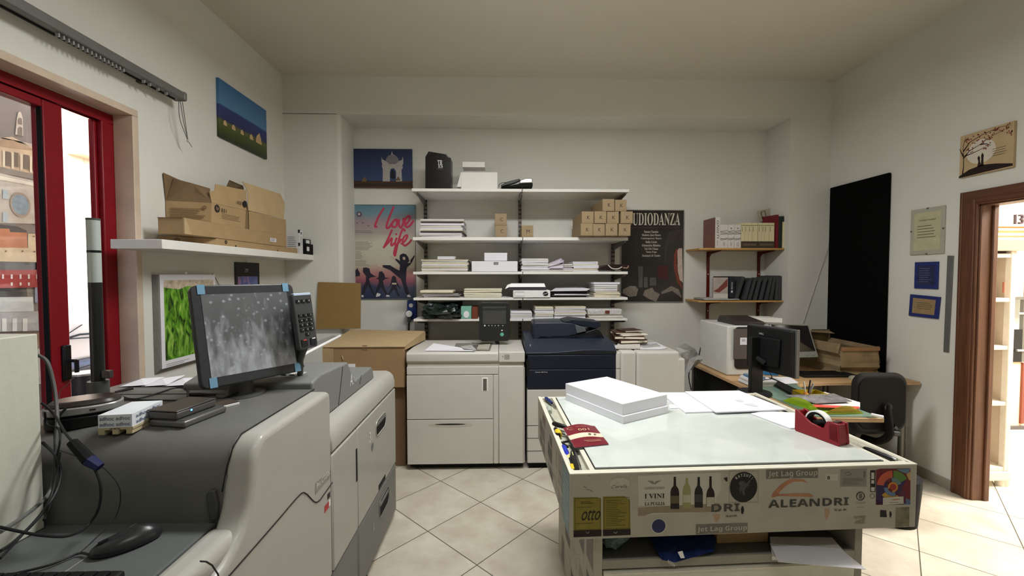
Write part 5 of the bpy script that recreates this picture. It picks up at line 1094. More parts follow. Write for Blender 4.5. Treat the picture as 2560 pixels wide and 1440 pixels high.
# top openings
zf = .9735
def T(x, y, z=zf): return aZ(x, y, z)
MB().poly([T(1135, 870), T(1140, 858), T(1232, 857), T(1225, 877), T(1190, 877)]).build('tray_opening', M('tray_mid', (128, 126, 116), .6), fd)
MB().poly([T(1170, 876, zf+.001), T(1185, 862, zf+.001), T(1228, 859, zf+.001), T(1222, 877, zf+.001)]).build('tray_opening', M('tray_dark', (92, 90, 84), .6), fd)
MB().tube([T(1180, 857), T(1200, 860), T(1203, 857), T(1226, 859), T(1222, 866)], .003, 5).build('tray_edge', seam, fd)
t = thing('loose_sheet', 'folded white sheet lying on top of the cream feeder', 'paper', T(1110, 870)); MB().add([T(1060, 877, zf+.003), T(1190, 878, zf+.003), T(1160, 870, zf+.004), T(1084, 858, zf+.03)], [(0, 1, 2), (0, 2, 3)]).build('sheet', paper, t)
t = thing('crumpled_leaflet', 'grey crumpled leaflet in the tray opening of the cream feeder', 'paper', T(1180, 866)); MB().add([T(1150, 866, zf+.004), T(1178, 862, zf+.01), T(1188, 871, zf+.003), T(1192, 876, zf+.003), T(1160, 872, zf+.012)], [(0, 1, 2, 4), (4, 2, 3)]).build('sheet', paper_g, t)
t = thing('small_card_box', 'small pale card lying on the right of the feeder tray opening', 'card', T(1205, 870)); MB().prism([T(1192, 875, zf+.002), T(1197, 865, zf+.002), T(1226, 863, zf+.002), T(1222, 876, zf+.002)], (0, 0, .012)).build('card', M('card_pale_grey', (170, 168, 156), .7), t)
# control screen
Ys = 3.72; P8 = lambda x, y, d=0: aY(1195+x, 756+y, Ys+d)
cs = thing('control_screen', 'upright dark tablet style control screen standing on the cream feeder', 'control panel', V(aY(1235, 870, Ys).x, Ys, .973))
cA = (P8(3, 0)+P8(80, 96))/2; wA = P8(80, 0).x-P8(3, 0).x; hA = P8(0, 0).z-P8(0, 96).z
MB().prism(rrect(cA+V(0, -.02, 0), FU, FV, wA, hA, .035, 6), (0, .022, 0)).build('body', M('panel_black', (36, 37, 36), .35, var=.03), cs, bevel=.003)
a, b = P8(12, 54, -.021), P8(70, 10, -.021); MB().box((a.x, Ys-.0212, a.z), (b.x, Ys-.0195, b.z)).build('screen', M('dim_screen', (66, 66, 62), .25, var=.05), cs)
MB().box((P8(12, 0).x, Ys-.0214, P8(0, 20).z), (P8(70, 0).x, Ys-.0211, P8(0, 14).z)).build('screen_bar', M('screen_bar_dark', (44, 48, 46), .3), cs)
m = MB()
for x in (17, 27, 35, 43, 51, 62): disc(m, P8(x, 58, -.0205), FU, FV, .004 if x != 17 else .007, 10)
disc(m, P8(60, 70, -.0205), FU, FV, .006, 10); m.build('indicator', white_pl, cs)
m = MB(); disc(m, P8(60, 80, -.0205), FU, FV, .017, 20); m.build('start_button', M('green_button', (96, 168, 146), .4), cs)
MB().tube([V(cA.x, Ys+.01, P8(0, 60).z), V(cA.x, Ys+.05, 1.02), V(cA.x+.03, Ys+.06, .974)], .016, 10).build('stand', charcoal, cs)

# digital press
pr2 = thing('digital_press', 'large colour printer with navy blue upper half, cream drawers and document feeder', 'printer', (.55, 3.75, 0))
xd, xe = mx(1318), mx(1538)
zn = mz(972, 1400)
MB().box((xd, YM+.0, .05), (xe-.004, 4.02, zn-.004)).build('body', cream, pr2, bevel=.008)
for k, y in enumerate((1065, 1097, 1129)): MB().box((xd-.001, YM-.0015, mz(y)-.0015), (xe-.005, YM+.004, mz(y)+.0015)).build('drawer_seam', seam, pr2)
MB().box((xd+.02, YM+.03, .0), (xe-.02, 3.95, .05)).build('plinth', dull_black, pr2)
MB().box((xd, YM-.004, zn), (xe, 4.02, mz(923, 1400)-.002)).build('front_cover', navy, pr2, bevel=.006, seg=3)
MB().box((xd+.002, YM, mz(923, 1400)), (xe, 4.02, mz(888, 1400))).build('upper_cover', navy, pr2, bevel=.006, seg=3)
hh = [(0, 882), (.08, 882), (.25, 882), (.45, 879), (.62, 875), (.8, 875), (1, 877)]
topz = 1.015
fp = [V(xd-.012+(xe-xd+.02)*t_, YM-.012, mz(y_, 1400)) for t_, y_ in hh]
m = MB(); n_ = len(fp)
vs = fp+[V(p.x, YM+.12, topz+.02) for p in fp]+[V(p.x, 4.02, topz+.045) for p in fp]+[V(p.x, YM+.01, mz(889, 1400)) for p in fp]+[V(p.x, 4.02, mz(889, 1400)) for p in fp]
fs = []
for i in range(n_-1):
    fs += [(i, i+1, n_+i+1, n_+i), (n_+i, n_+i+1, 2*n_+i+1, 2*n_+i), (i, i+1, 3*n_+i+1, 3*n_+i), (3*n_+i, 3*n_+i+1, 4*n_+i+1, 4*n_+i), (2*n_+i, 2*n_+i+1, 4*n_+i+1, 4*n_+i)]
fs += [(0, n_, 2*n_, 4*n_, 3*n_), (n_-1, 2*n_-1, 3*n_-1, 5*n_-1, 4*n_-1)]
m.add(vs, fs); m.build('scanner_deck', navy_l, pr2, bevel=.006, seg=3)
MB().box((mx(1316), YM-.008, mz(880, 1330)-.19), (mx(1322), YM+.004, mz(880, 1330)-.06)).build('side_lever', black, pr2)
text('Versant 180 Press', V(mx(1353), YM-.0045, mz(931)), FU, FV, .10, .009, white_pl, pr2); MB().box((mx(1324), YM-.013, mz(866)), (mx(1327), YM-.011, mz(861))).build('small_mark', silver, pr2)
# document feeder
Ya = 3.62
def Q(x, y, Y=Ya): return aY(x, y, Y)
df = MB().prism([Q(1333, 852), Q(1340, 858), Q(1510, 858), Q(1516, 850), Q(1500, 835), Q(1350, 838)], (0, .34, 0)).build('platen_lid', navy, pr2, bevel=.01, seg=3)
MB().prism([Q(1333, 850), Q(1332, 812), Q(1336, 806), Q(1405, 805), Q(1440, 808), Q(1454, 822), Q(1452, 838), Q(1420, 846), Q(1345, 850)], (0, .30, 0)).build('feeder_head', navy_l, pr2, bevel=.012, seg=3)
MB().prism([Q(1438, 812, Ya-.01), Q(1462, 818, Ya-.01), Q(1466, 828, Ya-.01), Q(1442, 834, Ya-.01)], (0, .2, 0)).build('feeder_latch', M('latch_grey', (86, 88, 92), .4), pr2, bevel=.004)
MB().prism([Q(1408, 804), Q(1430, 798), Q(1500, 806), Q(1504, 816), Q(1490, 822), Q(1470, 818)], (0, .26, 0)).build('sheet_tray', navy, pr2, bevel=.005)
MB().prism([Q(1466, 830), Q(1490, 822), Q(1500, 826), Q(1512, 846), Q(1440, 848)], (0, .26, 0)).build('exit_tray', black, pr2, bevel=.005)
MB().prism([Q(1410, 842), Q(1440, 834), Q(1470, 832), Q(1440, 850)], (0, .1, 0)).build('tray_mouth', dull_black, pr2)
# finisher
xf0, xf1, xf2, xf3, xf4 = mx(1540), mx(1551), mx(1590), mx(1697), mx(1711)
fn = thing('finisher', 'cream finisher unit with rounded right shoulder, right of the navy printer', 'printer', ((xf0+xf4)/2, 3.7, 0))
zt2 = mz(878, 1600)
MB().box((xf0, YM, .05), (xf1-.002, 4.0, zt2-.01)).build('end_panel', cream, fn, bevel=.006)
MB().box((xf0, YM-.0012, mz(921, 1545)-.0012), (xf1-.003, YM+.003, mz(921, 1545)+.0012)).build('panel_seam', seam, fn)
MB().box((xf1, YM-.012, .05), (xf2-.002, 4.0, zt2)).build('body', cream, fn, bevel=.02, seg=4)
MB().box((xf2, YM-.012, .05), (xf3, 4.0, zt2-.002)).build('body', cream, fn, bevel=.02, seg=4)
MB().box((xf3-.02, YM-.01, .05), (xf4, 3.98, mz(896, 1700))).build('shoulder', cream, fn, bevel=.014, seg=4)
MB().box((xf0+.03, YM+.03, 0), (xf4-.03, 3.9, .052)).build('plinth', dull_black, fn)
# papers and folders on the finisher
zf2 = zt2+.001; U = lambda x, y, z=zf2: aZ(x, y, z)
t = thing('printed_sheets', 'flat printed sheets spread on top of the finisher', 'paper', U(1600, 870)); MB().prism([U(1538, 872), U(1538, 864), U(1640, 856), U(1668, 871), U(1650, 874)], (0, 0, .004)).build('sheets', paper, t); MB().prism([U(1600, 866, zf2+.0045), U(1640, 858, zf2+.0045), U(1652, 866, zf2+.0045), U(1610, 870, zf2+.0045)], (0, 0, .002)).build('photo_sheet', paper_g, t)
MB().prism([U(1540, 872, zf2+.005), U(1545, 863, zf2+.005), U(1600, 862, zf2+.005), U(1600, 872, zf2+.005)], (0, 0, .016)).build('sheet_pile', pg, t)
g6 = 'brown folders stacked on the finisher'
def slab(label, cx, cy, w_, d_, z0, h, rz, mat_, name='folder', cat='folder'):
    t = thing(name, label, cat, (cx, cy, z0), g6); MB().box((cx-w_/2, cy-d_/2, z0), (cx+w_/2, cy+d_/2, z0+h)).build('cover', mat_, t, bevel=.002); t.rotation_euler = (0, 0, rz)
    o = MB().box((cx-w_/2-.0004+.004, cy-d_/2-.0012, z0+h*.25), (cx+w_/2-.004, cy-d_/2+.01, z0+h*.75)).build('pages', paper_w, t); return t
fb = M('folder_brown', (78, 50, 34), .6, var=.15); c0 = U(1570, 862)
zz0 = zf2+.023
slab('thick brown leather folder at the bottom of the folder pile', c0.x+.01, 3.72, .25, .24, zz0, .035, .15, fb); slab('brown leather folder, second in the folder pile', c0.x, 3.72, .26, .24, zz0+.036, .03, -.1, fb)
slab('pale folder in the middle of the folder pile', c0.x+.02, 3.73, .24, .24, zz0+.067, .012, .2, paper_w); slab('brown folder with a pale edge near the top of the folder pile', c0.x-.01, 3.74, .22, .22, zz0+.080, .012, -.05, fb)
slab('dark brown notebook on top of the folder pile', c0.x+.03, 3.75, .18, .16, zz0+.093, .014, .25, M('notebook_brown', (70, 48, 40), .5), 'notebook', 'notebook')

# ================================================================== RIGHT: RED BRACKET SHELVES AND BOOKS
SY = 4.22
zU, zL = 1.866, 1.329
xs0, xs1 = 2.015, 2.895
sv = thing('bracket_shelves', 'two wooden shelves on dark red slotted brackets in the recess corner', 'shelf', (2.45, YB, 1.6))
pinew = wood_mat('shelf_wood', (176, 132, 70), (206, 164, 100), 0)
dred = M('dark_red_metal', (96, 24, 20), .45, var=.05)
for z in (zU, zL): MB().box((xs0, SY, z-.018), (xs1, YB-.012, z)).build('shelf_board', pinew, sv, bevel=.002)
for x in (2.267, 2.831):
    MB().box((x-.014, YB-.014, 1.11), (x+.014, YB-.001, zU-.018)).build('upright', dred, sv)
    for z in (1.20, 1.60): MB().cyl((x, YB-.0145, z), (x, YB-.017, z), .006, 8).build('screw', white_pl, sv)
    for z in (zU, zL): MB().prism([(x-.008, YB-.014, z-.019), (x-.008, SY+.06, z-.019), (x-.008, SY+.06, z-.027), (x-.008, YB-.06, z-.05), (x-.008, YB-.014, z-.09)], (.016, 0, 0)).build('bracket', dred, sv)
z6 = lambda x, y: (1720+x/4.237, 480+y/4.237)
Yb = SY+.02
def book(name, label, px, top, z, depth, mat_, pages=True, lean=0, group=None, cat='book', Y=Yb):
    xa, xb = aY(z6(px[0], 0)[0], 600, Y).x, aY(z6(px[1], 0)[0], 600, Y).x; zt_ = aY(z6(px[0], 0)[0], z6(0, top)[1], Y).z
    t = thing(name, label, cat, (xa, Y, z), group); h = zt_-z
    MB().box((xa+.0006, Y, z), (xb-.0006, Y+depth, z+h)).build('cover', mat_, t, bevel=.0015)
    if pages: MB().box((xa+.003, Y+.006, z+h-.001), (xb-.003, Y+depth-.004, z+h+.0006)).build('pages', paper_w, t)
    if lean: t.rotation_euler = (0, lean, 0)
    return t, xa, xb, z, h, Y
z1_ = zU+.0006
wb = M('white_book', (214, 210, 206), .55, var=.03); g7 = 'white thick books on the upper bracket shelf'
# tall dusty-pink side volume
t = thing('thick_book', 'tall thick pink sided volume with black script spine at the left of the upper shelf', 'book', (2.13, Yb, z1_))
xa, xb = aY(z6(288, 0)[0], 600, Yb).x, aY(z6(340, 0)[0], 600, Yb).x; H1 = aY(z6(300, 0)[0], z6(0, 268)[1], Yb).z-z1_
MB().box((xa, Yb, z1_), (xb, Yb+.25, z1_+H1)).build('cover', wb, t, bevel=.002); MB().box((xa-.003, Yb+.001, z1_), (xa, Yb+.25, z1_+H1)).build('side_cover', M('dusty_pink', (128, 90, 84), .7, var=.05), t)
for k, s in enumerate('~sun'): pass
text('GNISTI', V((xa+xb)/2, Yb, z1_+H1*.6), V(0, 0, -1), V(1, 0, 0), H1*.6, .022, ink, t, shear=.3); text('abc', V((xa+xb)/2, Yb, z1_+.05), V(0, 0, -1), V(1, 0, 0), .05, .01, ink, t, 'spine_print')
for i, (a, b, lab) in enumerate(((340, 422, 'white album with black wave lines, left one of the three wave spined books'), (424, 490, 'white album with black wave lines and dot, middle one of the three wave spined books'), (492, 560, 'white album with black wave lines and dot, right one of the three wave spined books'))):
    t, x0, x1, z, h, Y = book('white_album', lab, (a, b), 345, z1_, .24, wb, group=g7)
    m = MB()
    for k, (f0, f1) in enumerate(((.70, .74), (.66, .62), (.58, .60), (.40, .42), (.34, .38))):
        m.prism([V(x0+.001, Y-.0006, z+h*f0), V((x0+x1)/2, Y-.0006, z+h*(f0+.012*(-1)**k)), V(x1-.001, Y-.0006, z+h*f1), V(x1-.001, Y-.0006, z+h*f1+.004), V((x0+x1)/2, Y-.0006, z+h*(f0+.012*(-1)**k)+.004), V(x0+.001, Y-.0006, z+h*f0+.004)], (0, -.0003, 0))
    m.build('spine_waves', ink, t)
    if i: disc(MB(), V((x0+x1)/2, Y, z+h*.84), FU, FV, .006, 12, off=.0008).build('spine_dot', ink, t)
    lines(MB(), V((x0+x1)/2, Y, z+h*.15), V(0, 0, -1), V(1, 0, 0), .05, .024, 2).build('spine_print', MATS['grey_print'], t)
cb_ = M('cream_book', (216, 206, 166), .6, var=.04); g8 = 'cream boxed volumes on the upper bracket shelf'
for i, (a, b) in enumerate(((562, 598), (599, 638), (639, 678), (680, 738), (742, 779), (780, 808), (808, 858), (859, 914))):
    nmv = ['first', 'second', 'third', 'fourth', 'fifth', 'sixth', 'seventh', 'eighth'][i]
    t, x0, x1, z, h, Y = book('cream_volume', 'cream volume, %s from the left of the eight boxed cream spines' % nmv, (a, b), 326, z1_, .2, cb_, group=g8)
    MB().box((x0+.0004, Y-.0008, z+h*.885), (x1-.0004, Y, z+h*.905)).build('spine_band', M('olive_band', (96, 92, 66), .7), t)
    MB().box((x0+.0004+.008, Y-.0008, z+h*.65), (x0+.0004+.012, Y, z+h*.85)).build('spine_print', MATS['olive_band'], t)
for i, (a, b) in enumerate(((562, 738), (742, 914))):
    xa, xb = aY(z6(a, 0)[0], 600, Yb).x, aY(z6(b, 0)[0], 600, Yb).x; zt_ = aY(1900, z6(0, 523)[1], Yb).z
    t = thing('slipcase', 'dark brown slipcase front strip holding the cream volumes, %s one' % ('left', 'right')[i], 'slipcase', (xa, Yb, z1_))
    MB().box((xa, Yb-.006, z1_), (xb, Yb-.0012, zt_)).build('case', M('slipcase_brown', (70, 58, 48), .7), t)
    text(BOLD('STERMINIONE') if i == 0 else BOLD('STERMINIONE'), V((xa+xb)/2, Yb-.006, (z1_+zt_)/2), FU, FV, (xb-xa)*.8, .02, M('tan_print', (140, 124, 100), .7), t, 'case_print')
t, *_ = book('red_book', 'tall dark red book leaning beside the cream volumes on the upper shelf', (926, 958), 240, z1_, .22, M('red_cloth', (110, 20, 34), .6))
MB().prism([aY(*z6(795, 262), Yb+.205), aY(*z6(940, 240), Yb+.205), aY(*z6(925, 330), Yb+.205), aY(*z6(800, 330), Yb+.205)], (0, .01, 0)).build('cover_corner', MATS['red_cloth'], t)
MB().box((aY(*z6(914, 0), Yb).x, Yb+.05, z1_), (aY(*z6(930, 0), Yb).x, Yb+.15, z1_+.27)).build('red_back', MATS['red_cloth'], t)
o = MB().prism([aY(*z6(740, 200), Yb+.225), aY(*z6(925, 160), Yb+.225), aY(*z6(942, 245), Yb+.225), aY(*z6(760, 320), Yb+.225)], (0, .02, 0)).build('ring_binder', M('beige_binder', (178, 168, 150), .7)); tag(o, 'beige card folder with a black outlined label sticking up behind the red book', 'folder')
m = MB(); q = [aY(*z6(a, b), Yb+.224) for a, b in ((772, 215), (815, 200), (828, 262), (790, 290))]; m.tube(q+[q[0]], .003, 4); m.build('label_outline', ink, o)
t, *_ = book('dark_green_binder', 'dark green binder standing near the right end of the upper shelf', (958, 1002), 256, z1_, .22, M('binder_green', (28, 40, 34), .5), pages=False)
t = thing('cream_book_set', 'pale yellow multi volume set at the right end of the upper shelf', 'books', aY(*z6(1036, 570), Yb))
for a, b in ((1000, 1024), (1025, 1048), (1049, 1070)):
    xa, xb = aY(z6(a, 0)[0], 600, Yb-.004).x, aY(z6(b, 0)[0], 600, Yb-.004).x; MB().box((xa, Yb-.004, z1_), (xb-.0005, Yb+.16, aY(1970, z6(0, 316)[1], Yb).z)).build('volume', cb_, t, bevel=.003)
MB().box((aY(z6(1000, 0)[0], 600, Yb).x, Yb+.0, aY(1970, z6(0, 314)[1], Yb).z), (aY(z6(1070, 0)[0], 600, Yb).x, Yb+.18, aY(1970, z6(0, 256)[1], Yb).z)).build('case_top', MATS['binder_green'], t)
# lower shelf
z2_ = zL+.0006
t = thing('magazines', 'thin pile of flat magazines under the standing cards on the lower bracket shelf', 'magazines', aY(*z6(300, 1135), SY+.01))
for k, (a, b, h0) in enumerate(((176, 455, 0), (180, 555, .008), (176, 440, .016))):
    xa, xb = aY(z6(a, 0)[0], 745, SY).x, aY(z6(b, 0)[0], 745, SY).x; MB().box((xa, SY+.004+.01*k, z2_+h0), (xb, SY+.24, z2_+h0+.0076)).build('magazine', [dkp, pg, paper_g][k], t)
zc = z2_+.0245
t = thing('photo_card_box', 'small box with a red diagonal photo print standing on the lower bracket shelf', 'box', aY(*z6(350, 1110), SY+.03))
a, b = aY(*z6(268, 1110), SY+.03), aY(*z6(425, 905), SY+.03); MB().box((a.x, SY+.03, zc), (b.x, SY+.06, b.z)).build('carton', M('pale_photo', (176, 164, 158), .5, var=.1), t)
m = MB(); m.poly([V(a.x, SY+.0292, zc+.07), V(a.x+.05, SY+.0292, zc+.10), V(b.x-.005, SY+.0292, b.z-.01), V(b.x-.005, SY+.0292, b.z-.09), V(a.x+.06, SY+.0292, zc+.055)]); m.build('printed_stripe', M('rust_print', (122, 62, 54), .6, var=.2, vscale=60), t)
MB().box((a.x, SY+.0288, zc), (b.x, SY+.0298, zc+.045)).build('caption_band', pg, t)
t = thing('dark_book', 'navy book with a white spine title between the photo box and the grey folders', 'book', aY(*z6(465, 1110), SY+.05))
a, b = aY(*z6(436, 1110), SY+.05), aY(*z6(495, 893), SY+.05); MB().box((a.x, SY+.05, zc), (b.x, SY+.2, b.z)).build('cover', M('navy_book', (26, 32, 46), .5), t, bevel=.002)
text('PENTAX', V((a.x+b.x)/2, SY+.05, (zc+b.z)/2+.015), V(0, 0, 1), V(-1, 0, 0), .075, .014, white_pl, t); MB().box(((a.x+b.x)/2-.008, SY+.049, zc+.055), ((a.x+b.x)/2+.008, SY+.05, zc+.075)).build('spine_mark', white_pl, t)
MB().box((aY(*z6(335, 900), SY+.07).x, SY+.07, zc), (a.x, SY+.2, aY(*z6(335, 893), SY+.07).z)).build('box_back', ink, t)
gf = M('slate_folder', (62, 64, 66), .7, var=.06); g9 = 'slate grey folders leaning on the lower bracket shelf'
fpx = [(500, 610, 900), (592, 690, 915), (640, 735, 922), (700, 790, 918), (760, 850, 912), (820, 905, 905), (870, 945, 892), (930, 975, 892), (965, 998, 890)]
for i, (a0, a1_, tp) in enumerate(fpx):
    w_ = .034; pos = ['leftmost', 'second', 'third', 'fourth', 'fifth', 'sixth', 'seventh', 'eighth', 'rightmost'][i]
    pb = aY(*z6(a0-5, 1135), SY+.03); ptp = aY(*z6(a1_-8, tp), SY+.03); pb.z = z2_+.001
    o = MB().prism([pb, pb+V(w_, 0, 0), ptp+V(.004, 0, 0), ptp+V(-w_*.7, 0, .006)], (0, .24, 0)).build('slate_folder', gf, None, bevel=.004)
    tag(o, 'slate grey folder leaning left, %s from the left of the lower shelf row' % pos if i else 'slate grey folder leaning left, leftmost of the lower shelf row', 'folder', g9)

# ================================================================== RIGHT WALL THINGS
RU, RV = V(0, -1, 0), V(0, 0, 1)     # reading direction on the right wall (faces -x)
def rbox(y0, y1, z0, z1, th, off=0): return MB().box((XR-th-off, y0, z0), (XR-off-.0005, y1, z1))
o = MB().box((XR-.028, 3.497, .71), (XR-.002, 4.142, 2.462)).build('black_board', M('board_black', (7, 7, 7), .95, var=.05, spec=.1), None, bevel=.012, seg=3); tag(o, 'tall plain black board standing against the right wall', 'board')
t = thing('framed_certificate', 'clip framed parchment certificate on the right wall beside the door', 'certificate', (XR, 3.18, 1.75))
rbox(3.053, 3.313, 1.752, 2.112, .012).build('frame', M('frame_pale', (172, 172, 158), .2), t, bevel=.002)
X = XR-.0125; MB().box((X, 3.08, 1.785), (X+.0008, 3.285, 2.08)).build('parchment', M('parchment', (186, 182, 150), .7, var=.08, vscale=18), t)
text(BOLD('Nomina Cavaliere'), V(X, 3.18, 2.02), RU, RV, .13, .012, M('old_ink', (100, 94, 70), .8, var=0), t); lines(MB(), V(X, 3.18, 1.93), RU, RV, .15, .11, 5, thick=.22).build('printed_lines', MATS['old_ink'], t)
for y, z in ((3.18, 2.108), (3.18, 1.756), (3.06, 1.94), (3.306, 1.94)): MB().box((X-.002, y-.006, z-.006), (X+.004, y+.006, z+.006)).build('clip', steel, t)
bf = M('blue_frame', (36, 48, 110), .5)
t = thing('blue_framed_plate', 'square blue framed engraved dark plate on the right wall, above the slanted blue one', 'picture', (XR, 3.18, 1.48))
rbox(3.09, 3.27, 1.484, 1.693, .012).build('frame', bf, t, bevel=.002); MB().box((X-.0004, 3.115, 1.51), (X+.001, 3.245, 1.665)).build('plate', M('engraved_plate', (44, 50, 84), .35, var=.3, vscale=50), t)
m = MB(); lines(m, V(X-.0004, 3.18, 1.59), RU, RV, .1, .12, 7, thick=.12); m.build('printed_lines', M('pale_blue_print', (130, 138, 168), .6, var=0), t)
t = thing('blue_framed_plate', 'slanted blue framed brass coloured plaque on the right wall, below the square one', 'picture', (XR, 3.185, 1.35))
qs = [(3.300, 1.436), (3.068, 1.425), (3.080, 1.258), (3.308, 1.262)]
MB().prism([(XR-.001, y, z) for y, z in qs], (-.012, 0, 0)).build('frame', bf, t, bevel=.002)
def ins(k): cy, cz_ = sum(q[0] for q in qs)/4, sum(q[1] for q in qs)/4; return [(XR-.0134, cy+(y-cy)*k, cz_+(z-cz_)*k*.92) for y, z in qs]
MB().poly(ins(.76)).build('plaque', M('brass_plaque', (150, 126, 92), .4, var=.15, vscale=40), t); lines(MB(), V(XR-.0136, 3.18, 1.35), RU, RV, .12, .06, 4, thick=.25).build('printed_lines', MATS['old_ink'], t)
o = MB().prism([(XR-.002, 3.03, 1.735), (XR-.002, 2.988, 1.732), (XR-.002, 3.0, 1.018), (XR-.002, 3.037, 1.016)], (-.006, 0, 0)).build('metal_ruler', M('ruler_steel', (120, 122, 120), .4, metal=.5), None, bevel=.001); tag(o, 'long grey metal ruler hanging vertically between the certificate and door', 'ruler')
# tree print
t = thing('tree_picture', 'tan print of a couple under a red leaved tree above the door frame', 'picture', (XR, 2.8, 2.28))
def tw(u_, v_, off=.0): return V(XR-.02-off, 2.957-u_*.318, 2.288+v_*.296)
MB().box((XR-.02, 2.639, 2.288), (XR-.001, 2.957, 2.584)).build('canvas', M('tan_canvas', (188, 164, 126), .6, var=.08, vscale=10), t, bevel=.002)
m = MB(); disc(m, tw(.42, .52, .0006), RU, RV, .088, 28, ry=.082); m.build('printed_moon', M('moon_cream', (214, 206, 190), .6, var=.03), t)
def tpoly(name, pl_, mat_, off=.0012):
    m = MB()
    for p in pl_: m.poly([tw(a, b, off) for a, b in p])
    return m.build(name, mat_, t)
si = M('silhouette', (36, 20, 18), .7, var=0)
tpoly('printed_hill', [[(0, 0), (0, .04), (.2, .15), (.45, .2), (.7, .16), (1, .08), (1, .03), (.5, .02)]], si)
tpoly('printed_couple', [[(.36, .16), (.38, .3), (.36, .38), (.385, .43), (.41, .38), (.41, .3), (.44, .18)], [(.43, .16), (.435, .34), (.43, .42), (.45, .48), (.48, .42), (.475, .34), (.48, .18)]], si)
m = MB(); rnd = random.Random(4)
def br(p, q, w0, w1): 
    d = Vector((q[0]-p[0], q[1]-p[1])); n = Vector((-d.y, d.x)).normalized(); m.poly([tw(p[0]+n.x*w0, p[1]+n.y*w0, .0014), tw(q[0]+n.x*w1, q[1]+n.y*w1, .0014), tw(q[0]-n.x*w1, q[1]-n.y*w1, .0014), tw(p[0]-n.x*w0, p[1]-n.y*w0, .0014)])
for s in ([(.07, .02), (.09, .25), (.08, .5), (.07, .75), (.12, .95)], [(.08, .5), (.03, .62), (.0, .7)], [(.08, .45), (.2, .6), (.4, .68), (.6, .8), (.8, .85)], [(.075, .62), (.2, .8), (.45, .9), (.75, .95), (.95, .93)], [(.1, .5), (.25, .52), (.4, .56), (.5, .6)], [(.4, .68), (.52, .66), (.6, .6)]):
    for i in range(len(s)-1): br(s[i], s[i+1], .018/(i+1.2), .018/(i+2.2))
m.build('printed_tree', si, t)
m = MB()
for k in range(85):
    a, b = rnd.choice(((.15, .85), (.3, .9), (.5, .92), (.7, .9), (.9, .88), (.4, .7), (.55, .78), (.25, .75), (.95, .75), (.5, .58), (.2, .62))); a += rnd.gauss(0, .05); b += rnd.gauss(0, .04)
    if 0 < a < .98 and 0 < b < .97: c = tw(a, b, .0018); m.poly([c+V(0, -.005, 0), c+V(0, 0, -.0055), c+V(0, .005, 0), c+V(0, 0, .0055)])
m.build('printed_leaves', M('leaf_red', (124, 50, 42), .6, var=.3, vscale=90), t)
lines(MB(), tw(.78, .42, .0006), RU, RV, .09, .06, 4, thick=.2).build('printed_lines', M('old_ink'), t)

# ================================================================== DESK CORNER
zD = .75
dk_ = thing('corner_desk', 'light oak L shaped computer desk with curved inner edge in the far right corner', 'desk', (2.5, 3.4, 0))
oakd = wood_mat('desk_oak', (168, 134, 94), (188, 154, 114), 0, 2)
pen = [(1.84, 2.40), (2.25, 2.38), (2.235, 2.75), (2.235, 2.98), (2.25, 3.07), (2.30, 3.14), (2.40, 3.175), (2.55, 3.19), (3.30, 3.19), (3.30, 4.12), (2.9, 4.15), (1.82, 4.15)]
MB().prism([(x, y, zD-.025) for x, y in pen], (0, 0, .025)).build('top', oakd, dk_, bevel=.002)
pad = [(1.855, 2.41), (2.235, 2.392), (2.222, 2.75), (2.222, 2.98), (2.237, 3.075), (2.27, 3.14), (1.96, 3.14), (1.855, 2.9)]
MB().prism([(x, y, zD+.0004) for x, y in pad], (0, 0, .005)).build('glass_pad', M('sea_green_glass', (112, 136, 122), .15, var=.05, coat=.3), dk_)
for x, y in ((1.88, 2.5), (1.9, 4.05), (3.22, 4.05), (3.22, 3.25)): MB().cyl((x, y, 0), (x, y, zD-.026), .025, 14).build('leg', steel, dk_, smooth=True)
MB().box((1.87, 2.52, .35), (1.885, 4.0, .72)).build('modesty_panel', dull_black, dk_)
a, b = aZ(2180, 1043, zD+.001), aZ(2212, 1047, zD+.001)
t = thing('white_clip', 'small white plastic object on the near corner of the desk', 'clip', a); MB().tube([aZ(2178, 1036, zD+.02), aZ(2208, 1043, zD+.012)], [.008, .01], 8).build('clip_body', white_pl, t)
o = MB().box((2.35, 3.75, .0), (2.62, 4.1, .42)).build('computer_case', dull_black, None, bevel=.01); tag(o, 'dark computer case on the floor deep under the desk', 'computer')
o = MB().box((1.95, 3.55, 0), (2.12, 3.95, .42)).build('computer_case', dull_black, None, bevel=.01); tag(o, 'dark computer case under the left end of the desk below the white printer', 'computer')
# white laser printer
wp = thing('laser_printer', 'white box shaped printer with grey brown front panel at the left end of the desk', 'printer', (2.0, 3.6, zD))
ax0, ax1, ay0, ay1 = 1.885, 2.27, 3.43, 3.92
zt_ = aY(1826, 815, ay0).z
MB().box((ax0, ay0, zD+.001), (ax1, ay1, zt_)).build('body', M('printer_white', (206, 206, 202), .45), wp, bevel=.012, seg=3)
MB().prism(rrect(((ax0+ax1)/2+.03, ay0-.001, (zD+zt_)/2+.025), FU, FV, ax1-ax0-.06, (zt_-zD)*.84, .03), (0, -.006, 0)).build('front_panel', M('panel_brown_black', (40, 34, 32), .4), wp)
a, b = aY(1833, 898, ay0-.008), aY(1900, 822, ay0-.008); MB().box((a.x, ay0-.012, a.z), (b.x, ay0-.006, b.z)).build('output_cover', M('panel_taupe', (92, 82, 78), .5), wp, bevel=.003)
a, b = aY(1850, 862, ay0-.012), aY(1868, 844, ay0-.012); MB().box((a.x, ay0-.0135, a.z), (b.x, ay0-.0119, b.z)).build('label', paper, wp); lines(MB(), V((a.x+b.x)/2, ay0-.0136, (a.z+b.z)/2+.008), FU, FV, .03, .02, 3).build('printed_lines', ink, wp)
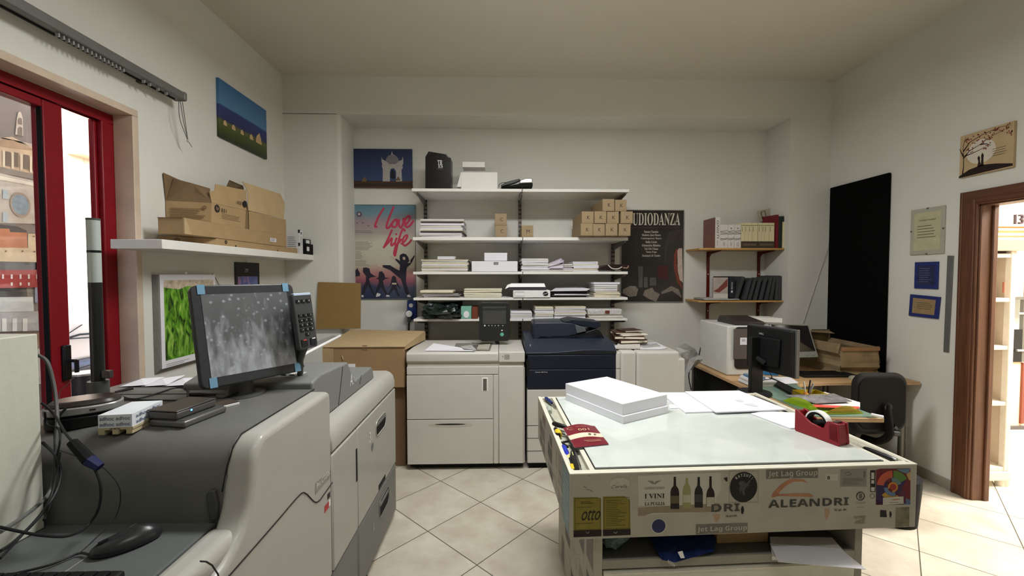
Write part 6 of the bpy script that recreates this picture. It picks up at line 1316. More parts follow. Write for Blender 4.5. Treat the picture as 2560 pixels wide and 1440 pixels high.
MB().prism([(aY(1800, 800, ay0).x, ay0+.02, zt_), (aY(1802, 792, ay0).x, ay0+.02, aY(1802, 792, ay0+.1).z), (aY(1802, 792, ay0).x, ay0+.22, aY(1802, 790, ay0+.2).z), (aY(1800, 800, ay0).x, ay0+.3, zt_)], (.22, 0, 0)).build('output_hood', M('hood_brown', (52, 46, 44), .35), wp, bevel=.006) if False else None
m = MB(); hz0, hz1 = zt_+.0, aY(1840, 790, ay0+.2).z
m.prism([(ax0+.085, ay0+.04, zt_), (ax0+.085, ay0+.04, zt_+.03), (ax0+.085, ay0+.3, hz1-.0), (ax0+.085, ay0+.34, zt_)], (.25, 0, 0)); m.build('output_hood', M('hood_brown', (54, 48, 46), .35), wp, bevel=.006)
o = MB().prism([(aY(1870, 800, 3.75).x, 3.72, zt_+.001), (aY(1932, 800, 3.75).x, 3.62, zt_+.001), (aY(1932, 800, 3.75).x, 3.8, zt_+.001), (aY(1870, 800, 3.75).x, 3.86, zt_+.001)], (0, 0, aY(1930, 796, 3.62).z-zt_)).build('white_box', white_lac, None, bevel=.002); tag(o, 'small white box lying on top of the white printer on the desk', 'box')
# black monitor seen from behind
Cb = None
bm2 = thing('black_monitor', 'black monitor on a stand seen from behind, at the middle of the desk', 'monitor', aZ(1892, 982, zD))
pA = [aY(1868, 806, 2.90), aY(1990, 829, 2.62), aY(1994, 942, 2.62), aY(1876, 922, 2.90)]
pA = [V(1.665+.0, 0, 0)]
yl, yr = 3.02, 2.66
TL, TR2, BR2, BL2 = aY(1870, 806, yl), aY(1991, 829, yr), aY(1995, 942, yr), aY(1872, 922, yl)
d = (TR2-TL); nrm = V(d.y, -d.x, 0).normalized()       # towards the viewer
if nrm.y > 0: nrm = -nrm
zl_, zh_ = (BR2.z+BL2.z)/2, (TR2.z+TL.z)/2
BL2.z = zl_+.0; BR2.z = zl_; TL.z = zh_; TR2.z = zh_; BL2.x, BL2.y = TL.x, TL.y; BR2.x, BR2.y = TR2.x, TR2.y
MB().prism([TL, TR2, BR2, BL2], -nrm*.035).build('front_frame', M('bezel_grey', (66, 66, 68), .4), bm2, bevel=.004)
ce = (TL+TR2+BR2+BL2)/4; uu = (TR2-TL).normalized(); hw = (TR2-TL).length/2; hh_ = (zh_-zl_)/2
MB().prism([ce-uu*hw*.96+EZ*hh_*.95, ce+uu*hw*.96+EZ*hh_*.95, ce+uu*hw*.96-EZ*hh_*.95, ce-uu*hw*.96-EZ*hh_*.95], nrm*.022).build('back_shell', black, bm2, bevel=.01, seg=3)
MB().prism([ce-uu*hw*.5+EZ*hh_*.55+nrm*.022, ce+uu*hw*.55+EZ*hh_*.55+nrm*.022, ce+uu*hw*.5-EZ*hh_*.7+nrm*.022, ce-uu*hw*.5-EZ*hh_*.7+nrm*.022], nrm*.02).build('rear_housing', dull_black, bm2, bevel=.01)
text('NEC', ce-uu*hw*.28+EZ*hh_*.66+nrm*.0225, uu, EZ, .038, .012, M('silver_print'), bm2)
sb = aZ(1890, 985, zD+.006)
MB().obox(V(sb.x-.05, sb.y-.02, zD+.006), V(.10, .02, 0), V(-.004, .03, 0), V(0, 0, zh_-zD-.08)).build('stand_column', black, bm2, bevel=.006)
MB().cyl(V(sb.x+.0, sb.y+.02, zD+.0058), V(sb.x, sb.y+.02, zD+.018), .11, 28).build('stand_base', black, bm2, smooth=True)
MB().tube([ce-EZ*hh_*.6+nrm*.045, V(sb.x, sb.y, ce.z-hh_*.4)], .02, 8).build('stand_arm', black, bm2)
# grey framed screen
gs = thing('silver_screen', 'silver framed screen tilted back behind the black monitor on the desk', 'monitor', (2.62, 3.62, zD))
Yq = 3.52; q = [aY(1925, 808, Yq+.12), aY(2022, 812, Yq+.12), aY(2047, 893, Yq), aY(1950, 896, Yq)]
fn_ = (q[1]-q[0]).cross(q[3]-q[0]).normalized(); fn_ = -fn_ if fn_.y > 0 else fn_
MB().prism(q, -fn_*.03).build('frame', M('silver_grey', (128, 130, 126), .4), gs, bevel=.005)
i0 = [q[0].lerp(q[1], .02)+(q[3]-q[0])*.035, q[0].lerp(q[1], .96)+(q[3]-q[0])*.035, q[3].lerp(q[2], .96)-(q[3]-q[0])*.17, q[3].lerp(q[2], .02)-(q[3]-q[0])*.17]
MB().poly([p+fn_*.001 for p in i0]).build('screen', M('screen_black', (8, 8, 9), .15, var=0), gs)
MB().tube([(q[2]+q[3])/2-fn_*.03, V(2.55, 3.72, zD+.035)], [.03, .05], 10).build('foot', charcoal, gs)
m = MB()
for k in (.72, .86): c = q[3].lerp(q[2], k)-(q[3]-q[0])*.08+fn_*.002; m.ball(c, .008, .008, .008, 8, 6)
m.build('button', silver, gs)
o = MB().box((2.48, 3.34, zD+.001), (2.92, 3.50, zD+.022)).build('keyboard', black, None, bevel=.005); tag(o, 'black keyboard on the desk return in front of the silver screen', 'keyboard')
for j in range(4):
    for i in range(12):
        if i == j == 0: k0 = MB().box((2.495, 3.35, zD+.022), (2.52, 3.375, zD+.027)).build('keycap', dull_black, o, bevel=.002); continue
        k2 = k0.copy(); COL.objects.link(k2); k2.location = (i*.0335, j*.035, 0)
ms = aZ(2136, 948, zD+.001); t = thing('computer_mouse', 'pale mouse on the desk return beside the crumpled carton', 'mouse', ms); MB().ball(ms+V(0, 0, .0), .032, .05, .03, 14, 8, zmin=0).build('shell', M('pale_mouse', (170, 166, 150), .4), t, smooth=True)
# crumpled carton
t = thing('crumpled_carton', 'open crumpled cardboard box with creased sides on the desk return', 'box', (2.95, 3.6, zD))
crm = M('crumpled_card', (136, 118, 88), .9, var=.2, vscale=9, bump=.5, bscale=14)
A1, B1, C1 = aZ(2098, 938, zD+.001), aZ(2184, 940, zD+.001), aZ(2050, 912, zD+.001)
A1, B1 = V(2.84, 3.42, zD+.001), V(3.17, 3.42, zD+.001); hB = aY(2100, 868, 3.42).z-zD
def cwall(p, q_, h, mb, segs=7, amp=.02, seed=1):
    rnd = random.Random(seed); d = Vector(q_)-Vector(p); n = V(d.y, -d.x, 0).normalized(); rows = []
    for j in range(segs+1):
        f = j/segs; off = rnd.uniform(-amp, amp)*(1 if 0 < f < 1 else .3)
        rows.append((Vector(p)+n*off+EZ*h*f, Vector(q_)+n*(off+rnd.uniform(-.004, .004))+EZ*(h*f+(.006 if j == segs else 0))))
    vs = [v for r_ in rows for v in r_]; mb.add(vs, [(2*j, 2*j+1, 2*j+3, 2*j+2) for j in range(segs)])
m = MB(); Cb1, Db1 = V(2.80, 3.93, zD+.001), V(3.15, 3.93, zD+.001)
cwall(A1, B1, hB, m, seed=2); cwall(Cb1, A1, hB+.02, m, seed=3); cwall(B1, Db1, hB, m, seed=4); cwall(Db1, Cb1, hB+.07, m, seed=5); m.poly([A1, B1, Db1, Cb1]); m.build('carton', crm, t)
m = MB(); m.add([Cb1+V(0, 0, hB+.07), Db1+V(0, 0, hB+.07), Db1+V(.0, -.07, hB+.05), Cb1+V(.0, -.07, hB+.075)], [(0, 1, 2, 3)]); m.build('carton_flap', crm, t)
MB().poly([A1+V(0, -.012, hB-.03), B1+V(0, -.012, hB-.03), B1+V(0, -.012, hB), A1+V(0, -.012, hB)]).build('packing_tape', M('brown_tape', (146, 108, 70), .3), t)
o = MB().prism([aY(2030, 823, 4.1), aY(2075, 823, 4.1), aY(2078, 870, 4.08), aY(2034, 870, 4.08)], (0, .006, 0)).build('cardboard_sheet', M('olive_card', (116, 104, 76), .85), None); tag(o, 'piece of olive brown cardboard leaning on the wall behind the crumpled carton', 'cardboard')
# papers, blue packets, keyboard on the peninsula
t = thing('paper_pile', 'small pile of papers and blue packets beside the black monitor stand', 'papers', aZ(1870, 965, zD+.006))
cP = aZ(1870, 962, zD+.006); 
for k in range(5):
    MB().box((1.87+.004*k, 3.06-.003*k, zD+.006+k*.009), (2.03+.006*k, 3.24, zD+.0145+k*.009)).build('sheaf', [pg, paper, paper_g][k % 3], t)
MB().box((1.90, 3.10, zD+.052), (2.0, 3.22, zD+.07)).build('blue_packet', M('pale_blue', (96, 124, 150), .5, var=.3, vscale=30), t)
o = MB().prism([aY(1915, 921, 3.25), aY(1948, 928, 3.2), aY(1946, 940, 3.2), aY(1913, 938, 3.25)], (0, .07, 0)).build('blue_packet', M('cobalt_packet', (44, 110, 160), .4), None, bevel=.003); tag(o, 'blue packet lying behind the black monitor stand', 'packet')
o = MB().prism([aZ(1915, 944, zD+.003), aZ(1975, 943, zD+.003), aZ(1996, 958, zD+.003), aZ(1940, 962, zD+.003)], (0, 0, .004)).build('loose_sheet', paper, None); tag(o, 'white sheet on the desk behind the yellow tray', 'paper')
ky = [aZ(1912, 950, zD+.006), aZ(1928, 947, zD+.006), aZ(2000, 981, zD+.006), aZ(1978, 987, zD+.006)]
o = MB().prism(ky, (0, 0, .014)).build('keyboard', black, None, bevel=.003); tag(o, 'black keyboard lying lengthwise beside the black monitor stand', 'keyboard')
# yellow tray with pens
yt = thing('yellow_pen_tray', 'translucent yellow tray with pens and scissors near the desk edge', 'tray', aZ(1985, 990, zD+.006))
ym = M('clear_yellow', (228, 196, 40), .15, trans=.45, var=.05); a, b = aZ(1955, 995, zD+.006), aZ(2002, 983, zD+.006)
ox, oy = 2.02, 2.72
MB().box((ox, oy, zD+.006), (ox+.17, oy+.12, zD+.01)).build('tray_floor', ym, yt)
for p, q_ in (((ox, oy), (ox+.17, oy+.004)), ((ox, oy+.116), (ox+.17, oy+.12)), ((ox, oy), (ox+.004, oy+.12)), ((ox+.166, oy), (ox+.17, oy+.12))): MB().box((p[0], p[1], zD+.0101), (q_[0], q_[1], zD+.045)).build('tray_wall', ym, yt)
pens = [((ox+.05, oy+.05), (ox+.02+.02, oy+.06), white_pl, .005), ((ox+.07, oy+.06), (ox+.115, oy+.1), black, .005), ((ox+.06, oy+.04), (ox+.075, oy+.02), silver, .006)]
for k, (p, q_, mt_, r_) in enumerate(pens):
    t = thing('pen', ['white pen standing in the yellow tray', 'black pen leaning right in the yellow tray', 'silver scissors handle in the yellow tray'][k], ['pen', 'pen', 'scissors'][k], (p[0], p[1], zD+.012))
    MB().tube([V(p[0], p[1], zD+.012), V(q_[0], q_[1], zD+.115)], r_, 8).build('barrel', mt_, t)
o = MB().ball(V(ox+.035, oy+.035, zD+.04), .02, .012, .012, 8, 6).build('eraser', M('orange_eraser', (226, 150, 60), .6), None); tag(o, 'orange eraser lying in the yellow tray', 'eraser')
# green translucent tray and papers
gt = thing('green_document_tray', 'transparent lime green sheet tray holding grey printed papers on the desk corner', 'tray', aZ(2080, 1030, zD+.006))
gm2 = M('clear_lime', (176, 220, 40), .12, trans=.5, var=.04)
L0, L1, L2, L3 = aZ(1958, 1003, zD+.006), aZ(2060, 1036, zD+.006), aZ(2158, 1034, zD+.006), aZ(2050, 985, zD+.006)
MB().prism([L0, L1, L2, L3], (0, 0, .003)).build('tray_floor', gm2, gt)
def wing(p, q_, hgt, nrm_out, seed=0):
    pts = []; N = 10
    for i in range(N+1):
        f = i/N; pts.append((Vector(p).lerp(q_, f)+V(0, 0, .004), Vector(p).lerp(q_, f)+V(0, 0, .005+hgt*math.sin(math.pi*min(1, f*1.02)))+Vector(nrm_out)*math.sin(math.pi*f)))
    m = MB(); vs = [v for r_ in pts for v in r_]; m.add(vs, [(2*i, 2*i+2, 2*i+3, 2*i+1) for i in range(N)]); return m
wing(L0, L1, .055, (-.01, 0, 0)).build('tray_wing', gm2, gt, smooth=True); wing(L1, L2, .05, (0, -.015, 0)).build('tray_wing', ym, gt, smooth=True)
P0_, P1_, P2_, P3_ = aZ(1962, 989, zD+.04), aZ(2040, 1008, zD+.04), aZ(2130, 1004, zD+.04), aZ(2085, 985, zD+.04)
o = MB().prism([aZ(2030, 1018, zD+.012), aZ(2150, 1024, zD+.012), aZ(2150, 1012, zD+.012), aZ(2060, 985, zD+.012)], (0, 0, .016)).build('paper_pile', pg, None); tag(o, 'stack of sheets with a red edge lying in the lime tray', 'papers')
MB().prism([aZ(2030, 1018, zD+.029), aZ(2148, 1022, zD+.029), aZ(2148, 1017, zD+.029), aZ(2035, 1012, zD+.029)], (0, 0, .002)).build('red_sheet', M('red_print'), o)
o = MB().prism([P0_, P1_+V(0, 0, -.004), P2_, P3_], (0, 0, .004)).build('plastic_sleeve', M('grey_photo_sheet', (122, 120, 122), .25, var=.35, vscale=22, coat=.5), None); tag(o, 'glossy grey photo sheet in a plastic sleeve lying over the lime tray', 'sheet')
# plastic bag behind the finisher
t = thing('clear_plastic_bag', 'crumpled translucent plastic bag hanging beside the finisher', 'bag', (1.72, 3.6, .6))
bgm = M('clear_film', (176, 178, 176), .2, alpha=.55, var=.3, vscale=18)
m = MB(); rnd = random.Random(9)
pg_ = [[aY(x, y, 3.55+rnd.uniform(-.05, .12)) for x, y in row] for row in (((1690, 868), (1712, 858), (1738, 872), (1742, 884)), ((1700, 884), (1722, 876), (1744, 884), (1758, 898)), ((1710, 905), (1722, 900), (1740, 900), (1752, 905)), ((1712, 930), (1720, 935), (1726, 926), (1738, 912)))]
vs = [p for r_ in pg_ for p in r_]; m.add(vs, [(4*j+i, 4*j+i+1, 4*j+i+5, 4*j+i+4) for j in range(3) for i in range(3)]); o = m.build('film', bgm, t); 
md = o.modifiers.new('solid', 'SOLIDIFY'); md.thickness = .002
for k, (pp, lab) in enumerate(((((1752, 868), (1745, 900), (1740, 935), (1752, 975)), 'black lead rising from behind the finisher to the desk'), (((1728, 905), (1722, 940), (1728, 975)), 'black lead hanging down behind the finisher, crossing the other lead'), (((1812, 975), (1805, 945), (1790, 938)), 'black lead hooked under the left end of the desk'))):
    o = MB().tube([aY(a, b, 3.9 if k < 2 else 3.5) for a, b in pp], .005, 6, smooth_path=6).build('cable', cable_m, None); tag(o, lab, 'cable')
o = MB().tube([aY(1915, 918, 2.98), aY(1930, 945, 2.98), aY(1905, 952, 3.0), aY(1870, 975, 3.05)], .003, 6, smooth_path=6).build('cable', cable_m, None); tag(o, 'black lead curling from the back of the black monitor', 'cable')
# thin wall cable running down the right wall
o = MB().tube([aX(2076, 596, XR-.006), aX(2052, 680, XR-.006)if False else aY(2050, 680, YF-.006), aY(2008, 808, YF-.006)], .003, 5).build('wall_cable', M('plaster_cable', (196, 192, 182), .7), None); tag(o, 'thin pale cable running diagonally down the wall beside the black board', 'cable')

# ================================================================== OFFICE CHAIR
ch = thing('office_chair', 'black office chair with padded back seen from behind, by the desk', 'chair', (2.76, 2.95, 0))
fab = M('chair_fabric', (26, 25, 24), .85, var=.08, bump=.15, bscale=300)
Yc = 2.98
ct = aY(2204, 1008, Yc); wB, hB_ = aY(2271, 1008, Yc).x-aY(2138, 1008, Yc).x, aY(2204, 937, Yc).z-aY(2204, 1085, Yc).z
vs = []; N1, N2 = 15, 13
m = MB(); 
pts = rrect(ct, FU, FV, wB, hB_, .09, 8)
m.prism(pts, (0, .05, 0)); m.build('backrest', fab, ch, bevel=.022, seg=4)
MB().prism(rrect(ct+V(0, -.006, .0), FU, FV, wB*.9, hB_*.88, .08, 8), (0, .02, 0)).build('back_shell', M('chair_shell', (20, 19, 18), .9, spec=.15), ch, bevel=.008)
MB().cyl(ct+V(.02, -.008, -.02), ct+V(.02, -.035, -.02), .028, 18).build('back_knob', black, ch, smooth=True)
MB().tube([ct+V(.02, -.018, .0), ct+V(.025, -.03, -.10), ct+V(.035, -.03, -.22), ct+V(.02, .04, -.30), ct+V(0, .15, -.315)], [.024, .028, .034, .03, .026], 10, smooth_path=5).build('back_bar', M('chair_shell'), ch, smooth=True)
MB().tube([ct+V(.06, -.03, -.16), ct+V(.085, -.03, -.18)], [.018, .014], 10).build('adjust_knob', black, ch, smooth=True); MB().tube([ct+V(.055, -.03, -.21), ct+V(.10, -.03, -.215)], [.022, .02], 10).build('adjust_knob', black, ch, smooth=True)
sc0 = V(ct.x, Yc+.28, .46)
MB().prism(rrect(sc0, FU, EY, .46, .44, .1, 6), (0, 0, -.07)).build('seat', fab, ch, bevel=.02, seg=3)
MB().cyl((ct.x, Yc+.26, .09), (ct.x, Yc+.26, .39), .028, 16).build('gas_column', dull_black, ch, smooth=True)
for k in range(5):
    a = math.radians(20+72*k); p, q_ = V(ct.x, Yc+.26, .10), V(ct.x+.27*math.cos(a), Yc+.26+.27*math.sin(a), .065)
    lg = MB().tube([p, q_], [.026, .017], 8).build('leg', black, ch); MB().cyl(q_+V(-.01, 0, -.035), q_+V(.012, 0, -.035), .028, 12).build('caster', dull_black, lg)
o = MB().cyl((2.55, 2.62, 0), (2.55, 2.62, .30), .12, 24, r2=.14).build('waste_bin', dull_black, None, smooth=True); tag(o, 'black waste bin on the floor between the table and the chair', 'bin')
m = crumple(MB(), (2.55, 2.62, .36), .09, .09, .05, 12, lo=.302); o = m.build('waste_paper', paper_g, None); tag(o, 'crumpled grey paper in the waste bin', 'paper')

# ================================================================== NEXT ROOM
cream_f = M('antique_cream', (216, 206, 192), .6, var=.05, vscale=20); maple = M('pale_maple', (228, 202, 168), .5, var=.04); mah = M('red_mahogany', (124, 66, 52), .5)
cab = thing('display_cabinet', 'antique white glazed display cabinet on curved legs in the next room', 'cabinet', (3.75, 3.2, 0))
cy0 = 3.0; cx1 = aY(2533, 900, cy0).x; cx0 = 3.535; zb0, zt0 = aY(2520, 1178, cy0).z, aY(2530, 610, cy0).z
yy1 = cy0+.36
for (x, y) in ((cx0, cy0), (cx1-.04, cy0), (cx0, yy1-.04), (cx1-.04, yy1-.04)): MB().box((x, y, zb0), (x+.04, y+.04, zt0-.02)).build('post', cream_f, cab, bevel=.004)
for z in (zb0, aY(2515, 1015, cy0).z, aY(2515, 875, cy0).z, aY(2515, 755, cy0).z, zt0-.10): MB().box((cx0, cy0+.004, z), (cx1-.002, yy1, z+.03)).build('shelf', cream_f, cab, bevel=.003)
MB().box((cx0, yy1-.02, zb0), (cx1, yy1, zt0-.05)).build('back_panel', M('cabinet_back', (206, 188, 166), .7), cab)
MB().box((cx1-.012, cy0+.04, zb0), (cx1, yy1, zt0-.05)).build('side_panel', M('cabinet_back'), cab)
MB().prism([(cx0-.02, cy0-.02, zt0-.05), (cx1+.03, cy0-.02, zt0-.05), (cx1+.09, cy0-.06, zt0+.03), (cx0-.08, cy0-.06, zt0+.03)], (0, .42, 0)).build('cornice', cream_f, cab, bevel=.006)
MB().box((cx0-.01, cy0-.01, zb0-.07), (cx1+.01, yy1, zb0-.001)).build('apron', cream_f, cab, bevel=.008)
for x, s in ((cx0+.03, -1), (cx1-.03, 1)):
    for y in (cy0+.03, yy1-.05):
        MB().tube([V(x, y, zb0-.05), V(x+s*.03, y, zb0-.10), V(x+s*.005, y, zb0-.19), V(x+s*.0, y, .05), V(x+s*.03, y, .015)], [.04, .038, .024, .018, .022], 10, smooth_path=4).build('leg', cream_f, cab, smooth=True)
MB().box((cx1-.10, cy0-.008, zt0-.36), (cx1-.094, cy0+.004, zt0-.28)).build('keyhole_plate', M('rusty', (150, 90, 70), .5), cab)
for k, z in enumerate((aY(2515, 875, cy0).z+.0305, aY(2515, 755, cy0).z+.0305)):
    o = MB().box((cx0+.06, cy0+.1, z), (cx0+.2, cy0+.2, z+.12)).build('glassware_box', M('pale_ornament', (206, 196, 186), .4, var=.3, vscale=30), None); tag(o, 'pale ornament on the %s shelf of the white display cabinet' % ('middle', 'upper')[k], 'ornament')
Yn = 4.12
wd_ = thing('wall_unit', 'large pale maple wall unit with red strips and glazed middle in the next room', 'wardrobe', (5.8, 4.4, 0))
X0w, X1w = aY(2480, 900, Yn).x-.1, 7.6; ztw = aY(2550, 562, Yn).z; zg0, zg1 = aY(2550, 905, Yn).z, aY(2550, 742, Yn).z
MB().box((X0w, Yn+.02, .0), (X1w, Yn+.55, zg0)).build('lower_cabinet', maple, wd_); MB().box((X0w, Yn+.02, zg1), (X1w, Yn+.55, ztw)).build('upper_cabinet', maple, wd_)
MB().box((X0w, Yn+.3, zg0), (X1w, Yn+.55, zg1)).build('niche_back', M('niche_glass', (178, 188, 194), .1, var=.15, vscale=4), wd_)
for k, z in enumerate((ztw-.02, ztw-.06, ztw-.11)): MB().box((X0w-.02, Yn-.03+.01*k, z), (X1w, Yn+.05, z+.022)).build('cornice', maple, wd_, bevel=.003)
xr_ = aY(2555, 1000, Yn).x
for x in (xr_, xr_+.75, xr_+1.5): MB().box((x, Yn, .06), (x+.03, Yn+.03, zg0-.01)).build('vertical_strip', mah, wd_); MB().box((x, Yn, zg1+.01), (x+.03, Yn+.03, ztw-.12)).build('vertical_strip', mah, wd_)
MB().box((X0w, Yn, 0.0), (X1w, Yn+.03, .035)).build('plinth', M('plinth_grey', (90, 84, 84), .5), wd_)
MB().box((xr_-.02, Yn+.0, zg0), (xr_+.01, Yn+.03, zg1)).build('glass_post', steel, wd_); MB().box((X0w, Yn, zg1-.03), (X1w, Yn+.03, zg1)).build('glass_rail', steel, wd_)
MB().box((X0w, Yn+.0, zg0), (xr_-.02, Yn+.012, (zg0+zg1)/2)).build('dark_door', black, wd_)
for z in (zg0+.12, zg1-.17): MB().tube([(xr_-.09, Yn-.008, z), (xr_+.05, Yn-.008, z)], .012, 8).build('hinge', silver, wd_)
o = MB().prism([aY(2503, 562, Yn+.1), aY(2525, 562, Yn+.1), aY(2522, 540, Yn+.1), aY(2500, 540, Yn+.1)], (0, .02, 0)).build('framed_card', white_pl, None); tag(o, 'small white framed card on top of the maple wall unit', 'frame')
o2 = text('13', aY(2550, 548, Yn+.1), FU, FV, .09, .1, M('dark_letter', (70, 60, 66), .5), None, 'standing_numerals', off=0); 
md = o2.modifiers.new('solid', 'SOLIDIFY'); md.thickness = .02; tag(o2, 'dark standing ornament numerals on top of the maple wall unit', 'ornament')

# ================================================================== STICKERED LAYOUT TABLE (right foreground)
HT = .87
TL0 = aZ(1425, 1185, HT); TR0 = aZ(2292.6, 1160, HT)
tu = (TR0-TL0).normalized(); tv = V(-tu.y, tu.x, 0); TW = (TR0-TL0).length; TD = .97
TO = V(TL0.x, TL0.y, 0)
def tl(a, b, z): return V(TO.x, TO.y, z)+tu*a+tv*b
tb = thing('layout_table', 'cream metal light table with glass top, tool troughs and stickered front, right foreground', 'table', (TL0.x+.6, TL0.y+.5, 0))
BH = .246; z0 = HT-BH
def tbox3(a0, a1, b0, b1, za, zb): return MB().obox(tl(a0, b0, za), tu*(a1-a0), tv*(b1-b0), V(0, 0, zb-za))
RM = .016
gA = aZ(1488, 1172, HT); ga = (gA-TL0).dot(tu); gb = aZ(2207, 1153, HT); gb_ = (gb-TL0).dot(tu); gf0 = (gA-TL0).dot(tv)
front = tbox3(0, TW, 0, .018, z0, HT).build('front_panel', enamel, tb, bevel=.002)
side = tbox3(0, .014, .018, TD-.014, z0, HT).build('side_panel', enamel, tb, bevel=.002)
tbox3(TW-.014, TW, .018, TD-.014, z0, HT).build('side_panel', enamel, tb, bevel=.002); tbox3(0, TW, TD-.014, TD, z0, HT).build('back_panel', enamel, tb, bevel=.002)
tbox3(.014, TW-.014, .018, TD-.014, z0, z0+.01).build('bottom_plate', enamel, tb)
la0, la1 = .020, ga-.022; ra0, ra1 = gb_+.03, TW-.02
tbox3(.0145, la0, .018, TD-.014, HT-.06, HT-.001).build('trough_lip', enamel_l, tb)
trough = M('trough_dirty', (176, 176, 158), .6, var=.14, vscale=22)
tbox3(la0, la1, .03, TD-.03, HT-.024, HT-.020).build('trough_floor', trough, tb); tbox3(ra0, ra1, .03, TD-.03, HT-.024, HT-.020).build('trough_floor', trough, tb)
tbox3(.014, TW-.014, .018, .03, HT-.05, HT-.0005).build('rim', enamel_l, tb, bevel=.001); tbox3(.014, TW-.014, TD-.03, TD-.014, HT-.05, HT-.0005).build('rim', enamel_l, tb, bevel=.001)
tbox3(la1, la1+.02, .03, TD-.03, HT-.05, HT-.0005).build('rim', enamel_l, tb, bevel=.001); tbox3(gb_+.004, ra0, .03, TD-.03, HT-.05, HT-.0005).build('rim', enamel_l, tb, bevel=.001)
tbox3(ra1, TW-.0145, .018, TD-.014, HT-.05, HT-.0005).build('rim', enamel_l, tb, bevel=.001)
# thin light edge along the top of the front and sides
tbox3(-.001, TW+.001, -.001, .014, HT-.004, HT+.0012).build('edge_strip', enamel_l, tb, bevel=.001); tbox3(-.001, .0135, .014, TD, HT-.004, HT+.0012).build('edge_strip', enamel_l, tb, bevel=.001); tbox3(TW-.0135, TW+.001, .014, TD, HT-.004, HT+.0012).build('edge_strip', enamel_l, tb, bevel=.001)
gl = bpy.data.materials.new('marbled_glass'); gl.use_nodes = True; n = gl.node_tree.nodes; L = gl.node_tree.links; b = n['Principled BSDF']
SANS = lambda s: ''.join(chr(0x1D5D4+ord(c)-65) if 'A' <= c <= 'Z' else chr(0x1D5EE+ord(c)-97) if 'a' <= c <= 'z' else c for c in s)
tc = n.new('ShaderNodeTexCoord'); nz = n.new('ShaderNodeTexNoise'); nz.inputs['Scale'].default_value = 2.4; nz.inputs['Detail'].default_value = 7; nz.inputs['Distortion'].default_value = 2.2; rr = n.new('ShaderNodeValToRGB')
rr.color_ramp.elements[0].position = .38; rr.color_ramp.elements[0].color = (lin(198), lin(205), lin(199), 1); rr.color_ramp.elements[1].position = .6; rr.color_ramp.elements[1].color = (lin(209), lin(214), lin(209), 1)
L.new(tc.outputs['Object'], nz.inputs['Vector']); L.new(nz.outputs['Fac'], rr.inputs['Fac']); L.new(rr.outputs['Color'], b.inputs['Base Color']); b.inputs['Roughness'].default_value = .03; b.inputs['Specular IOR Level'].default_value = .5
GB1 = TD-.035
zg = HT+.0065
tbox3(ga, gb_, gf0, GB1, HT-.004, zg).build('glass_top', [gl], tb, bevel=.0015)
tbox3(ga-.003, ga, gf0-.003, GB1, HT-.004, HT+.0035).build('glass_edge', seam, tb); tbox3(ga-.003, gb_+.003, gf0-.004, gf0-.0005, HT-.004, HT+.003).build('glass_edge', M('gap_grey', (92, 94, 90), .6), tb)
# cabinet below
ca0, ca1, cb0, cb1 = .105, 1.175, .045, .85
cz = .505
steelw = M('cabinet_grey_cream', (150, 146, 134), .55, var=.05)
tbox3(ca0, ca0+.03, cb0, cb1, 0, z0-.0005).build('cabinet_side', enamel, tb, bevel=.002); tbox3(ca1-.03, ca1, cb0, cb1, 0, z0-.0005).build('cabinet_side', steelw, tb, bevel=.002)
tbox3(ca0+.03, ca1-.03, cb1-.02, cb1, 0, z0-.0005).build('cabinet_back', steelw, tb); tbox3(ca0+.03, ca1-.03, cb0+.01, cb1-.02, cz-.012, cz).build('cabinet_shelf', M('shelf_dark_grey', (104, 104, 98), .6, var=.06), tb)
tbox3(ca0+.03, ca1-.03, cb0, cb0+.012, cz-.03, cz+.004).build('shelf_lip', steelw, tb, bevel=.002)
for k in range(3):
    d_ = tbox3(ca0+.034, ca1-.034, cb0-.004, cb0+.02, cz-.035-(k+1)*.145, cz-.039-k*.145).build('drawer', enamel_l, tb, bevel=.003)
    tbox3(ca0+.034, ca1-.034, cb0-.007, cb0-.0042, cz-.052-k*.145, cz-.042-k*.145).build('drawer_pull', enamel_l, d_)
tbox3(ca0+.03, ca1-.03, cb0+.03, cb1-.02, .02, .03).build('cabinet_floor', steelw, tb)
# ------------------------------------------------ stickers on the front
FP = tl(0, 0, 0); FNn = -tv
def fp(x, y, off=.0006): return aP(x, y, FP, FNn)+FNn*off
def st(name, pxs, mat_, off=.0006, parent=None):
    return MB().poly([fp(x, y, off) for x, y in pxs]).build(name, mat_, parent or front_e)
front_e = tb
a4 = lambda x, y: (1340+x/4.571, 1150+y/4.571)
a5 = lambda x, y: (1780+x/4.741, 1140+y/4.741)
def ft(s, conv, p, q_, mat_, parent, off=.0012, **k):
    a, b = fp(*conv(p[0], q_[1])), fp(*conv(q_[0], p[1])); c = (a+b)/2
    w_ = (b-a).dot(tu); h_ = abs(b.z-a.z); return text(s, c, tu, EZ, w_, h_, mat_, parent, off=off, **k)
def C4(pts): return [a4(*p) for p in pts]
def C5(pts): return [a5(*p) for p in pts]
gold = M('gold_sticker', (128, 116, 40), .35, var=.1, vscale=30); goldd = M('gold_ink', (70, 60, 22), .6, var=0); brn = M('dark_brown_print', (34, 20, 18), .6, var=0)
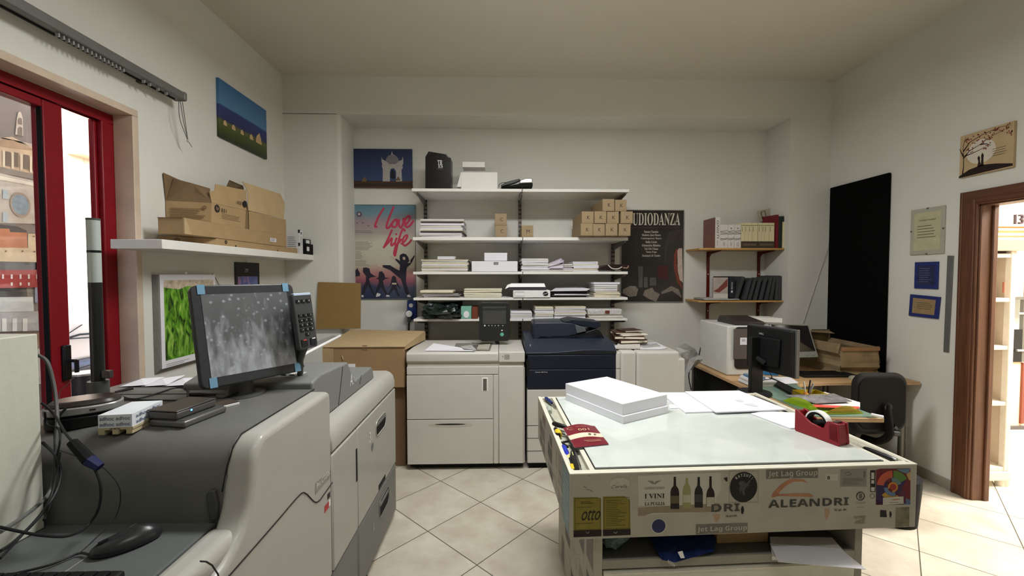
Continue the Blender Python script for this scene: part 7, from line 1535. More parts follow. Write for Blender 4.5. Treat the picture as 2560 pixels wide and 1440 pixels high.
for k, (outer, band, inner) in enumerate((([(428, 428), (690, 424), (742, 440), (748, 868), (428, 880)], [(428, 805), (748, 795), (748, 870), (428, 882)], [(445, 440), (735, 432), (735, 790), (445, 798)]), ([(764, 418), (1010, 412), (1074, 462), (1080, 852), (764, 866)], [(764, 795), (1080, 785), (1080, 855), (764, 868)], [(778, 430), (1064, 424), (1064, 776), (778, 784)]))):
    s = st('sticker', C4(outer), gold); st('sticker_band', C4(band), brn, .001, s)
    pts = [fp(*p, .0011) for p in C4(inner)]; MB().tube(pts+[pts[0]], .0006, 4).build('sticker_border', goldd, s)
    if k == 0:
        ft('otto', a4, (520, 560), (738, 690), ink, s, shear=.5); 
        for (x0, y0, x1, y1, n_) in ((510, 465, 665, 505, 2), (470, 528, 700, 545, 1), (460, 712, 710, 732, 1)):
            a, b = fp(*a4(x0, y1)), fp(*a4(x1, y0)); lines(MB(), (a+b)/2, tu, EZ, (b-a).dot(tu), b.z-a.z, n_, thick=.4, off=.0006).build('sticker_print', goldd, s)
    else:
        a, b = fp(*a4(800, 760)), fp(*a4(1050, 445)); lines(MB(), (a+b)/2, tu, EZ, (b-a).dot(tu), b.z-a.z, 15, thick=.22, off=.0006, ragged=.5).build('sticker_print', goldd, s)
    ft('v', a4, (560+ (320 if k else 0), 815), (615+(320 if k else 0), 840), MATS['grey_print'], s)
worn = M('worn_print', (110, 100, 86), .8, var=0)
# wine sticker
wn = st('sticker', C4([(1165, 180), (1600, 160), (2108, 140), (2112, 330), (2060, 420), (2048, 500), (2105, 495), (2108, 590), (1500, 610), (1290, 628), (1165, 638), (1165, 540), (1320, 530), (1170, 520)]), M('sticker_white', (190, 186, 172), .45, var=.05))
st('sticker_table_print', C4([(1165, 545), (1330, 530), (1540, 520), (2100, 494), (2106, 590), (1330, 606), (1230, 636), (1165, 638)]), M('print_taupe', (140, 128, 104), .6), .0009, wn)
bot = [((1535, 1635), 190, 558, (30, 18, 14), (98, 84, 56), 310), ((1675, 1768), 205, 548, (150, 146, 96), (182, 176, 150), 285), ((1810, 1905), 192, 542, (26, 24, 24), (60, 58, 56), 310), ((1945, 2040), 185, 534, (34, 18, 16), (176, 168, 148), 330)]
for k, ((xa, xb), ty, by, c1, c2, sh_) in enumerate(bot):
    xm_ = (xa+xb)/2; nw = 15
    s = st('bottle_print', C4([(xa, by), (xa, sh_+60), (xa+8, sh_+20), (xm_-nw, sh_-20), (xm_-nw+2, ty), (xm_+nw-2, ty), (xm_+nw, sh_-20), (xb-8, sh_+20), (xb, sh_+60), (xb, by)]), M('bottle_%d' % k, c1, .4, var=.1), .0012, wn)
    st('bottle_label_print', C4([(xa+3, by-150 if k != 3 else by-110), (xb-3, by-152 if k != 3 else by-112), (xb-3, by-65 if k != 3 else by-4), (xa+3, by-63 if k != 3 else by-4)]), M('bottle_label_%d' % k, c2, .5, var=.1), .0016, wn)
ft(BOLD('I VINI'), a4, (1238, 380), (1468, 440), ink, wn); ft('CHE VALORIZZANO', a4, (1238, 447), (1468, 463), M('grey_print'), wn); ft(BOLD('LA PUGLIA.'), a4, (1240, 472), (1476, 520), ink, wn)
ft(BOLD('CANTELE VIGNETI'), a4, (1240, 302), (1462, 335), worn, wn)
st('bird_print', C4([(1265, 232), (1340, 240), (1350, 262), (1370, 240), (1435, 228), (1385, 262), (1365, 275), (1335, 275), (1300, 255)]), M('sage_print', (128, 130, 116), .7), .0011, wn)
# KATZUTI disc
cd_ = a4(2370, 308); s = disc(MB(), fp(*cd_), tu, EZ, (fp(*a4(2526, 308))-fp(*cd_)).length, 40, off=.0006, ry=abs(fp(*a4(2370, 135)).z-fp(*cd_).z)).build('sticker', M('sticker_black', (24, 21, 21), .45, var=.1), tb)
cc = fp(*cd_); Rk = abs(fp(*a4(2370, 135)).z-cc.z)*.78
for i, chh in enumerate('KATZUTI'):
    a = math.radians(128-13.5*i); 
    if chh == 'I': a -= .02
    rad = tu*math.cos(a)+EZ*math.sin(a); text(SANS(chh), cc+rad*Rk*1.03, V(0, 0, 0)+tu*math.sin(a)-EZ*math.cos(a), rad, .0075 if chh != 'I' else .0025, .0105, M('sticker_print_pale', (196, 190, 176), .6), s, off=.0014)
st('bull_print', C4([(2310, 260), (2340, 235), (2375, 240), (2395, 270), (2435, 230), (2450, 215), (2445, 250), (2420, 280), (2440, 285), (2400, 310), (2380, 350), (2385, 410), (2360, 390), (2345, 340), (2330, 390), (2320, 330), (2330, 300)]), M('sticker_grey_print', (74, 70, 68), .6, var=.3, vscale=150), .0014, s)
ob = M('outline_tan', (150, 138, 116), .7, var=0)
pts = [fp(*p, .0005) for p in C5([(203, 175), (548, 178), (546, 545), (203, 550)])]; MB().tube(pts+[pts[0]], .0007, 4).build('sticker_outline', ob, tb)
# partly covered DRI SpA
dg_ = M('worn_dark_print', (74, 72, 66), .7, var=.25, vscale=80)
ft(SANS('DRI'), a5, (-10, 560), (328, 660), dg_, tb); ft(SANS('SpA'), a5, (160, 695), (300, 725), dg_, tb)
st('black_patch', C5([(355, 590), (372, 600), (380, 640), (365, 690), (345, 680), (342, 630)]), ink, .0009, tb); st('black_patch', C5([(135, 262), (180, 248), (184, 300), (165, 300)]), ink, .0009, tb)
st('stain', C5([(0, 690), (95, 690), (90, 740), (60, 785), (40, 780), (20, 720)]), M('stain_tan', (170, 142, 112), .7), .0005, tb)
# Jet Lag Group labels
jg = M('silver_label', (112, 108, 98), .4, var=.12, vscale=30); jp = M('label_letters', (178, 172, 156), .5, var=.1, vscale=80)
s = st('sticker', C4([(1826, 735), (2418, 716), (2416, 828), (1826, 850)]), jg); ft(SANS('Jet Lag Group'), a4, (1840, 742), (2408, 832), jp, s)
s = st('sticker', C5([(640, 160), (700, 150), (820, 140), (1255, 136), (1255, 258), (880, 264), (640, 272)]), jg); ft(SANS('Jet Lag Group'), a5, (662, 162), (1246, 262), jp, s)
# ALEANDRI
ft(SANS('ALEANDRI'), a5, (665, 490), (1618, 612), M('dark_green_grey', (66, 68, 60), .7, var=.2, vscale=60), tb); ft(SANS('S.p.A.'), a5, (1450, 622), (1602, 656), MATS['dark_green_grey'], tb)
orr = M('worn_orange', (170, 118, 86), .7, var=.2, vscale=30)
st('arc_print', C5([(705, 492), (712, 450), (800, 350), (900, 285), (980, 268), (1080, 275), (1140, 320), (1060, 300), (960, 305), (880, 350), (800, 425), (790, 450), (1150, 440), (1200, 470), (1190, 484), (800, 472)]), orr, .0007, tb)
st('stain', C5([(1330, 620), (1390, 620), (1395, 680), (1365, 745), (1345, 760), (1335, 690)]), MATS['stain_tan'], .0005, tb)
# small labels right
s = st('sticker', C5([(1342, 212), (1488, 216), (1486, 292), (1342, 284)]), M('sticker_white')); ft(BOLD('n'), a5, (1362, 235), (1396, 275), ink, s)
s = st('sticker', C5([(1522, 160), (1835, 148), (1830, 364), (1520, 362)]), M('silver_plate', (138, 134, 126), .35, var=.05))
a, b = fp(*a5(1545, 350)), fp(*a5(1800, 250)); lines(MB(), (a+b)/2, tu, EZ, (b-a).dot(tu), b.z-a.z, 7, thick=.25, off=.0006).build('sticker_print', worn, s)
m = MB(); c = fp(*a5(1612, 208)); m2 = [c+tu*math.cos(t_)*.011+EZ*math.sin(t_)*.006+FNn*.0006 for t_ in [2*math.pi*i/20 for i in range(21)]]; m.tube(m2, .0006, 4); m.build('sticker_print', worn, s); st('sticker_print', C5([(1795, 175), (1818, 178), (1812, 255), (1790, 250)]), worn, .0011, s)
s = st('sticker', C5([(1875, 168), (1936, 168), (1936, 425), (1875, 425)]), ink)
for q_ in ([(1886, 195), (1920, 195), (1920, 272), (1884, 272)], [(1886, 285), (1920, 285), (1920, 325), (1884, 325)], [(1882, 368), (1926, 368), (1924, 415), (1880, 415)]): st('sticker_print', C5(q_), M('sticker_white'), .001, s)
def ring(cx_, cy_, r_, mat_, par, conv=a5, th=.0012):
    c = fp(*conv(cx_, cy_)); rr_ = (fp(*conv(cx_+r_, cy_))-c).length; m = MB(); m.tube([c+tu*math.cos(t_)*rr_+EZ*math.sin(t_)*rr_+FNn*.0006 for t_ in [2*math.pi*i/28 for i in range(29)]], th, 4); return m.build('ring_print', mat_, par)
ring(1757, 474, 46, ink, tb); ft(BOLD('1'), a5, (1740, 445), (1775, 500), worn, tb); ft('SOMOS', a5, (1702, 545), (1812, 562), worn, tb); a = fp(*a5(1757, 604)); lines(MB(), a, tu, EZ, .028, .002, 1, ragged=0, off=.0006).build('sticker_print', worn, tb)
ring(1898, 472, 26, worn, tb, th=.0007)
for q_ in ([(1675, 715), (1825, 705), (1810, 740), (1690, 742)], [(1700, 770), (1810, 742), (1808, 800), (1690, 802)]): st('worn_patch', C5(q_), M('worn_patch', (138, 128, 110), .8, var=.2, vscale=80), .0006, tb)
# colourful mosaic sticker: plain colour blocks
s = st('sticker', C5([(1942, 165), (1990, 150), (2352, 145), (2348, 560), (2350, 575), (1942, 578)]), M('mosaic_maroon', (104, 26, 34), .4, var=.08))
mc = lambda r, g, b: M('mosaic_%d_%d_%d' % (r, g, b), (r, g, b), .4, var=.05)
for q_, c_ in (([(1942, 305), (2030, 290), (2080, 300), (2060, 420), (2040, 470), (2010, 575), (1942, 578)], (42, 30, 72)), ([(2190, 300), (2300, 290), (2260, 350), (2210, 350)], (50, 30, 84)), ([(2200, 380), (2280, 400), (2300, 560), (2240, 560), (2180, 470)], (86, 30, 60)),
    ([(2270, 545), (2300, 500), (2348, 520), (2348, 575), (2270, 572)], (86, 104, 136)), ([(2180, 155), (2352, 147), (2320, 210), (2250, 190)], (92, 120, 140)), ([(2300, 215), (2352, 180), (2350, 290), (2330, 280)], (184, 148, 90)), ([(1942, 520), (1980, 520), (2010, 575), (1942, 577)], (120, 44, 70))):
    st('sticker_block', C5(q_), mc(*c_), .0009, s)
def sector(cx_, cy_, r0, r1, a0, a1, c_, off=.0013):
    pts = []; N = 8
    for i in range(N+1): a = math.radians(a0+(a1-a0)*i/N); pts.append((cx_+r1*math.cos(a), cy_-r1*math.sin(a)))
    for i in range(N, -1, -1): a = math.radians(a0+(a1-a0)*i/N); pts.append((cx_+r0*math.cos(a), cy_-r0*math.sin(a)))
    return st('sticker_block', C5(pts), mc(*c_), off, s)
for (r0, r1, a0, a1, c_) in ((110, 195, 92, 172, (186, 84, 60)), (110, 195, 30, 88, (84, 122, 52)), (62, 108, 20, 100, (96, 122, 126)), (62, 108, 185, 290, (96, 120, 150)), (62, 110, 295, 375, (60, 30, 70)), (0, 62, -100, 200, (190, 130, 56)), (0, 40, 0, 360, (150, 50, 34)), (110, 160, 215, 300, (186, 142, 50))): sector(2140, 365, r0, r1, a0, a1, c_, .0013+.0004*(r1 < 70)+.0004*(r1 < 45))
q_ = st('sticker_block', C5([(2018, 490), (2262, 475), (2264, 562), (2018, 578)]), M('sticker_white'), .0024, s); st('sticker_print', C5([(2110, 515), (2200, 500), (2225, 510), (2150, 520)]), orr, .003, q_); a = fp(*a5(2145, 545)); lines(MB(), a, tu, EZ, .038, .003, 1, ragged=0, off=.003).build('sticker_print', worn, q_)
st('black_patch', C5([(1992, 640), (2062, 642), (2070, 725), (1990, 722)]), ink, .0009, tb); st('black_patch', C5([(2105, 655), (2120, 655), (2130, 690), (2115, 735), (2100, 700)]), ink, .0009, tb)
s = st('sticker', C5([(2178, 610), (2338, 602), (2336, 835), (2172, 840)]), M('olive_sticker', (120, 114, 92), .7, var=.3, vscale=60))
# blue round
cb2 = a4(1400, 752); c = fp(*cb2); rb = (fp(*a4(1490, 752))-c).length
s = disc(MB(), c, tu, EZ, rb, 30, off=.0006).build('sticker', M('sticker_white'), tb); disc(MB(), c, tu, EZ, rb*.86, 30, off=.001).build('sticker_disc', M('sticker_navy', (38, 40, 84), .5), s)
st('sticker_print', C4([(1398, 695), (1412, 695), (1420, 750), (1432, 800), (1412, 795), (1405, 770), (1385, 800), (1368, 795), (1392, 750)]), M('sticker_print_pale', (176, 176, 184), .6), .0014, s)
# worn oval label
c = fp(*a4(955, 268)); rb = (fp(*a4(1068, 268))-c).length; s = disc(MB(), c, tu, EZ, rb, 30, off=.0006, ry=rb*.62).build('sticker', M('oval_pale', (186, 180, 164), .6, var=.08, vscale=60), tb)
st('sticker_print', C4([(868, 228), (900, 215), (932, 232), (915, 250), (905, 275), (895, 250)]), worn, .001, s); ft('Corella', a4, (862, 278), (1040, 322), worn, s, shear=.4)
m = MB(); rnd = random.Random(8)
for x, y in ((480, 318), (710, 302), (722, 290), (800, 285), (750, 325), (812, 345), (570, 180), (605, 178), (645, 182), (1210, 138), (1300, 150), (1325, 155), (885, 385), (1130, 115), (1250, 640), (450, 300)):
    s_ = rnd.uniform(4, 12); pp = [fp(*a4(x+rnd.uniform(-s_, s_)*1.6, y+rnd.uniform(-s_, s_)), .0006) for _ in range(3)]; m.poly(pp)
for x, y, a in ((540, 300, 40), (570, 330, 60), (620, 345, 30)): m.poly([fp(*a4(x, y), .0006), fp(*a4(x+a, y+12), .0006), fp(*a4(x+a, y+18), .0006), fp(*a4(x, y+8), .0006)])
m.build('scuff_marks', worn, tb)
# stickers on the left side panel
SP = tl(0, 0, 0); SN = -tu
def sp_(b, z, off=.0006): return tl(0, b, z)+SN*off
def ss(name, b0, b1, za, zb, mat_, off=.0006, sk_=0): return MB().poly([sp_(b0, za, off), sp_(b1, za+sk_, off), sp_(b1, zb+sk_, off), sp_(b0, zb, off)]).build(name, mat_, tb)
s = ss('sticker', .015, .15, z0+.005, HT-.01, M('teal_sticker', (116, 138, 140), .5, var=.15, vscale=20))
for k in range(7): ss('sticker_print', .03+.01*(k % 2), .13, HT-.06-k*.022, HT-.054-k*.022, M('pale_teal_print', (168, 184, 184), .6), .001)
cols = [(150, 140, 132), (176, 160, 152), (96, 90, 86), (172, 168, 158), (128, 108, 104), (104, 104, 100)]
rnd = random.Random(21)
for k in range(17):
    b_ = .17+(k % 6)*.125+rnd.uniform(-.02, .02); zz_ = z0+.01+(k//6)*.075+rnd.uniform(-.01, .01); ss('sticker', b_, b_+rnd.uniform(.07, .12), zz_, zz_+rnd.uniform(.04, .07), M('side_sticker_%d' % (k % 6), cols[k % 6], .55, var=.2, vscale=40), .0006+.0001*(k % 5), rnd.uniform(-.01, .01))
def cs_(b0, b1, za, zb, mat_): return MB().poly([tl(ca0, b0, za)+SN*.0006, tl(ca0, b1, za)+SN*.0006, tl(ca0, b1, zb)+SN*.0006, tl(ca0, b0, zb)+SN*.0006]).build('sticker', mat_, tb)
for k in range(14):
    b_ = .07+(k % 5)*.15; za = .05+(k//5)*.19+rnd.uniform(-.02, .02); cs_(b_, b_+rnd.uniform(.08, .13), za, za+rnd.uniform(.07, .15), MATS['side_sticker_%d' % (k % 6)])

# ------------------------------------------------ things on the table top
zp = zg+.0006
def onT(x, y, z=zp): return aZ(x, y, z)
# big ream pile: lower slightly offset block and upper block
def para(p0, u_, v_, h, mat_, name, label, cat, group=None, bevel=.0008, mats=None):
    t = thing(name, label, cat, p0, group); MB().obox(p0, u_, v_, V(0, 0, h)).build('sheets', mat_, t, bevel=bevel); return t
Q0, Q1, Q3 = onT(1558, 1060), onT(1675, 1031), onT(1427, 1001)
ru = (Q1-Q0).normalized(); rv = V(-ru.y, ru.x, 0)
if rv.dot(Q3-Q0) < 0: rv = -rv
la, lb = .32, .45
para(Q0, ru*la, rv*lb, .036, paper, 'paper_ream', 'lower part of the tall white paper pile on the glass table, slightly offset', 'paper stack', 'two halves of the tall paper pile on the table')
Qu = Q0+ru*.008+rv*.014+V(0, 0, .0365)
para(Qu, ru*la, rv*lb, .055, paper, 'paper_ream', 'upper part of the tall white paper pile on the glass table', 'paper stack', 'two halves of the tall paper pile on the table')
# flat booklet blanks: two sets
def quadstack(pxs, h, mat_, name, label, cat, group=None, z=zp):
    t = thing(name, label, cat, aZ(*pxs[0], z), group); MB().prism([aZ(x, y, z) for x, y in pxs], (0, 0, h)).build('sheets', mat_, t, bevel=.0012); return t
quadstack([(1713, 1034), (1830, 1030), (1745, 984), (1650, 984)], .008, paper, 'folded_sheets', 'left half of the flat white folded sheets at the back of the glass table', 'paper', 'flat folded sheets on the table')
t = quadstack([(1790, 1033), (1967, 1026), (1848, 979), (1712, 981)], .007, paper, 'folded_sheets', 'right half of the flat white folded sheets, printed faintly, on the glass table', 'paper', 'flat folded sheets on the table', z=zp+.0085)
m = MB(); m.poly([aZ(x, y, zp+.0168) for x, y in ((1838, 1000), (1850, 998), (1862, 1003), (1850, 1005))]); m.poly([aZ(x, y, zp+.0168) for x, y in ((1860, 1010), (1880, 1008), (1896, 1016), (1888, 1016))]); m.build('faint_print', M('faint_grey', (206, 206, 214), .8), t)
quadstack([(1976, 1073), (2040, 1072), (2002, 1035), (1912, 1030), (1877, 1036)], .006, paper, 'paper_pad', 'small white paper pad beside the red tape dispenser', 'paper pad')
quadstack([(1675, 1022), (1700, 1021), (1690, 1012), (1672, 1012)], .003, paper, 'loose_sheet', 'sheet corner showing between the tall pile and the flat sheets', 'paper')
# booklet
bk = thing('booklet', 'maroon and cream booklet upside down with 100 on its cover, lying over the left trough', 'booklet', onT(1440, 1115))
c0, c1, c2, c3 = aZ(1437, 1119, zp+.004), aZ(1522, 1110, zp+.004), aZ(1487, 1065, zp+.006), aZ(1408, 1070, zp+.006)
def bl_(a, b, h=0):      # a along the lower edge, b towards the back
    p = (c0.lerp(c1, a)).lerp(c3.lerp(c2, a), b); return p+V(0, 0, h+.016*math.sin(math.pi*min(1, a*1.05))*b**.5*.9)
N = 10; m = MB(); 
def patch(b0, b1, h, mat_, name, a0=0, a1=1):
    m = MB(); K = 4; vs = [bl_(a0+(a1-a0)*i/N, b0+(b1-b0)*j/K, h) for j in range(K+1) for i in range(N+1)]; m.add(vs, [(j*(N+1)+i, j*(N+1)+i+1, (j+1)*(N+1)+i+1, (j+1)*(N+1)+i) for j in range(K) for i in range(N)]); return m.build(name, mat_, bk, smooth=True)
mar = M('maroon_cover', (112, 28, 40), .35, var=.08)
patch(0, 1, -.003, paper, 'pages'); patch(0, .36, 0, mar, 'cover'); patch(.36, .56, 0, M('cover_cream', (218, 206, 180), .4, var=.06), 'cover_band'); patch(.56, 1, 0, mar, 'cover')
gd = M('gold_print', (196, 168, 128), .5, var=0); bu = (bl_(.2, .7)-bl_(.8, .7)); bv = (bl_(.5, .55)-bl_(.5, .95))
text('100', bl_(.52, .68, .0022), bu, bv, .052, .022, gd, bk); text('QUESTIONS', bl_(.5, .84, .0025), bu, bv, .05, .005, gd, bk, 'cover_print')
text('abcdef ghijk', bl_(.55, .12, .002), bu, bv, .08, .007, gd, bk, 'cover_print') if False else lines(MB(), bl_(.55, .15, .0025), bu, bv, .085, .02, 2, thick=.2).build('cover_print', gd, bk)
m = MB(); disc(m, bl_(.62, .46, .0022), bu, bv, .007, 12); disc(m, bl_(.78, .46, .0022), bu, bv, .006, 12); m.build('cover_print', M('olive_band'), bk)
m = MB(); disc(m, bl_(.16, .82, .0025), bu, bv, .016, 18, ry=.012, inner=.85); m.build('cover_print', gd, bk)
# red tape dispenser
td = thing('tape_dispenser', 'dark red desktop tape dispenser with a white tape roll on the glass table', 'tape dispenser', onT(2050, 1095))
D0, D1 = onT(1986, 1076), onT(2094, 1116)
du = (D1-D0).normalized(); dn = V(du.y, -du.x, 0);       # dn towards viewer
if dn.y > 0: dn = -dn
DL = (D1-D0).length; Wd = .062
def prof_px(x, y): p = aP(x, y, D0, dn); return p
z6a = lambda x, y: (1860+x/6.546, 960+y/6.546)
pr_ = [(812, 745), (830, 560), (835, 410), (880, 405), (950, 440), (1060, 550), (1200, 660), (1330, 740), (1375, 715), (1390, 640), (1440, 620), (1475, 640), (1500, 620), (1540, 1020), (1440, 1020), (1250, 950), (1000, 860), (850, 790)]
P_ = [prof_px(*z6a(x, y)) for x, y in pr_]
top_ = lambda s, z: D0+du*s*DL+V(0, 0, z)
zz_ = [(0, .004), (0, .10), (.03, .106), (.10, .106), (.26, .082), (.42, .060), (.56, .046), (.64, .042), (.70, .050), (.72, .066), (.80, .072), (1.02, .074), (1.06, .004), (.98, 0), (.04, 0)]
hgt = aP(*z6a(840, 410), D0, dn).z-zp; hr = aP(*z6a(1475, 640), D0, dn).z-zp; hm = aP(*z6a(1330, 740), D0, dn).z-zp
zz_ = [(0, .004), (0, hgt*.97), (.02, hgt), (.07, hgt*.98), (.17, hgt*.86), (.38, hgt*.62), (.62, hm), (.68, hm*1.02), (.72, hm*1.4), (.75, hr*.96), (.82, hr), (1.0, hr*1.0), (1.04, .006), (1.0, 0), (.03, 0)]
prf = [top_(s_, z) for s_, z in zz_]
redm = M('dispenser_red', (128, 20, 32), .32, var=.04, vscale=30)
MB().prism(prf, -dn*.010).build('side_wall', redm, td, bevel=.0025, seg=2); MB().prism([p-dn*(Wd-.010) for p in prf], -dn*.010).build('side_wall', redm, td, bevel=.0025, seg=2)
MB().obox(D0-dn*.010, du*DL*1.0, -dn*(Wd-.02), V(0, 0, .02)).build('base', redm, td); MB().obox(D0-dn*.0099+du*.002, du*.012, -dn*(Wd-.0198), V(0, 0, hgt*.94)).build('back_wall', redm, td)
MB().prism([top_(.80, .02), top_(.80, hr*.9), top_(.98, hr*.96), top_(1.03, .01)], -dn*(Wd-.004)).build('cutter_block', redm, td, bevel=.002)
MB().obox(top_(.84, hr*.97)-dn*.012, du*.012, -dn*(Wd-.024), V(0, 0, .004)).build('cutter', steel, td)
rc = top_(.44, hm*.95)-dn*(Wd/2); R1 = .060
def ringm(rc, r0, r1, w_, name, mat_, par, n=40):
    m = MB(); vs = []
    for i in range(n):
        a = 2*math.pi*i/n; d_ = du*math.cos(a)+EZ*math.sin(a)
        vs += [rc+d_*r0+dn*w_/2, rc+d_*r1+dn*w_/2, rc+d_*r1-dn*w_/2, rc+d_*r0-dn*w_/2]
    m.add(vs, [(4*i+k, 4*((i+1) % n)+k, 4*((i+1) % n)+(k+1) % 4, 4*i+(k+1) % 4) for i in range(n) for k in range(4)]); return m.build(name, mat_, par, smooth=True)
rc = top_(.46, .064)-dn*(Wd/2)
tr = thing('tape_roll', 'white adhesive tape roll sitting in the red dispenser', 'tape roll', rc)
ringm(rc, .046, .052, .028, 'tape', white_pl, tr); ringm(rc, .036, .0455, .026, 'hub', dull_black, td)
MB().cyl(rc+dn*.02, rc-dn*.02, .012, 16).build('axle', dull_black, td)
# tools in the left trough
def zt3(x, y, z=HT-.014): return aZ(x, y, z)
def tool(name, label, cat, segs):
    t = thing(name, label, cat, zt3(*segs[0][0]))
    for (p, q_, r0, r1, mt_, pn, dz) in segs:
        a, b = zt3(*p, HT-.014+dz*.6), zt3(*q_, HT-.014+dz*.6); MB().tube([a, a.lerp(b, .15), a.lerp(b, .85), b], [r0*.7, r0, r1, r1*.8], 10).build(pn, mt_, t, smooth=True)
    return t
tool('screwdriver', 'screwdriver with a dark blue handle at the far end of the left trough', 'screwdriver', [((1364, 995), (1380, 1008), .011, .009, M('dark_blue', (34, 50, 108), .35), 'handle', .02), ((1380, 1008), (1389, 1018), .004, .004, steel, 'shaft', .012)])
t = tool('eraser', 'translucent pale block lying below the blue screwdriver in the left trough', 'eraser', [((1372, 1018), (1374, 1030), .014, .014, M('pale_rubber', (168, 178, 166), .4), 'block', .006)])
tool('screwdriver', 'thin screwdriver shaft pointing along the left trough', 'screwdriver', [((1373, 1034), (1386, 1054), .003, .003, steel, 'shaft', .01), ((1386, 1054), (1390, 1060), .006, .006, M('olive_handle', (110, 120, 60), .5), 'handle', .01)])
tool('cutter_handle', 'thick black handled tool lying across the left trough above the booklet', 'cutter', [((1382, 1059), (1416, 1068), .012, .010, black, 'handle', .03)])
tool('utility_knife', 'yellow and black tool with metal tip beside the booklet in the left trough', 'knife', [((1388, 1072), (1396, 1090), .012, .013, black, 'handle', .018), ((1393, 1078), (1398, 1088), .0155, .0155, yellow_pl, 'yellow_cap', .02), ((1398, 1080), (1412, 1086), .006, .005, steel, 'tip', .012)])
tool('scissors', 'black handled scissors in the left trough partly under the booklet', 'scissors', [((1404, 1106), (1428, 1102), .005, .005, black, 'handle_loop', .02), ((1404, 1106), (1420, 1118), .005, .005, black, 'handle_loop', .02), ((1424, 1100), (1442, 1130), .009, .006, black, 'handle', .025), ((1438, 1130), (1452, 1165), .004, .002, steel, 'blade', .02)])
tool('blue_cutter', 'blue plastic cutter in the left trough near the table corner', 'cutter', [((1408, 1116), (1420, 1142), .013, .012, M('royal_blue', (38, 52, 170), .35), 'handle', .01)])
tool('utility_knife', 'black and yellow snap off knife, left one at the near end of the left trough', 'knife', [((1420, 1136), (1433, 1176), .010, .010, black, 'handle', .008), ((1418, 1132), (1423, 1150), .0105, .0105, M('pale_yellow', (214, 206, 130), .4), 'yellow_grip', .009), ((1429, 1164), (1433, 1177), .0115, .011, yellow_pl, 'end_cap', .01)])
tool('utility_knife', 'black and yellow snap off knife, right one at the near end of the left trough', 'knife', [((1430, 1130), (1443, 1177), .010, .012, black, 'handle', .016), ((1430, 1130), (1440, 1160), .0035, .0035, M('pale_yellow'), 'yellow_stripe', .027)])
tool('tweezers', 'thin curved steel tweezers beside the knives in the left trough', 'tweezers', [((1444, 1142), (1455, 1180), .002, .002, steel, 'arm', .01)])
# right trough
tool('ruler', 'dark steel ruler at the far end of the right trough', 'ruler', [((1886, 992), (1940, 1014), .008, .008, M('dark_metal', (70, 68, 62), .4, metal=.4), 'bar', .012)])
tool('pen', 'black pen at the middle of the right trough', 'pen', [((1948, 1022), (1978, 1036), .006, .006, black, 'barrel', .012)])
tool('plastic_wrapper', 'clear wrapped piece in the near half of the right trough', 'wrapper', [((2112, 1102), (2158, 1122), .012, .010, M('clear_wrap', (176, 172, 160), .2, var=.2, vscale=60), 'wrap', .008)])
tool('long_cutter', 'long glossy black cutter with silver end in the near end of the right trough', 'cutter', [((2160, 1120), (2240, 1150), .010, .008, black, 'handle', .01), ((2214, 1138), (2242, 1150), .0082, .007, silver, 'metal_end', .0125)])
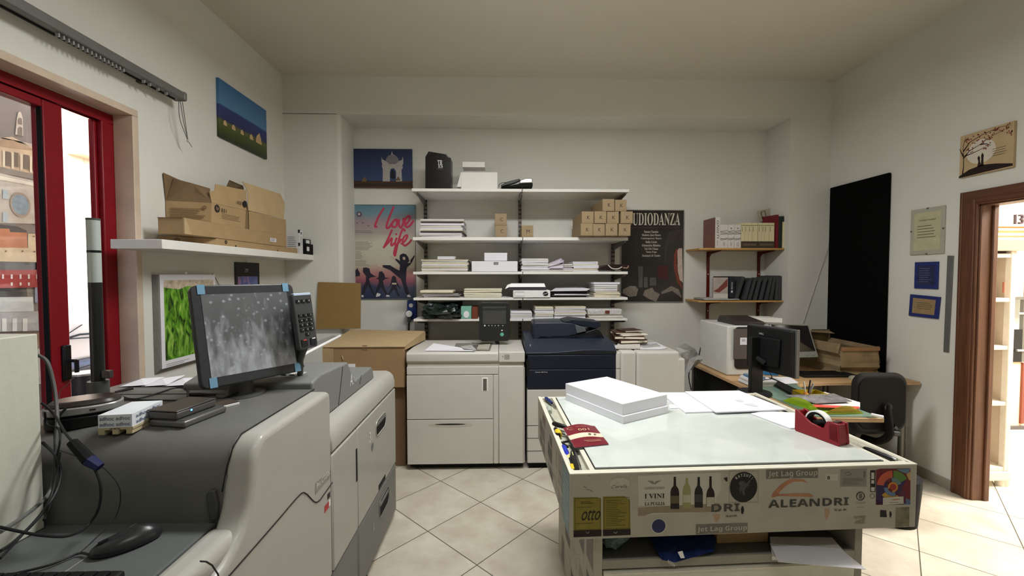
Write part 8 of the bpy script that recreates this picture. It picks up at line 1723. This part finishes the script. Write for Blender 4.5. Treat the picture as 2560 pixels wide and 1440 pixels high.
# ------------------------------------------------ things in the open shelf
def oS(a, b, z=cz+.001): return tl(a, b, z)
def cf(x, y, b): return aP(x, y, tl(0, b, 0), FNn)
t = thing('plastic_bag', 'grey green crumpled plastic bag at the left of the open table shelf', 'bag', cf(1520, 1400, .15))
c = cf(1525, 1378, .15); c.z = cz+.055; crumple(MB(), c, .07, .07, .048, 31, .22, lo=cz+.001, hi=z0-.001).build('bag', M('grey_green_film', (104, 122, 116), .3, var=.3, vscale=25), t)
t = thing('plastic_bag', 'dark grey plastic bag behind the blue bag on the open table shelf', 'bag', cf(1600, 1400, .2)); c = cf(1600, 1385, .25); c.z = cz+.045; crumple(MB(), c, .13, .1, .04, 32, .2, lo=cz+.001, hi=z0-.001).build('bag', M('dark_film', (58, 66, 64), .35, var=.3), t)
t = thing('blue_bag', 'blue printed bag with white letters poking out of the open table shelf', 'bag', cf(1700, 1400, .08))
fb_ = .02
pts = [cf(1655, 1400, fb_), cf(1688, 1424, fb_), cf(1785, 1378, fb_+.02), cf(1790, 1345, fb_+.1), cf(1700, 1348, fb_+.1)]
pts[1].z = max(pts[1].z, cz+.004); m = MB(); m.add([p for p in pts]+[p+tv*.16+V(0, 0, .01) for p in pts], [(0, 1, 2, 3, 4), (5, 6, 7, 8, 9), (0, 1, 6, 5), (1, 2, 7, 6), (2, 3, 8, 7), (3, 4, 9, 8), (4, 0, 5, 9)])
m.build('bag', M('bag_blue', (30, 48, 100), .35, var=.35, vscale=30), t)
text('NOON', cf(1678, 1408, fb_-.002), (cf(1690, 1422, fb_)-cf(1662, 1401, fb_)), V(.6, 0, .8), .035, .011, white_pl, t, off=.001)
st_ = MB().poly([cf(x, y, fb_+.002) for x, y in ((1694, 1380), (1706, 1377), (1712, 1395), (1702, 1396))]); st_.build('white_mark', white_pl, t)
o = MB().obox(cf(1792, 1370, .12)*1, tu*.215, tv*.2, V(0, 0, .10)).build('cardboard_box', M('kraft', (160, 132, 92), .8), None, bevel=.002)
o.location.z = cz+.002-min(v.co.z for v in o.data.vertices); tag(o, 'small kraft cardboard box with a hand hole inside the open table shelf', 'box')
hc = cf(1862, 1345, .119); hc.z = cz+.087
MB().prism([p-Vector((0, 0, 0)) for p in rrect(hc, tu, EZ, .075, .018, .008)], tv*-.001).build('hand_hole', ink, o).location.z = -o.location.z
for k, (pp, z_, h_, lab) in enumerate(((((1945, 1405), (2165, 1424), (2100, 1372), (1925, 1360)), cz+.03, .002, 'crumpled white sheet sticking out over the edge of the open table shelf'), (((1930, 1400), (2130, 1410), (2080, 1352), (1925, 1350)), cz+.012, .014, 'pile of grey sheets at the right of the open table shelf'))):
    def pz(x, y): 
        p = aZ(x, y, z_); return p
    o = MB().prism([pz(*q_) for q_ in pp], (0, 0, h_)).build('paper_sheets', [paper, pg][k], None); tag(o, lab, 'paper')
